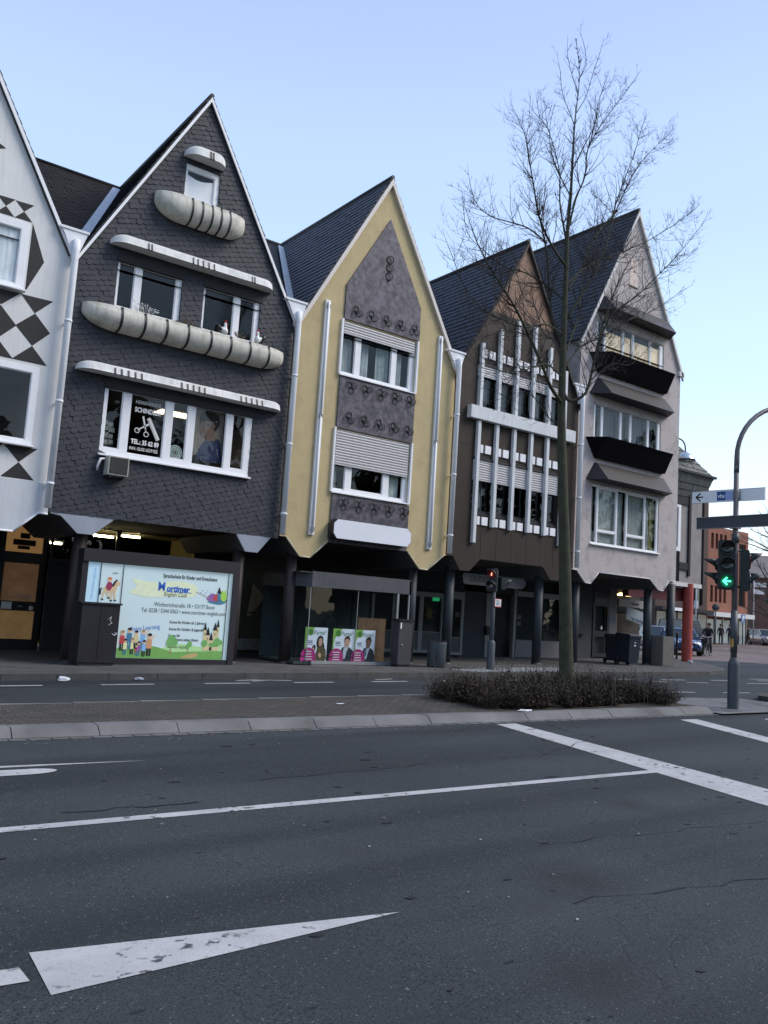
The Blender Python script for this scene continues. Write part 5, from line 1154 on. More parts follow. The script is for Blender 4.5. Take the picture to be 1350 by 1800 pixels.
# ------------------------------------------------------------------ bins, bollard, block
lb = thing('litter_bin', 'round grey litter bin standing before an arcade column', 'litter bin', (15.8,18.45,zg(15.8))); z = zg(15.8)
q = MB(); q.lathe((15.8,18.45,z),[(.245,.02),(.26,.03),(.265,.62),(.275,.66),(.275,.70),(.24,.70),(.235,.2),(0,.2)],26); q.build('drum', mat('bin_grey', (.075,.09,.10), .5, .1, 3, streak=.25, dirt=(.05,.05,.05), dirt_amt=.4), lb)
q = MB(); q.torus((15.8,18.45,z+.70),(0,0,1),.262,.02,26,6); q.build('rim', M_dark, lb); q = MB(); q.box(16.05,16.12,18.42,18.5,z,z+.75); q.build('post', M_iron, lb)
def wheelie(x, y, rz, label, m, s=1.0):
    t = thing('wheelie_bin', label, 'wheelie bin', (0,0,0), 0, 'wheelie bins behind the arcade column')
    b = MB(); P = lambda w_, d, z: [(-w_,-d,z),(w_,-d,z),(w_,d,z),(-w_,d,z)]
    a = P(.22*s,.25*s,.10)+P(.27*s,.33*s,.95*s)+P(.29*s,.36*s,.95*s)+P(.29*s,.36*s,1.0*s)
    b.add(a, [(0,1,2,3)]+[(4*k+i,4*k+(i+1) % 4,4*k+4+(i+1) % 4,4*k+4+i) for k in range(3) for i in range(4)]+[(12,13,14,15)]); b.build('body', m, t, bevel=.012)
    b = MB(); b.add([(-.29*s,-.37*s,1.005*s),(.29*s,-.37*s,1.005*s),(.29*s,.37*s,1.005*s),(-.29*s,.37*s,1.005*s),(-.25*s,-.3*s,1.06*s),(.25*s,-.3*s,1.06*s),(.25*s,.34*s,1.09*s),(-.25*s,.34*s,1.09*s)], [(0,3,2,1),(4,5,6,7),(0,1,5,4),(1,2,6,5),(2,3,7,6),(3,0,4,7)]); b.build('lid', m, t, bevel=.012)
    b = MB(); b.tube([(-.24*s,.40*s,1.0*s),(.24*s,.40*s,1.0*s)], .018, 8); b.build('handle', M_rub, t)
    for sx in (-1,1): b = MB(); b.tube([(sx*.24*s,.27*s,.10),(sx*.29*s,.27*s,.10)], .10, 16); b.build('wheel', M_rub, t)
    b = MB(); b.box(-.04,.04,-.315*s,-.30*s,.66*s,.70*s); b.tube([(-.04,-.315*s,.74*s),(0,-.32*s,.80*s),(.04,-.315*s,.74*s)], .012, 5); b.build('white_symbol', M_letw, t)
    t.location = (x,y,zg(x)); t.rotation_euler = (0,0,rz); return t
M_bin = mat('navy_black_plastic', (.018,.024,.034), .45, .1, 4)
wheelie(25.45, 19.3, R(-8), 'dark wheelie bin with a white symbol, front one of the two', M_bin, 1.04)
wheelie(25.75, 20.1, R(100), 'dark wheelie bin turned sideways, rear one of the two', M_bin, .98)
q = MB(); q.box(26.98,27.68,18.95,19.75,zg(27),zg(27)+1.08); cbk = q.build('concrete_block', mat('exposed_aggregate_concrete', (.15,.14,.125), .95, .2, 14, bump=.8, bscale=60, fine=.4), bevel=.02); tag(cbk, 'waist-high block of rough concrete between two arcade columns', 'concrete block')
bo = thing('bollard', 'slim dark bollard in front of the blue car', 'bollard', (33.2,22.6,zg(33.2))); z = zg(33.2)
q = MB(); q.lathe((33.2,22.6,z),[(.045,0),(.045,1.05),(.055,1.06),(.055,1.14),(.04,1.17),(0,1.18)],14); q.build('post', M_iron, bo); q = MB(); q.lathe((33.2,22.6,z),[(.09,0),(.09,.03),(.05,.05)],14); q.build('foot', M_iron, bo)

# litter
def crumple(name, x, y, z, sx, sy, sz, m, label, seed, cat='litter'):
    bm = bmesh.new(); bmesh.ops.create_icosphere(bm, subdivisions=2, radius=1); rg = random.Random(seed)
    for v in bm.verts: v.co = Vector((v.co.x*sx, v.co.y*sy, (v.co.z+.9)*sz))*rg.uniform(.7,1.15)
    me = bpy.data.meshes.new(name); bm.to_mesh(me); bm.free(); me.materials.append(m); o = bpy.data.objects.new(name, me); COL.objects.link(o); o.location = (x,y,z); return tag(o, label, cat)
M_paper = mat('crumpled_paper', (.62,.63,.65), .7, .1, 20); M_foil = mat('silvery_wrapper', (.35,.38,.42), .35, .3, 30)
crumple('crumpled_cup', 5.05, 16.62, G(5), .12, .06, .05, M_paper, 'white crumpled cup in the gutter left of the lit case', 1)
crumple('silver_wrapper', 6.55, 16.68, G(6.5), .11, .07, .035, M_foil, 'silvery wrapper in the gutter below the lit case', 2)
crumple('torn_paper', 10.62, iy(10.6)+.22, G(10.6)+.12, .17, .035, .02, M_paper, 'torn white paper strip on the kerb before the shrubs', 3)
crumple('paper_scrap', 7.95, 11.6, G(8)+.12, .09, .04, .01, M_paper, 'small white paper scrap on the brick island', 4)
crumple('paper_ball', 30.75, 20.3, zg(30.7), .10, .10, .07, M_paper, 'white paper ball at the foot of the red column', 5)
rg = random.Random(8); b = MB()
for k in range(420):
    x = rg.uniform(1,16); y = rg.choice([rg.uniform(3,iy(x)-.2), rg.uniform(iy(x)-.5,iy(x)-.02), rg.uniform(iy(x)+.3,12.4)]); r_ = rg.uniform(.006,.02); a = rg.uniform(0,3); z = G(x)+(.128 if y > iy(x) else .008)
    b.add([(x-r_*math.cos(a),y-r_*math.sin(a),z),(x+r_*.5*math.sin(a),y-r_*.5*math.cos(a),z+.004),(x+r_*math.cos(a),y+r_*math.sin(a),z+.002),(x-r_*.5*math.sin(a),y+r_*.5*math.cos(a),z+.005)], [(0,1,2,3)])
tag(b.build('scattered_crumbs', mat('pale_crumbs', (.28,.26,.23), .8, .4, 15)), 'scattered pale leaf bits and crumbs on road and island', 'debris', kind='stuff')
#@@FURN

# ------------------------------------------------------------------ bare trees
CM = S.camera.matrix_world.copy()
def at(px, py, Y):                       # point of the photo at depth Y
    d = CM.to_3x3() @ Vector(((px-675)/1500, -(py-900)/1500, -1)); o = CM.translation; return o+d*((Y-o.y)/d.y)
M_bark = mat('green_grey_bark', (.048,.048,.030), .9, .35, 6, bump=.6, bscale=30, fine=.3, dirt=(.05,.075,.025), dirt_amt=.6, dirt_scale=2)
M_twig = mat('dark_twigs', (.026,.019,.020), .85, .25, 8)
def catmull(P, n=5):
    out = []
    for i in range(len(P)-1):
        p0, p1, p2, p3 = P[max(i-1,0)], P[i], P[i+1], P[min(i+2,len(P)-1)]
        for j in range(n):
            t = j/n; out.append(.5*((2*p1)+(p2-p0)*t+(2*p0-5*p1+4*p2-p3)*t*t+(3*p1-p0-3*p2+p3)*t**3))
    return out+[P[-1]]
def twig(mb, p, d, ln, r, rg, depth, up=.35, cnt=3.2):
    n = max(3, int(ln/.12)); pts = [p]; d = d.normalized()
    for i in range(n):
        d = (d+Vector((rg.uniform(-1,1),rg.uniform(-1,1),rg.uniform(-1,1)))*.15+Vector((0,0,up*.12))).normalized(); pts.append(pts[-1]+d*ln/n)
    rr = [r*(1-.75*i/n) for i in range(n+1)]; mb.tube(pts, rr, 3 if r < .012 else 5, cap=False)
    if depth > 0:
        k = int(ln*cnt*(1 if depth > 1 else 1.6)+rg.random())
        for _ in range(k):
            i = rg.randint(1, n-1) if n > 1 else 1; t = (pts[min(i+1,n)]-pts[i-1]).normalized()
            a = t.orthogonal().normalized(); a.rotate(Matrix.Rotation(rg.uniform(0,6.28),3,t)); q = (t*.75+a*rg.uniform(.5,.9)).normalized()
            twig(mb, pts[i], q, ln*rg.uniform(.3,.6), max(.0032,rr[i]*.58), rg, depth-1, up, cnt)
TY = 11.4
tree = thing('bare_tree', 'tall leafless young street tree growing out of the shrubs on the traffic island', 'tree', (13.16,TY,G(13.16)+.12))
rg = random.Random(12)
leader = [(996,1225),(995,1150),(993,1000),(989,850),(987,740),(989,640),(992,560),(995,480),(998,400),(1003,345),(1006,290),(1010,220),(1016,165),(1019,130),(1016,95),(1012,68)]
LP = catmull([at(x,y,TY) for x, y in leader], 4)
zt, z0_ = LP[-1].z, LP[0].z
def rad(z): t = (z-z0_)/(zt-z0_); return max(.006, .150*(1-t)**1.15*(1.0 if t > .03 else 1.25))
tb = MB(); tb.tube(LP, [rad(p.z) for p in LP], 12)
cb_ = MB()
LIMBS = [  # (pixel path, start radius, depth drift)
 ([(990,712),(968,680),(952,640),(930,590),(905,540),(880,500),(858,465),(838,425),(826,392)], .062, -.9),
 ([(990,690),(1003,705),(1030,690),(1042,645),(1052,600),(1070,540),(1088,495),(1110,455),(1135,425)], .06, -.8),
 ([(992,610),(972,560),(965,500),(960,440),(950,390),(940,340),(932,290),(926,245)], .05, .7),
 ([(996,470),(975,440),(958,408),(945,370),(938,325),(930,280),(922,235),(913,215)], .045, -.5),
 ([(962,428),(930,402),(895,390),(862,380),(838,358),(828,330)], .03, .5),
 ([(997,430),(990,395),(984,355),(984,310),(976,268),(962,225),(946,205)], .038, .6),
 ([(997,560),(1020,520),(1045,480),(1065,430),(1082,360),(1098,315),(1115,270),(1128,225)], .045, -.6),
 ([(998,510),(1022,470),(1050,410),(1082,372),(1110,310),(1140,270),(1172,240)], .042, .8),
 ([(1000,400),(1012,350),(1028,310),(1034,260),(1060,215),(1090,175),(1108,150)], .036, -.4),
 ([(996,500),(1030,470),(1080,448),(1135,425),(1185,395),(1222,368)], .038, .5),
 ([(1045,640),(1070,560),(1120,520),(1160,480),(1190,450),(1232,398)], .036, -.9),
 ([(990,650),(1020,610),(1060,590),(1110,560),(1150,545),(1200,510)], .03, .9),
 ([(990,665),(960,640),(925,650),(890,655),(862,640),(840,620)], .03, -1.0),
 ([(992,590),(960,570),(920,575),(880,560),(845,540),(815,500),(795,450)], .032, -.6),
 ([(994,530),(965,505),(925,480),(890,470),(850,440),(822,410),(815,370)], .032, .9),
 ([(1003,345),(985,310),(970,270),(966,230),(972,195)], .024, .3),
 ([(1006,300),(1025,260),(1045,220),(1052,180),(1062,150)], .024, -.3),
 ([(1010,220),(998,190),(988,160),(985,125)], .016, .2), ([(1012,200),(1030,170),(1042,130),(1052,100)], .016, -.2), ([(1016,160),(1005,130),(998,100)], .012, .1), ([(1017,140),(1030,115),(1028,85)], .012, -.1),
 ([(994,620),(1015,560),(1022,500),(1030,450),(1045,390),(1050,340)], .03, 1.0), ([(993,640),(975,600),(955,585),(940,540),(920,520),(905,470),(885,440)], .03, 1.2),
 ([(988,745),(965,735),(940,700),(915,690),(885,700)], .026, .9), ([(1036,670),(1075,640),(1110,640),(1150,600)], .022, -.5), ([(930,590),(890,580),(850,590),(825,560)], .022, -.5),
]
for path, r0, dr in LIMBS:
    n = len(path); C = catmull([at(x,y,TY+dr*(k/(n-1))**.8) for k,(x,y) in enumerate(path)], 4); m_ = len(C)
    rr = [max(.006, r0*(1-.88*k/(m_-1))*.62) for k in range(m_)]
    tb.tube(C, rr, 7)
    L = sum((C[k+1]-C[k]).length for k in range(m_-1))
    for q in range(int(L*12)):
        k = rg.randint(int(m_*.18), m_-2); t = (C[k+1]-C[k]).normalized(); a = t.orthogonal().normalized(); a.rotate(Matrix.Rotation(rg.uniform(0,6.28),3,t))
        twig(cb_, C[k], (t*.8+a*.8).normalized(), rg.uniform(.4,1.12)*(1-.4*k/m_)*(.4 if r0 < .02 else .75 if r0 < .026 else 1), min(.0105, rr[k]*.65), rg, 2, 1.15, 4.0)
    twig(cb_, C[-1], (C[-1]-C[-3]).normalized(), .5, .007, rg, 2, .4, 4)
for q in range(80):
    k = rg.randint(int(len(LP)*.42), len(LP)-2); t = Vector((0,0,1)); a = Vector((rg.uniform(-1,1),rg.uniform(-1,1),.9)).normalized()
    twig(cb_, LP[k], a, rg.uniform(.4,1.3)*(1.08-k/len(LP)), .008, rg, 2, 1.2, 3.8)
tb.build('trunk', M_bark, tree); cb_.build('crown', M_twig, tree)

def rough_tree(name, label, x, y, h, spread, seed, group='bare trees behind the crossing'):
    t = thing(name, label, 'tree', (x,y,G(x)), 0, group); rg = random.Random(seed); a = MB(); c = MB()
    T_ = [Vector((x,y,G(x)-.1)), Vector((x+.1,y,G(x)+h*.3)), Vector((x,y+.1,G(x)+h*.6)), Vector((x+.1,y,G(x)+h*.95))]; L_ = catmull(T_, 6); a.tube(L_, [h*.017*(1-.9*k/(len(L_)-1))+.015 for k in range(len(L_))], 8)
    for k in range(26):
        p = L_[rg.randint(int(len(L_)*.28), len(L_)-2)]; an = rg.uniform(0,6.28); d = Vector((math.cos(an),math.sin(an),rg.uniform(.25,1.0))); ln = spread*rg.uniform(.6,1.1)*(1.15-(p.z-G(x))/h*.6)
        n = 9; pts = [p]; d.normalize()
        for i in range(n): d = (d+Vector((rg.uniform(-1,1),rg.uniform(-1,1),rg.uniform(-.6,1)))*.16).normalized(); pts.append(pts[-1]+d*ln/n)
        rr = [.06*(1-.85*i/n)+.008 for i in range(n+1)]; a.tube(pts, rr, 5)
        for q in range(9):
            i = rg.randint(2,n-1); dd = (d+Vector((rg.uniform(-1,1),rg.uniform(-1,1),rg.uniform(-.5,1)))).normalized(); twig(c, pts[i], dd, ln*rg.uniform(.25,.5), .016, rg, 2, .3, 2.2)
    a.build('trunk', M_bark, t); c.build('crown', mat('far_twigs', (.06,.05,.048), .9), t); return t
rough_tree('bare_tree', 'large bare tree at the right edge in front of the far brick shops', 57, 29.6, 11.5, 5.0, 5)
rough_tree('bare_tree', 'smaller bare tree far behind the traffic signal mast', 66, 36.0, 9.5, 4.0, 6)

# ------------------------------------------------------------------ low shrubs on the island
b = MB(); rg = random.Random(31)
cl = []
while len(cl) < 135:
    x = rg.uniform(10.25,15.2); y0 = iy(x)+.5; y = rg.uniform(y0,12.35); cl.append((x,y,rg.uniform(.36,.70)*(.8+.35*math.sin(x*1.7+y*2.1)**2), rg.uniform(.22,.5)))
for x, y, h0, r0 in cl:
    c0 = Vector((x,y,G(x)+.10))
    for q in range(135):
        a = rg.uniform(0,6.28); rr = r0*math.sqrt(rg.random()); p = c0+Vector((math.cos(a)*rr*.35, math.sin(a)*rr*.35, 0)); h = h0*(1-.55*(rr/r0)**2)*rg.uniform(.55,1.12)
        tip = c0+Vector((math.cos(a)*rr+rg.uniform(-.08,.08), math.sin(a)*rr*.9+rg.uniform(-.08,.08), h)); tip.y = max(tip.y, iy(tip.x)+.30); md = p.lerp(tip,.5)+Vector((rg.uniform(-.05,.05),rg.uniform(-.05,.05),.04))
        w_ = rg.uniform(.002,.005); an = rg.uniform(0,6.28); s_ = Vector((math.cos(an)*w_,math.sin(an)*w_,0)); b.add([p-s_,p+s_,md+s_*.8,md-s_*.8,tip], [(0,1,2,3),(3,2,4)])
        for _ in range(3):
            o = p.lerp(tip, rg.uniform(.25,1)); d1 = Vector((rg.uniform(-1,1),rg.uniform(-1,1),rg.uniform(-.2,1)))*rg.uniform(.025,.07); d2 = Vector((-d1.y,d1.x,.01)).normalized()*rg.uniform(.006,.014); b.add([o-d2,o+d1*.6+d2,o+d1,o+d1*.5-d2*1.6], [(0,1,2,3)])
tag(b.build('shrub_bed', mat('winter_shrub', (.050,.036,.024), .9, .6, 3.0, fine=.4, dirt=(.075,.055,.04), dirt_amt=.6, dirt_scale=4, island=.5)), 'low dark winter shrubs around the tree foot', 'shrubs', kind='stuff')
b = MB()
for k in range(70):
    x = rg.uniform(10.3,15.1); y = rg.uniform(iy(x)+.4,12.4); p = Vector((x,y,G(x)+.12)); h = rg.uniform(.55,.85)
    b.tube([p,p+Vector((rg.uniform(-.06,.06),rg.uniform(-.06,.06),h*.6)),p+Vector((rg.uniform(-.14,.14),rg.uniform(-.14,.14),h))], [.005,.004,.002], 4, cap=False)
for k in range(130):
    x = rg.uniform(15.5,22); y = rg.uniform(16.9,18.4); p = Vector((x,y,zg(x))); h = rg.uniform(.08,.3); b.tube([p,p+Vector((rg.uniform(-.06,.06),rg.uniform(-.06,.06),h))], [.004,.002], 3, cap=False)
tag(b.build('dry_stalks', mat('dry_stalk', (.14,.12,.085), .9, .3, 5)), 'thin dry stalks sticking up out of the shrubs and slabs', 'weeds', kind='stuff')

# ------------------------------------------------------------------ mast with signal, signs and lamp arch
M_mast = mat('grey_green_mast', (.06,.07,.078), .5, .1, 3, streak=.15); M_sigh = mat('signal_housing', (.018,.026,.026), .5, .12, 4)
PX, PY = 16.52, 9.9; z = G(PX)+.03
mast = thing('signal_mast', 'tall curved lamp mast with a thick foot carrying signs and a green arrow signal', 'mast', (PX,PY,z))
b = MB(); b.tube([(PX,PY,z+1.0),(PX,PY,z+5.05)], [.062,.052], 16)
arc = [(PX,PY,z+4.9),(PX+.01,PY,z+5.2)]+[(PX+1.7-1.7*math.cos(R(a)), PY-.35*(1-math.cos(R(a))), z+5.2+1.38*math.sin(R(a))) for a in range(8,91,8)]+[(PX+2.3,PY-.45,z+6.58)]
b.tube(arc, [.055]*2+[.05]*(len(arc)-2), 14); b.build('pole', mat('mast_brown_grey', (.11,.095,.10), .5, .1, 3), mast)
b = MB(); b.lathe((PX,PY,z-.1),[(.112,0),(.112,.98),(.108,1.02),(.075,1.10),(.065,1.14)],20); b.build('base_sleeve', M_mast, mast)
MB().tube([(PX,PY,z+1.14),(PX,PY,z+2.0)],.069,16).build('collar', M_mast, mast); MB().tube([(PX,PY,z+3.42),(PX,PY,z+3.6)],.078,16).build('collar', M_mast, mast)
b = MB(); b.box(PX-.09,PX-.06,PY-.03,PY+.03,z+1.25,z+1.42); b.build('yellow_tag', mat('ochre_tag', (.35,.22,.05), .6), mast)
def lens_unit(parent, c, F, Rt, r_, lit=None, shape=None):
    """one signal lens looking along F; Rt is its right"""
    c, F, Rt = Vector(c), Vector(F).normalized(), Vector(Rt).normalized(); U = Vector((0,0,1))
    b = MB(); b.lathe(c, [(r_*1.1,-.01),(r_*1.12,.02),(r_*.98,.03),(r_*.9,.012),(0,.028)], 22, F)
    b.build('lens', lit or mat('dark_lens', (.012,.012,.012), .12, .1, 5, spec=.6), parent)
    v = []; n = 18
    for k in range(n+1):
        a = R(-15)+R(210)*k/n; o = Rt*math.cos(a)*r_*1.1+U*math.sin(a)*r_*1.1; dp = .06+.20*max(0,math.sin(a))**.8; v += [c+o+F*.0, c+o*.99+F*dp]
    b = MB(); b.add(v, [(2*k,2*k+2,2*k+3,2*k+1) for k in range(n)], True); o_ = b.build('visor', M_sigh, parent); md = o_.modifiers.new('s','SOLIDIFY'); md.thickness = .006
def signal_head(name, label, c, yaw, lens, r_=.105, group='traffic signals', board=False):
    """c is the foot centre; yaw: direction the lenses look (0 = -Y); lens: list of (material, shape) from top"""
    t = thing(name, label, 'traffic light', (0,0,0), 0, group); n = len(lens); p = r_*2.75; h = n*p
    b = MB()
    for k in range(n): b.box(-r_*1.28, r_*1.28, 0, .17, k*p+.006, (k+1)*p-.006)
    b.box(-r_*1.2, r_*1.2, .01, .16, .0, h); b.build('housing', M_sigh, t, bevel=.012)
    if board: b = MB(); b.box(-r_*1.55, r_*1.55, .175, .185, -.05, h+.05); b.build('backing_board', M_sigh, t)
    for k, (m, sh) in enumerate(lens):
        zc = h-(k+.5)*p; lens_unit(t, (0,-.005,zc), (0,-1,0), (1,0,0), r_, m)
        if sh == 'arrow_left':
            q = MB(); y = -.038; bar(q, (r_*.62,zc), (-r_*.35,zc), r_*.30, r_*.30, y, .004); bar(q, (-r_*.62,zc-.01), (r_*.06,zc+r_*.62), r_*.32, r_*.28, y, .004); bar(q, (-r_*.62,zc+.01), (r_*.06,zc-r_*.62), r_*.32, r_*.28, y-.0005, .004)
            q.build('green_arrow', mat('green_signal_light', (.2,.9,.6), .4, .02, 2, emit=(.10,1.,.55), estr=1.6), t)
        elif sh == 'man': q = MB(); q.box(-.010,.010,-.037,-.034,zc-.035,zc+.02); q.disc((0,-.036,zc+.035),(1,0,0),(0,0,1),.012,None,10); q.build('red_figure', mat('red_signal_light', (.9,.3,.2), .4, .02, 2, emit=(1.,.22,.12), estr=5.), t)
    t.location = c; t.rotation_euler = (0,0,yaw); return t
M_glow = mat('green_lens_glow', (.01,.10,.06), .25, .1, 3, emit=(.0,.25,.12), estr=.10); M_rglow = mat('red_lens_glow', (.05,.006,.006), .25, .1, 3, emit=(.4,.02,.01), estr=.03)
vd = math.atan2(-16.1, -9.8)      # heading from the mast to the photographer
signal_head('traffic_light', 'traffic light with a lit green left arrow under two dark lenses', (PX-.27,PY+.02,z+2.42), -R(52), [(None,None),(None,None),(M_glow,'arrow_left')], .125, board=False)
signal_head('traffic_light', 'two-lens traffic light on the right of the mast turned sideways', (PX+.29,PY-.14,z+2.42), R(34), [(M_rglow,'man'),(None,None)], .155)
signal_head('traffic_light', 'two-lens traffic light seen from behind, left of the mast beside the green arrow', (PX-.12,PY+.34,z+2.52), R(-142), [(None,None),(None,None)], .105)
for zz in (2.50, 3.26):
    b = MB(); b.tube([(PX-.20,PY+.10,z+zz),(PX,PY,z+zz),(PX+.22,PY-.05,z+zz)],.022,8); b.tube([(PX,PY,z+zz),(PX-.13,PY+.30,z+zz)],.022,8); b.build('signal_bracket', M_sigh, mast)
# direction sign with arrow, and a second sign seen from behind
def long_sign(name, label, A, B_, zc, hgt, face, back, th=.05):
    t = thing(name, label, 'sign', (PX,PY,zc)); A, B_ = Vector((*A,zc)), Vector((*B_,zc)); U = (B_-A).normalized(); L_ = (B_-A).length; N = Vector((U.y,-U.x,0)); return t, A, U, N, L_
t, A, U, N, L_ = long_sign('direction_sign', 'white direction sign with a black left arrow and a blue square high on the mast', (16.60,10.93), (16.78,9.36), 4.60, .25, None, None)
def sbox(a, c, z0, z1, d0, d1, m, nm, T_): MB().obox(A+U*a+Vector((0,0,z0))+N*d0, U, (0,0,1), N, c-a, z1-z0, d1-d0).build(nm, m, T_)
dN = -.09-.06
N = -N if N.x > 0 else N
sbox(0, L_, -.125, .125, .07, .12, M_frame, 'panel', t)
sbox(.0, L_, .126, .134, .065, .125, M_alu, 'rim', t)
q = MB(); 
def qb(a0, z0, a1, z1, w_):
    p0, p1 = A+U*a0+N*.122+Vector((0,0,z0)), A+U*a1+N*.122+Vector((0,0,z1)); d = (p1-p0).normalized(); nn = d.cross(N).normalized(); q.prism([p0+nn*w_/2,p1+nn*w_/2,p1-nn*w_/2,p0-nn*w_/2], N*.002)
qb(.09,0,.25,0,.028); qb(.085,-.004,.19,.085,.03); qb(.085,.004,.19,-.085,.03); q.build('arrow', M_letk, t)
sbox(.56,.75,-.098,.10,.1205,.1225, mat('sign_blue', (.015,.07,.26), .5, .05), 'blue_square', t); sbox(.752,.96,-.098,.10,.1205,.1225, mat('sign_light_blue', (.28,.36,.66), .5, .05), 'light_blue_square', t)
lettering(t, 'vhs', .115, A+U*.655+N*.124, U, (0,0,1), M_letw, bold=.003); lettering(t, 'Bonn', .07, A+U*.85+N*.124, U, (0,0,1), mat('faded_lettering', (.4,.48,.75), .6), sx=1.1)
t, A, U, N, L_ = long_sign('long_sign', 'dark back of a long sign panel below the white direction sign', (16.48,10.74), (16.50,8.95), 4.01, .25, None, None)
N = -N if N.x > 0 else N
sbox(0, L_, -.115, .115, .06, .09, mat('sign_back_slate', (.045,.055,.07), .5, .1, 3, streak=.2), 'panel', t); sbox(0, L_, -.128, -.116, .05, .11, M_alu, 'rim', t); sbox(0, L_, .116, .128, .05, .11, M_alu, 'rim', t)
q = MB(); q.box(PX-.1,PX+.08,PY-.08,PY+.08,3.87,3.91); q.box(PX-.1,PX+.08,PY-.08,PY+.08,4.11,4.15); q.box(PX-.03,PX+.2,PY-.06,PY+.06,4.52,4.68); q.build('sign_clamp', M_alu, mast)
# pedestrian signal on the far pavement
z = zg(17.17)
m2 = thing('signal_post', 'dark signal post on the far pavement before the brown house', 'post', (17.17,17.7,z))
b = MB(); b.tube([(17.17,17.7,z),(17.17,17.7,z+2.85)], .06, 14); b.build('pole', M_mast, m2); b = MB(); b.lathe((17.17,17.7,z),[(.11,0),(.11,.75),(.085,.8),(.06,.82)],16); b.build('base_sleeve', M_mast, m2)
signal_head('traffic_light', 'pedestrian signal with a small lit red figure before the brown house', (16.98,17.62,z+2.2), R(-58), [(M_rglow,'man'),(None,None)], .115)
signal_head('traffic_light', 'grey signal head turned away to the right of the red pedestrian signal', (17.5,17.66,z+2.26), R(75), [(None,None)], .13)
st_ = thing('small_notice', 'small red and white notice plate on the pedestrian signal post', 'sign', (17.1,17.62,z+1.9))
MB().box(17.14,17.40,17.615,17.625,z+1.76,z+2.0).build('red_plate', mat('sign_red', (.42,.04,.05), .5), st_); q = MB(); q.box(17.155,17.385,17.61,17.6145,z+1.785,z+1.985); q.build('white_field', M_letw, st_)
q = MB(); 
for k in range(4): q.box(17.19,17.35-.03*(k % 2),17.606,17.6095,z+1.82+k*.04,z+1.838+k*.04)
q.build('text_lines', M_grey_, st_)
#@@TREES

# ------------------------------------------------------------------ corner annex with slate mansard and red column
an = thing('corner_annex', 'grey corner annex with slate mansard roof on a red column behind the grey house', 'building', (30,21.2,zg(30)))
AX0, AX1, AY = 27.76, 32.75, 21.2
MB().box(AX0, AX1-.0, AY, AY+7, 3.72, 7.35).build('wall', mat('annex_render', (.30,.275,.26), .9, .1, 1.5, bump=.7, bscale=55, streak=.35, dirt=(.15,.14,.13), dirt_amt=.5), an)
MB().box(AX0, AX1+.04, AY-.04, AY+7, 3.55, 3.715).build('floor_edge', ET, an)
b = MB(); b.box(30.62,30.82,AY-.06,AY-.002,3.72,8.2); b.box(31.72,31.86,AY-.08,AY-.002,4.0,8.4); b.box(29.5,31.72,AY-.05,AY-.003,7.0,7.32); b.box(30.6,31.7,AY-.07,AY-.003,4.25,4.55); b.build('dark_bands', M_dark, an)
w_ = window(an, 30.2,31.15,5.0,6.95,[(30.28,30.98,5.15,6.85)], AY-.06, sill=False, depth=.055); 
b = MB(); b.box(30.1,30.75,AY-.30,AY-.01,3.72,4.95); b.build('black_balcony_panel', M_blackbox, an)
b = MB(); y1 = AY+7
b.add([(AX0,AY-.35,8.32),(AX1+.35,AY-.35,8.32),(AX1+.35,y1,8.32),(AX0,y1,8.32),(AX0,AY+1.2,10.9),(29.9,AY+1.2,10.9),(29.9,y1,10.9),(AX0,y1,10.9)], [(0,3,2,1),(4,5,6,7),(0,1,5,4),(1,2,6,5),(2,3,7,6),(3,0,4,7)])
U = Vector((0,1.55,2.58)); ln = U.length; U.normalize(); N = Vector((0,-U.z,U.y))
scales(b, Vector((AX0,AY-.35,8.32))+N*.002, (1,0,0), U, N, [[(0,0),(AX1+.35-AX0,0),(29.9-AX0,ln),(0,ln)]], .42, .30, TILE, lip=.03, jit=.3)
U2 = Vector((AX0,AY-.10,7.36)); N2 = Vector((0,-.95,.3)).normalized()
b.add([(AX0,AY-.005,7.36),(AX1,AY-.005,7.36),(AX1+.28,AY-.33,8.30),(AX0,AY-.33,8.30),(AX1+.3,y1,8.3),(AX1,y1,7.36)], [(0,1,2,3),(1,5,4,2)])
scales(b, (AX0,AY-.01,7.37), (1,0,0), Vector((.0,-.32,.93)).normalized(), Vector((0,-.93,-.32)).normalized(), [[(0,0),(AX1-AX0,0),(AX1+.28-AX0,.98),(0,.98)]], .42, .30, TILE, lip=.03, jit=.3)
b.build('mansard_roof', mat('mossy_slate', (.10,.105,.10), .7, .3, 4, fine=.3, bump=.3), an); MB().box(AX0,AX1+.42,AY-.42,AY-.30,8.30,8.40).build('gutter', M_dark, an)
M_red = mat('worn_red_paint', (.40,.07,.055), .6, .22, 2, streak=.3, dirt=(.12,.03,.03), dirt_amt=.4)
b = MB(); b.lathe((31.95,21.27,zg(31.9)-.05),[(.215,0),(.215,3.3)],26); b.build('red_column', M_red, an)
b = MB(); b.box(28.2,31.9,21.45,21.75,2.95,3.5); b.build('red_beam', mat('dark_red_beam', (.10,.015,.018), .6), an)
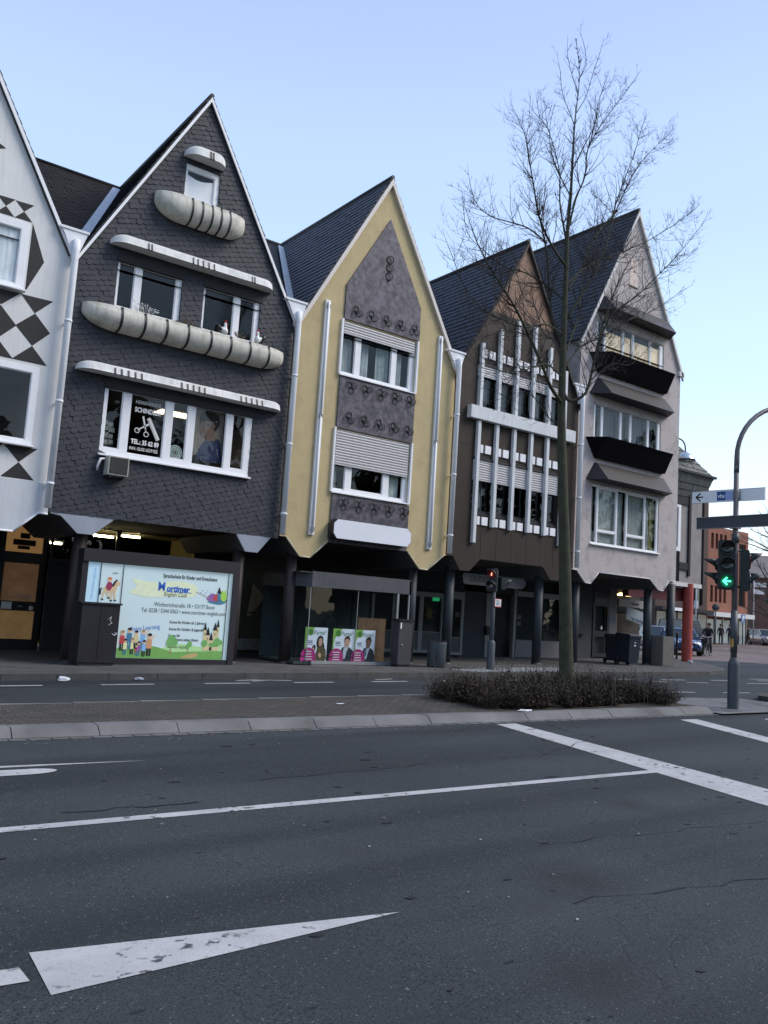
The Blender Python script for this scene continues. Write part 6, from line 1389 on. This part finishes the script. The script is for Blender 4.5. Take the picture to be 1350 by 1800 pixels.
# shop under the annex
sh = thing('corner_shop', 'lit corner shop under the annex with a pale name band', 'shop', (31,24,zg(31)))
b = MB(); b.box(29.2,33.2,24.6,24.7,zg(31),3.55); b.build('wall', mat('shop_brown_dark', (.05,.04,.035), .8, .2, 2), sh)
b = MB(); b.box(30.85,33.1,23.95,24.05,2.62,2.93); b.build('name_band', mat('pale_name_band', (.25,.25,.25), .5, .05, 2), sh); lettering(sh, 'Insider', .20, (32.0,23.945,2.76), (1,0,0), (0,0,1), M_letk, bold=.006)
b = MB(); b.prism([(31.35,23.9,2.62),(32.75,23.9,2.38),(32.75,23.9,1.80),(31.3,23.9,2.08)],(0,.02,0)); b.build('banner', mat('pale_blue_banner', (.26,.31,.36), .7, .1, 2), sh); lettering(sh, 'T EN CENTER', .19, (32.05,23.895,2.03), (1,0,-.18), (0,0,1), mat('navy_letters', (.02,.05,.11), .6), bold=.006, sx=.8)
b = MB(); b.box(30.7,33.2,24.2,24.25,2.3,2.6); b.box(31.0,31.2,24.5,24.58,.45,2.4); b.build('frames', M_door, sh); b = MB(); b.box(31.22,31.5,24.55,24.59,.5,2.3); b.build('lit_panel', mat('dim_yellow_panel', (.3,.27,.16), .6, emit=(.9,.7,.35), estr=.08), sh)
for k, (x, y, lab) in enumerate(((31.15,24.1,'lit round lamp under the annex soffit, left one'), (31.75,24.1,'lit round lamp under the annex soffit, right one'))):
    t = thing('ceiling_lamp', lab, 'ceiling light', (x,y,3.1), 0, 'lamps of the corner shop'); b = MB(); b.lathe((x,y,3.09),[(0,0),(.16,.0),(.17,.06),(.05,.12)],16); b.build('shade', mat('lit_shop_lamp', (.9,.8,.5), .5, emit=(1.,.72,.28), estr=4.), t); MB().tube([(x,y,3.2),(x,y,3.5)],.02,6).build('stem', M_dark, t)
b = MB(); b.box(33.6,34.4,25.0,25.04,2.3,2.85); b.tube([(33.7,25.02,zg(33)),(33.7,25.02,2.3)],.03,6); b.tube([(34.3,25.02,zg(33)),(34.3,25.02,2.3)],.03,6); tag(b.build('notice_board', mat('pale_notice', (.36,.38,.4), .6, .08, 3)), 'pale notice board on two thin posts left of the blue car', 'notice board')
# wall lamp
wl = thing('wall_lamp', 'domed glass street lamp on a curved arm at the corner of the grey house', 'street lamp', (27.75,19.6,8.7))
b = MB(); P = [(27.74,19.7,8.75),(27.95,19.62,9.0),(28.25,19.5,9.12),(28.55,19.4,9.05),(28.68,19.36,8.85),(28.70,19.35,8.6)]; b.tube(catmull([Vector(p) for p in P],4),.028,8); b.box(27.74,27.78,19.6,19.8,8.6,8.9); b.build('arm', M_mast, wl)
b = MB(); b.lathe((28.70,19.35,8.6),[(.05,.02),(.12,-.02),(.26,-.13),(.34,-.24),(.36,-.30)],22); b.build('dome', mat('silver_lamp_dome', (.5,.55,.6), .2, .05, 3, metal=.6), wl); b = MB(); b.lathe((28.70,19.35,8.6),[(.38,-.30),(.38,-.33),(.30,-.34)],22); b.build('rim', M_dark, wl); b = MB(); b.lathe((28.70,19.35,8.6),[(.32,-.33),(.28,-.42),(.15,-.49),(0,-.5)],20); b.build('globe', GLASS, wl)

# ------------------------------------------------------------------ buildings across the square
M_bro = mat_brickwall('orange_brick', (.42,.15,.085), (.35,.12,.07), (.15,.10,.08)); M_brd = mat_brickwall('dark_brown_brick', (.11,.06,.045), (.085,.05,.04), (.06,.05,.045)); M_brf = mat_brickwall('far_red_brick', (.20,.095,.075), (.16,.08,.065), (.12,.1,.09))
M_wd = mat('dark_window', (.015,.02,.024), .12, .1, 3, spec=.6)
def front(t, L_, z1, holes, m, y=0, depth=.25, body=8, name='wall'):
    mb = wall_mb([[(0,0),(L_,0),(L_,z1),(0,z1)]], holes, y, y+depth); mb.box(0,L_,y+depth+.002,y+body,0,z1-.002); return mb.build(name, m, t)
def place(t, x, y, rz): t.location = (x,y,G(x)); t.rotation_euler = (0,0,rz)
t = thing('orange_brick_building', 'orange brick building with narrow windows and a pale shop canopy across the square', 'building')
hs = [(x,x+.42,z,z+h_) for z,h_ in ((8.6,1.4),(3.75,1.5)) for x in (.75,1.45,2.15,2.85)]
front(t, 6.9, 10.6, hs+[(5.35,6.5,3.6,9.4)], M_bro); MB().box(0.01,2.6,1.5,7.9,10.602,14.6).build('tower', mat_brickwall('bright_orange_brick', (.42,.13,.06), (.36,.11,.055), (.25,.14,.10)), t)
for a,b_,c,d in hs: MB().box(a,b_,.18,.22,c,d).build('window', M_wd, t)
g = MB().box(5.35,6.5,.2,.24,3.6,9.4).build('window', M_wd, t); q = MB()
for k in range(3): q.box(5.6+.3*k,5.65+.3*k,.1,.19,3.6,9.4)
q.build('mullions', M_door, g)
MB().box(.0,6.6,-.9,-.02,2.45,2.85).build('canopy', mat('pale_canopy', (.6,.6,.6), .5, .05, 2), t); b = MB()
for k in range(5): b.box(.15+1.3*k,1.3+1.3*k,-.05,-.01,.1,2.2)
b.build('shop_window', mat('lit_shop_glass', (.2,.24,.26), .15, .3, 1, emit=(.55,.62,.62), estr=.10), t); b = MB()
for k in range(6): b.box(.0+1.3*k,.14+1.3*k,-.12,-.06,.0,2.4)
b.build('shop_piers', M_wd, t); lettering(t, 'L', .7, (1.3,-.01,3.1), (1,0,0), (0,0,1), M_letk, shear=.3)
place(t, 68.9, 44.1, R(0))
t = thing('dark_brick_building', 'dark brown brick block with tall dark glazing, left of the orange brick building', 'building')
hs = [(5.2,6.0,3.4,12.5),(6.35,7.2,3.4,12.5)]+[(x,x+.9,z,z+1.5) for x in (.6,2.2,3.8) for z in (4,6.6,9.2)]
front(t, 7.9, 13.2, hs, M_brd)
for a,b_,c,d in hs: MB().box(a,b_,.18,.22,c,d).build('window', M_wd, t)
b = MB(); b.box(0,7.9,-.7,-.02,2.7,3.0); b.build('canopy', M_dark, t); b = MB(); b.box(1.5,3.8,-.75,-.71,2.72,2.98); b.build('white_sign', M_frame, t); b = MB()
for k in range(5): b.box(.2+1.55*k,1.5+1.55*k,-.04,-.01,.1,2.6)
b.build('shop_window', mat('dim_shop_glass', (.10,.12,.13), .15, .4, .7, emit=(.6,.6,.5), estr=.03), t)
place(t, 60.6, 43.4, R(2))
t = thing('far_brick_shops', 'two-storey reddish brick shops with glowing yellow letters at the right edge', 'building')
hs = [(x,x+1.0,4.0,5.4) for x in (1.2,3.6,6,8.4,10.8,13.2,15.6)]+[(x,x+1.0,1.2,2.9) for x in (2.5,5,7.6,10.2,12.8)]
front(t, 18, 6.6, hs, M_brf)
for a,b_,c,d in hs: MB().box(a,b_,.18,.22,c,d).build('window', M_wd, t)
b = MB(); b.prism([(-.2,-.3,6.602),(-.2,8.2,6.602),(-.2,4,9.2)],(18.4,0,0)); b.build('roof', mat('grey_tiles', (.16,.145,.14), .8, .2, 2), t)
lettering(t, 'CONRAD', .95, (5.9,-.05,3.55), (1,0,0), (0,0,1), mat('yellow_neon', (.6,.4,.08), .5, emit=(1.,.55,.08), estr=1.0), bold=.02)
for z_, w_ in ((5.9,1.2),(5.2,1.0)): MB().box(.0,w_,-.1,-.02,z_-.25,z_+.2).build('white_plate', M_frame, t)
place(t, 80.5, 46.2, R(-38))
# poles and signs on the square
def pole(name, label, x, y, h, r_, m, cat='pole', extra=None):
    t = thing(name, label, cat, (x,y,G(x)), 0, 'poles on the square'); MB().tube([(x,y,G(x)),(x,y,G(x)+h)],r_,8).build('pole', m, t)
    if extra: extra(t, x, y, G(x))
    return t
M_pale = mat('galvanised_pole', (.42,.43,.46), .45, .1, 3)
pole('lamp_pole', 'thin pale pole left of the cyclist', 60, 39.2, 6.0, .06, M_pale, extra=lambda t,x,y,z: MB().box(x-.15,x+.15,y-.1,y+.1,z+2.9,z+3.5).build('box', M_pale, t))
pole('sign_post', 'dark post with a round sign edge-on before the pale shop canopy', 67.5, 42.2, 3.1, .06, M_mast, extra=lambda t,x,y,z: MB().lathe((x,y,z+3.2),[(0,0),(.3,0),(.3,.04),(0,.05)],18,(-.8,-.5,0)).build('round_sign', M_mast, t))
pole('lamp_pole', 'tall pale pole in front of the far brick shops', 76.5, 43.9, 6.2, .06, M_pale)
def psign(t,x,y,z):
    t2 = MB(); t2.box(x-.3,x+.3,y-.05,y-.01,z+2.0,z+2.75); t2.build('blue_plate', mat('parking_blue', (.12,.2,.36), .5), t); lettering(t, 'P', .6, (x,y-.055,z+2.4), (1,0,0), (0,0,1), M_letw, bold=.02)
pole('parking_sign', 'blue and white parking sign right of the orange building', 73.5, 43.2, 2.8, .05, M_mast, 'sign', psign)

# ------------------------------------------------------------------ cars
def car(label, x, y, rz, col, L_=4.1, Wd=1.7, H_=1.42, van=False, lit=None, glow=0, group='cars parked beyond the corner'):
    t = thing('parked_car', label, 'car', (0,0,0), 0, group); m = mat('car_paint_'+label.split()[0], col, .28, .03, 1, coat=.6, spec=.5); h = L_/2
    # lofted body: stations along x (front = +x): (x, half width, z low, z shoulder)
    St = [(-h,.80,.42,.80),(-h+.08,.92,.30,.88),(-h+.6,1.,.22,.92),(0,1.,.20,.92),(h-1.25,1.,.20,.90),(h-.5,.97,.22,.80),(h-.12,.88,.28,.72),(h,.72,.40,.62)]
    b = MB(); n = 8; vs = []
    for X_, f, zl, zh in St:
        hw = Wd/2*f; sec = [(-hw*.9,zl),(-hw,zl+.12),(-hw,zh-.18),(-hw*.94,zh),(hw*.94,zh),(hw,zh-.18),(hw,zl+.12),(hw*.9,zl)]
        vs += [(X_,yy,zz) for yy,zz in sec]
    fs = [(i*n+k,(i+1)*n+k,(i+1)*n+(k+1) % n,i*n+(k+1) % n) for i in range(len(St)-1) for k in range(n)]
    b.add(vs, fs, True); b.add(vs[:n],[tuple(range(n))]); b.add(vs[-n:],[tuple(range(n))]); b.build('body', m, t)
    r0, r1 = (-h+.12, h-1.9) if not van else (-h+.08, h-1.5)
    g0, g1 = (-h+.0, h-1.15) if not van else (-h+.05, h-.85)
    hb, ht = Wd/2*.93, Wd/2*.74
    def cab(z0,z1,a0,a1,c0,c1,w0,w1): return [(a0,-w0,z0),(a1,-w0,z0),(a1,w0,z0),(a0,w0,z0),(c0,-w1,z1),(c1,-w1,z1),(c1,w1,z1),(c0,w1,z1)]
    F6 = [(0,3,2,1),(4,5,6,7),(0,1,5,4),(1,2,6,5),(2,3,7,6),(3,0,4,7)]
    b = MB(); b.add(cab(.90,H_-.05,g0+.08,g1,r0+.25,r1,hb,ht), F6); b.build('windows', mat('car_glass', (.015,.02,.024), .08, .05, 2, spec=.45), t)
    b = MB(); b.add(cab(H_-.06,H_,r0+.18,r1+.06,r0+.32,r1-.10,ht*1.03,ht*.9), F6); b.build('roof', m, t, bevel=.02)
    for s_ in (-1,1):
        b = MB(); b.tube([(g1,s_*hb*1.0,.88),(r1,s_*ht*1.01,H_-.03)],.035,6); b.tube([(g0+.1,s_*hb,.88),(r0+.25,s_*ht*1.01,H_-.03)],.045,6); b.tube([((g0+g1)/2-.1,s_*hb*1.005,.88),((r0+r1)/2,s_*ht*1.01,H_-.03)],.035,6); b.build('pillars', m, t)
    for sx in (-h+.75, h-.8):
        for s_ in (-1,1):
            ty = MB(); ty.tube([(sx,s_*(Wd/2-.2),.31),(sx,s_*(Wd/2+.01),.31)],.31,20); wh = ty.build('wheel', M_rub, t); q = MB(); q.lathe((sx,s_*(Wd/2+.012),.31),[(0,.02),(.1,.015),(.19,.0),(.2,-.01)],16,(0,s_,0)); q.build('rim', M_alu, wh)
    hl = mat('headlight_'+label.split()[0], (.75,.75,.72), .15, .03, 3, emit=(1.,.9,.75) if lit else None, estr=lit or 0)
    for s_ in (-1,1):
        b = MB(); b.lathe((h-.10,s_*Wd*.32,.63),[(0,.05),(.09,.04),(.125,.0),(.125,-.08)],14,(1,s_*.25,.15)); b.build('headlight', hl, t)
        b = MB(); b.box(-h-.02,-h+.04,s_*Wd*.33-.1,s_*Wd*.33+.1,.62,.80); b.build('tail_light', mat('tail_red', (.3,.01,.01), .3), t)
        b = MB(); b.add([(g1-.25,s_*(hb+.04),.95),(g1-.12,s_*(hb+.2),.95),(g1-.12,s_*(hb+.2),1.07),(g1-.25,s_*(hb+.04),1.07),(g1-.35,s_*(hb+.04),.95),(g1-.32,s_*(hb+.18),.95),(g1-.32,s_*(hb+.18),1.07),(g1-.35,s_*(hb+.04),1.07)], F6); b.build('mirror', m, t)
    b = MB(); b.box(h-.02,h+.025,-.26,.26,.42,.53); b.build('number_plate', M_letw, t); b = MB(); b.box(h-.03,h+.012,-.5,.5,.28,.40); b.box(h-.06,h+.006,-.42,.42,.56,.64); b.build('grille', M_rub, t)
    t.location = (x,y,G(x)+.01); t.rotation_euler = (0,0,rz); return t
car('blue hatchback facing the viewer between column and red pillar', 41.6, 28.1, math.atan2(-28,-41)+R(10), (.045,.085,.2))
car('grey car parked close left of the blue one', 43.6, 31.2, math.atan2(-31,-43)+R(16), (.10,.115,.14), 4.3, 1.72, 1.45)
car('black car with a lit headlight left of the cyclist', 60.5, 39.9, math.atan2(-40,-60)-R(6), (.012,.012,.014), 4.3, 1.74, 1.5, lit=1.5)
car('navy van standing behind the blue car', 56.5, 38.0, math.atan2(-38,-56)+R(30), (.03,.04,.06), 4.8, 1.9, 1.95, van=True)
car('dark-windowed silver car with lit headlights before the far brick shops', 78.0, 43.6, math.atan2(-43.6,-78)+R(24), (.40,.36,.35), 4.3, 1.72, 1.5, lit=4.)

# ------------------------------------------------------------------ people and bicycle
M_skin = mat('skin', (.42,.25,.18), .6, .05, 5)
def person(label, x, y, rz, joints, top, legs, hair, shoes=M_rub, s=1.0, bag=None):
    """one continuous skinned body; joints override the standing pose. Faces -y in its own frame"""
    J = dict(pelvis=(0,0,.95), belly=(0,.0,1.1), chest=(0,.01,1.32), neck=(0,0,1.48), chin=(0,-.02,1.56), head=(0,-.02,1.66), crown=(0,0,1.76),
             sL=(.17,.01,1.40), eL=(.25,.03,1.14), wL=(.27,-.06,.90), hL=(.27,-.08,.81), sR=(-.17,.01,1.40), eR=(-.25,.03,1.14), wR=(-.27,-.06,.90), hR=(-.27,-.08,.81),
             tL=(.10,0,.90), kL=(.11,-.03,.50), aL=(.12,.03,.09), fL=(.13,-.14,.04), tR=(-.10,0,.90), kR=(-.11,-.03,.50), aR=(-.12,.03,.09), fR=(-.13,-.14,.04))
    J.update(joints); RD_ = dict(pelvis=.15,belly=.135,chest=.155,neck=.06,chin=.075,head=.098,crown=.06,s=.075,e=.052,w=.036,h=.035,t=.095,k=.062,a=.045,f=.042)
    names = list(J); idx = {k:i for i,k in enumerate(names)}
    E_ = [('pelvis','belly'),('belly','chest'),('chest','neck'),('neck','chin'),('chin','head'),('head','crown')]
    for q in 'LR': E_ += [('chest','s'+q),('s'+q,'e'+q),('e'+q,'w'+q),('w'+q,'h'+q),('pelvis','t'+q),('t'+q,'k'+q),('k'+q,'a'+q),('a'+q,'f'+q)]
    me = bpy.data.meshes.new('body'); me.from_pydata([Vector(J[k]) for k in names], [(idx[a],idx[b]) for a,b in E_], []); o = bpy.data.objects.new('tmp', me); COL.objects.link(o)
    sk = o.modifiers.new('skin','SKIN'); sv = me.skin_vertices[0].data if me.skin_vertices else None
    if sv is None:
        bm = bmesh.new(); bm.from_mesh(me); bm.verts.layers.skin.verify(); bm.to_mesh(me); bm.free(); sv = me.skin_vertices[0].data
    for k in names: r_ = RD_.get(k) or RD_[k[0]]; sv[idx[k]].radius = (r_, r_*(.75 if k in ('chest','belly') else 1)); sv[idx[k]].use_root = (k == 'pelvis')
    sd_ = o.modifiers.new('sub','SUBSURF'); sd_.levels = 2; sd_.render_levels = 2
    dg = bpy.context.evaluated_depsgraph_get(); m2 = bpy.data.meshes.new_from_object(o.evaluated_get(dg)); bpy.data.objects.remove(o)
    m2.materials.clear(); [m2.materials.append(m) for m in (M_skin, top, legs, shoes)]
    V = {k: Vector(J[k]) for k in names}
    for p in m2.polygons:
        c = p.center; p.use_smooth = True
        seg = min(E_, key=lambda e: min((c-V[e[0]]).length+ (c-V[e[1]]).length - (V[e[0]]-V[e[1]]).length, 9))
        k = seg[1]; p.material_index = 0 if k in ('chin','head','crown') or k[0] == 'h' and k != 'head' else (2 if k[0] in 'tk' or k[0] == 'a' else 3 if k[0] == 'f' else 1)
        if k == 'neck': p.material_index = 1 if c.z < V['neck'].z-.03 else 0
    t = thing('person', label, 'person', (0,0,0), 0, 'people on the square'); b_ = bpy.data.objects.new('body', m2); COL.objects.link(b_); b_.parent = t
    hd = V['head']; q = MB(); q.lathe(hd+Vector((0,.012,-.02)),[(.098,.0),(.107,.05),(.10,.10),(.06,.145),(0,.155)],16); q.build('hair', hair, t)
    q = MB()
    for sx in (-1,1): q.box(hd.x+sx*.036-.014,hd.x+sx*.036+.014,hd.y-.103,hd.y-.088,hd.z-.005,hd.z+.008)
    q.box(hd.x-.025,hd.x+.025,hd.y-.10,hd.y-.085,hd.z-.068,hd.z-.06); q.build('eyes_and_mouth', M_hair, t); q = MB(); q.tube([hd+Vector((0,-.09,.0)),hd+Vector((0,-.118,-.035)),hd+Vector((0,-.09,-.042))],[.009,.015,.008],6); q.build('nose', M_skin, t)
    t.location = (x,y,G(x)+.012); t.rotation_euler = (0,0,rz); t.scale = (s,s,s); return t
M_jack = mat('black_jacket', (.014,.015,.018), .8, .15, 9); M_trou = mat('dark_trousers', (.02,.021,.026), .85, .15, 9); M_navy = mat('navy_coat', (.022,.026,.042), .8, .15, 9); M_hb = mat('brown_hair', (.06,.04,.028), .8, .2, 12)
CX, CY = 41.9, 26.6; ca_ = math.atan2(-CX, CY)   # facing the camera from there
face = -math.atan2(CX, CY)
person('person in a dark jacket astride a bicycle with one foot on the ground', CX, CY, face-R(4), dict(
    pelvis=(0,.12,.97), belly=(0,.08,1.12), chest=(0,0,1.34), neck=(.02,-.05,1.49), chin=(.03,-.09,1.56), head=(.035,-.09,1.66), crown=(.035,-.07,1.76),
    sL=(.18,-.02,1.42), eL=(.27,-.16,1.2), wL=(.25,-.40,1.08), hL=(.24,-.48,1.06), sR=(-.18,-.02,1.42), eR=(-.28,-.16,1.2), wR=(-.25,-.40,1.08), hR=(-.24,-.48,1.06),
    tL=(.11,.08,.90), kL=(.14,-.18,.58), aL=(.15,-.02,.24), fL=(.16,-.16,.20), tR=(-.13,.08,.90), kR=(-.22,.0,.50), aR=(-.27,.05,.09), fR=(-.29,-.12,.045)), M_jack, M_trou, M_hb)
bk = thing('bicycle', 'dark city bicycle under the person in the dark jacket', 'bicycle', (0,0,0))
for yy in (-.62,.46):
    q = MB(); q.torus((0,yy,.35),(1,0,0),.325,.020,28,6); wh = q.build('wheel', M_rub, bk); q = MB(); q.torus((0,yy,.35),(1,0,0),.30,.010,24,5)
    for k in range(12): a = k*math.pi/6; q.tube([(0,yy,.35),(0,yy+.3*math.cos(a),.35+.3*math.sin(a))],.003,3,cap=False)
    q.build('rim', M_alu, wh)
q = MB(); Q = lambda *p: q.tube([Vector(a) for a in p],.017,8)
Q((0,-.62,.35),(0,-.50,.72),(0,-.44,.98)); Q((0,-.48,.78),(0,-.05,.32)); Q((0,-.47,.86),(0,.12,.70)); Q((0,-.05,.32),(0,.16,.82)); Q((0,.46,.35),(0,-.05,.32)); Q((0,.46,.35),(0,.13,.74)); q.build('frame', M_iron, bk)
q = MB(); q.tube([(-.28,-.40,1.05),(-.2,-.48,1.03),(0,-.46,1.0),(.2,-.48,1.03),(.28,-.40,1.05)],.014,8); q.build('handlebar', M_frame, bk); q = MB(); q.lathe((0,.17,.83),[(0,.05),(.09,.04),(.10,0),(0,-.02)],14); q.build('saddle', M_rub, bk)
q = MB(); q.lathe((0,-.56,.86),[(0,.03),(.045,.02),(.05,-.02),(0,-.06)],12,(0,-1,0)); q.build('headlamp', mat('bike_lamp', (.8,.8,.75), .2, emit=(1.,.95,.8), estr=2.), bk); q = MB(); q.box(-.16,.16,-.78,-.52,.93,1.0); q.box(-.17,.17,-.80,-.5,.72,.925); q.build('basket', M_dark, bk)
q = MB(); q.tube([(-.13,-.05,.32),(.13,-.05,.32)],.015,6); q.box(.10,.2,-.12,-.02,.19,.215); q.build('pedals', M_rub, bk)
bk.location = (CX,CY,G(CX)+.012); bk.rotation_euler = (0,0,face-R(14))
walk = dict(kL=(.11,-.14,.52), aL=(.12,-.22,.10), fL=(.12,-.38,.08), kR=(-.11,.04,.50), aR=(-.12,.26,.14), fR=(-.12,.16,.05), eL=(.25,.10,1.15), wL=(.25,.10,.92), hL=(.25,.08,.84), eR=(-.25,-.02,1.14), wR=(-.25,-.2,.95), hR=(-.25,-.26,.88))
person('person in a dark coat walking along the shop windows under the pale canopy', 70.9, 42.9, R(-60), walk, M_navy, M_trou, M_hb)
person('person in black standing beside the post with the round sign', 68.5, 42.3, R(-40), {}, M_jack, M_trou, M_hair)
person('person in dark clothes standing under the parking sign', 74.6, 43.3, R(20), walk, M_trou, M_jack, M_hb)

# ------------------------------------------------------------------ unseen wood behind the photographer, added dense and tall to darken the window reflections
b = MB(); rg = random.Random(77); tr_ = MB()
for k in range(46):
    x = -60+4.1*k+rg.uniform(-1.5,1.5); y = -24+rg.uniform(-5,3); h = rg.uniform(13,19)+max(0,min(1,(x-30)/40))*9
    for q in range(90):
        p = Vector((x+rg.uniform(-2.4,2.4), y+rg.uniform(-1,1), rg.uniform(0,4.5))); d1 = Vector((rg.uniform(-1,1),rg.uniform(-.4,.4),rg.uniform(-1,1))).normalized()*1.1; d2 = Vector((-d1.z,0,d1.x))*.7; b.add([p-d1,p+d2,p+d1,p-d2],[(0,1,2,3)])
    tr_.tube([(x,y,-1),(x+.3,y,h*.5),(x,y,h)],[.3,.2,.04],6)
    for q in range(230):
        u = rg.random(); zz = h*(.12+.88*u); r_ = 3.6*(1-u*.75); a = rg.uniform(0,6.28); rr = r_*math.sqrt(rg.random()); p = Vector((x+rr*math.cos(a),y+rr*math.sin(a),zz)); s_ = rg.uniform(.4,1.15); d1 = Vector((rg.uniform(-1,1),rg.uniform(-1,1),rg.uniform(-1,1))).normalized()*s_; d2 = d1.orthogonal().normalized()*s_*.5
        b.add([p-d1,p+d2,p+d1,p-d2],[(0,1,2,3)])
wd = b.build('unseen_wood', mat('dark_evergreen', (.03,.038,.024), .9, .4, .5)); tag(wd, 'unseen dark wood behind the viewer, added to darken the window reflections', 'wood', kind='stuff')
tw = tr_.build('unseen_trunks', M_bark, wd)
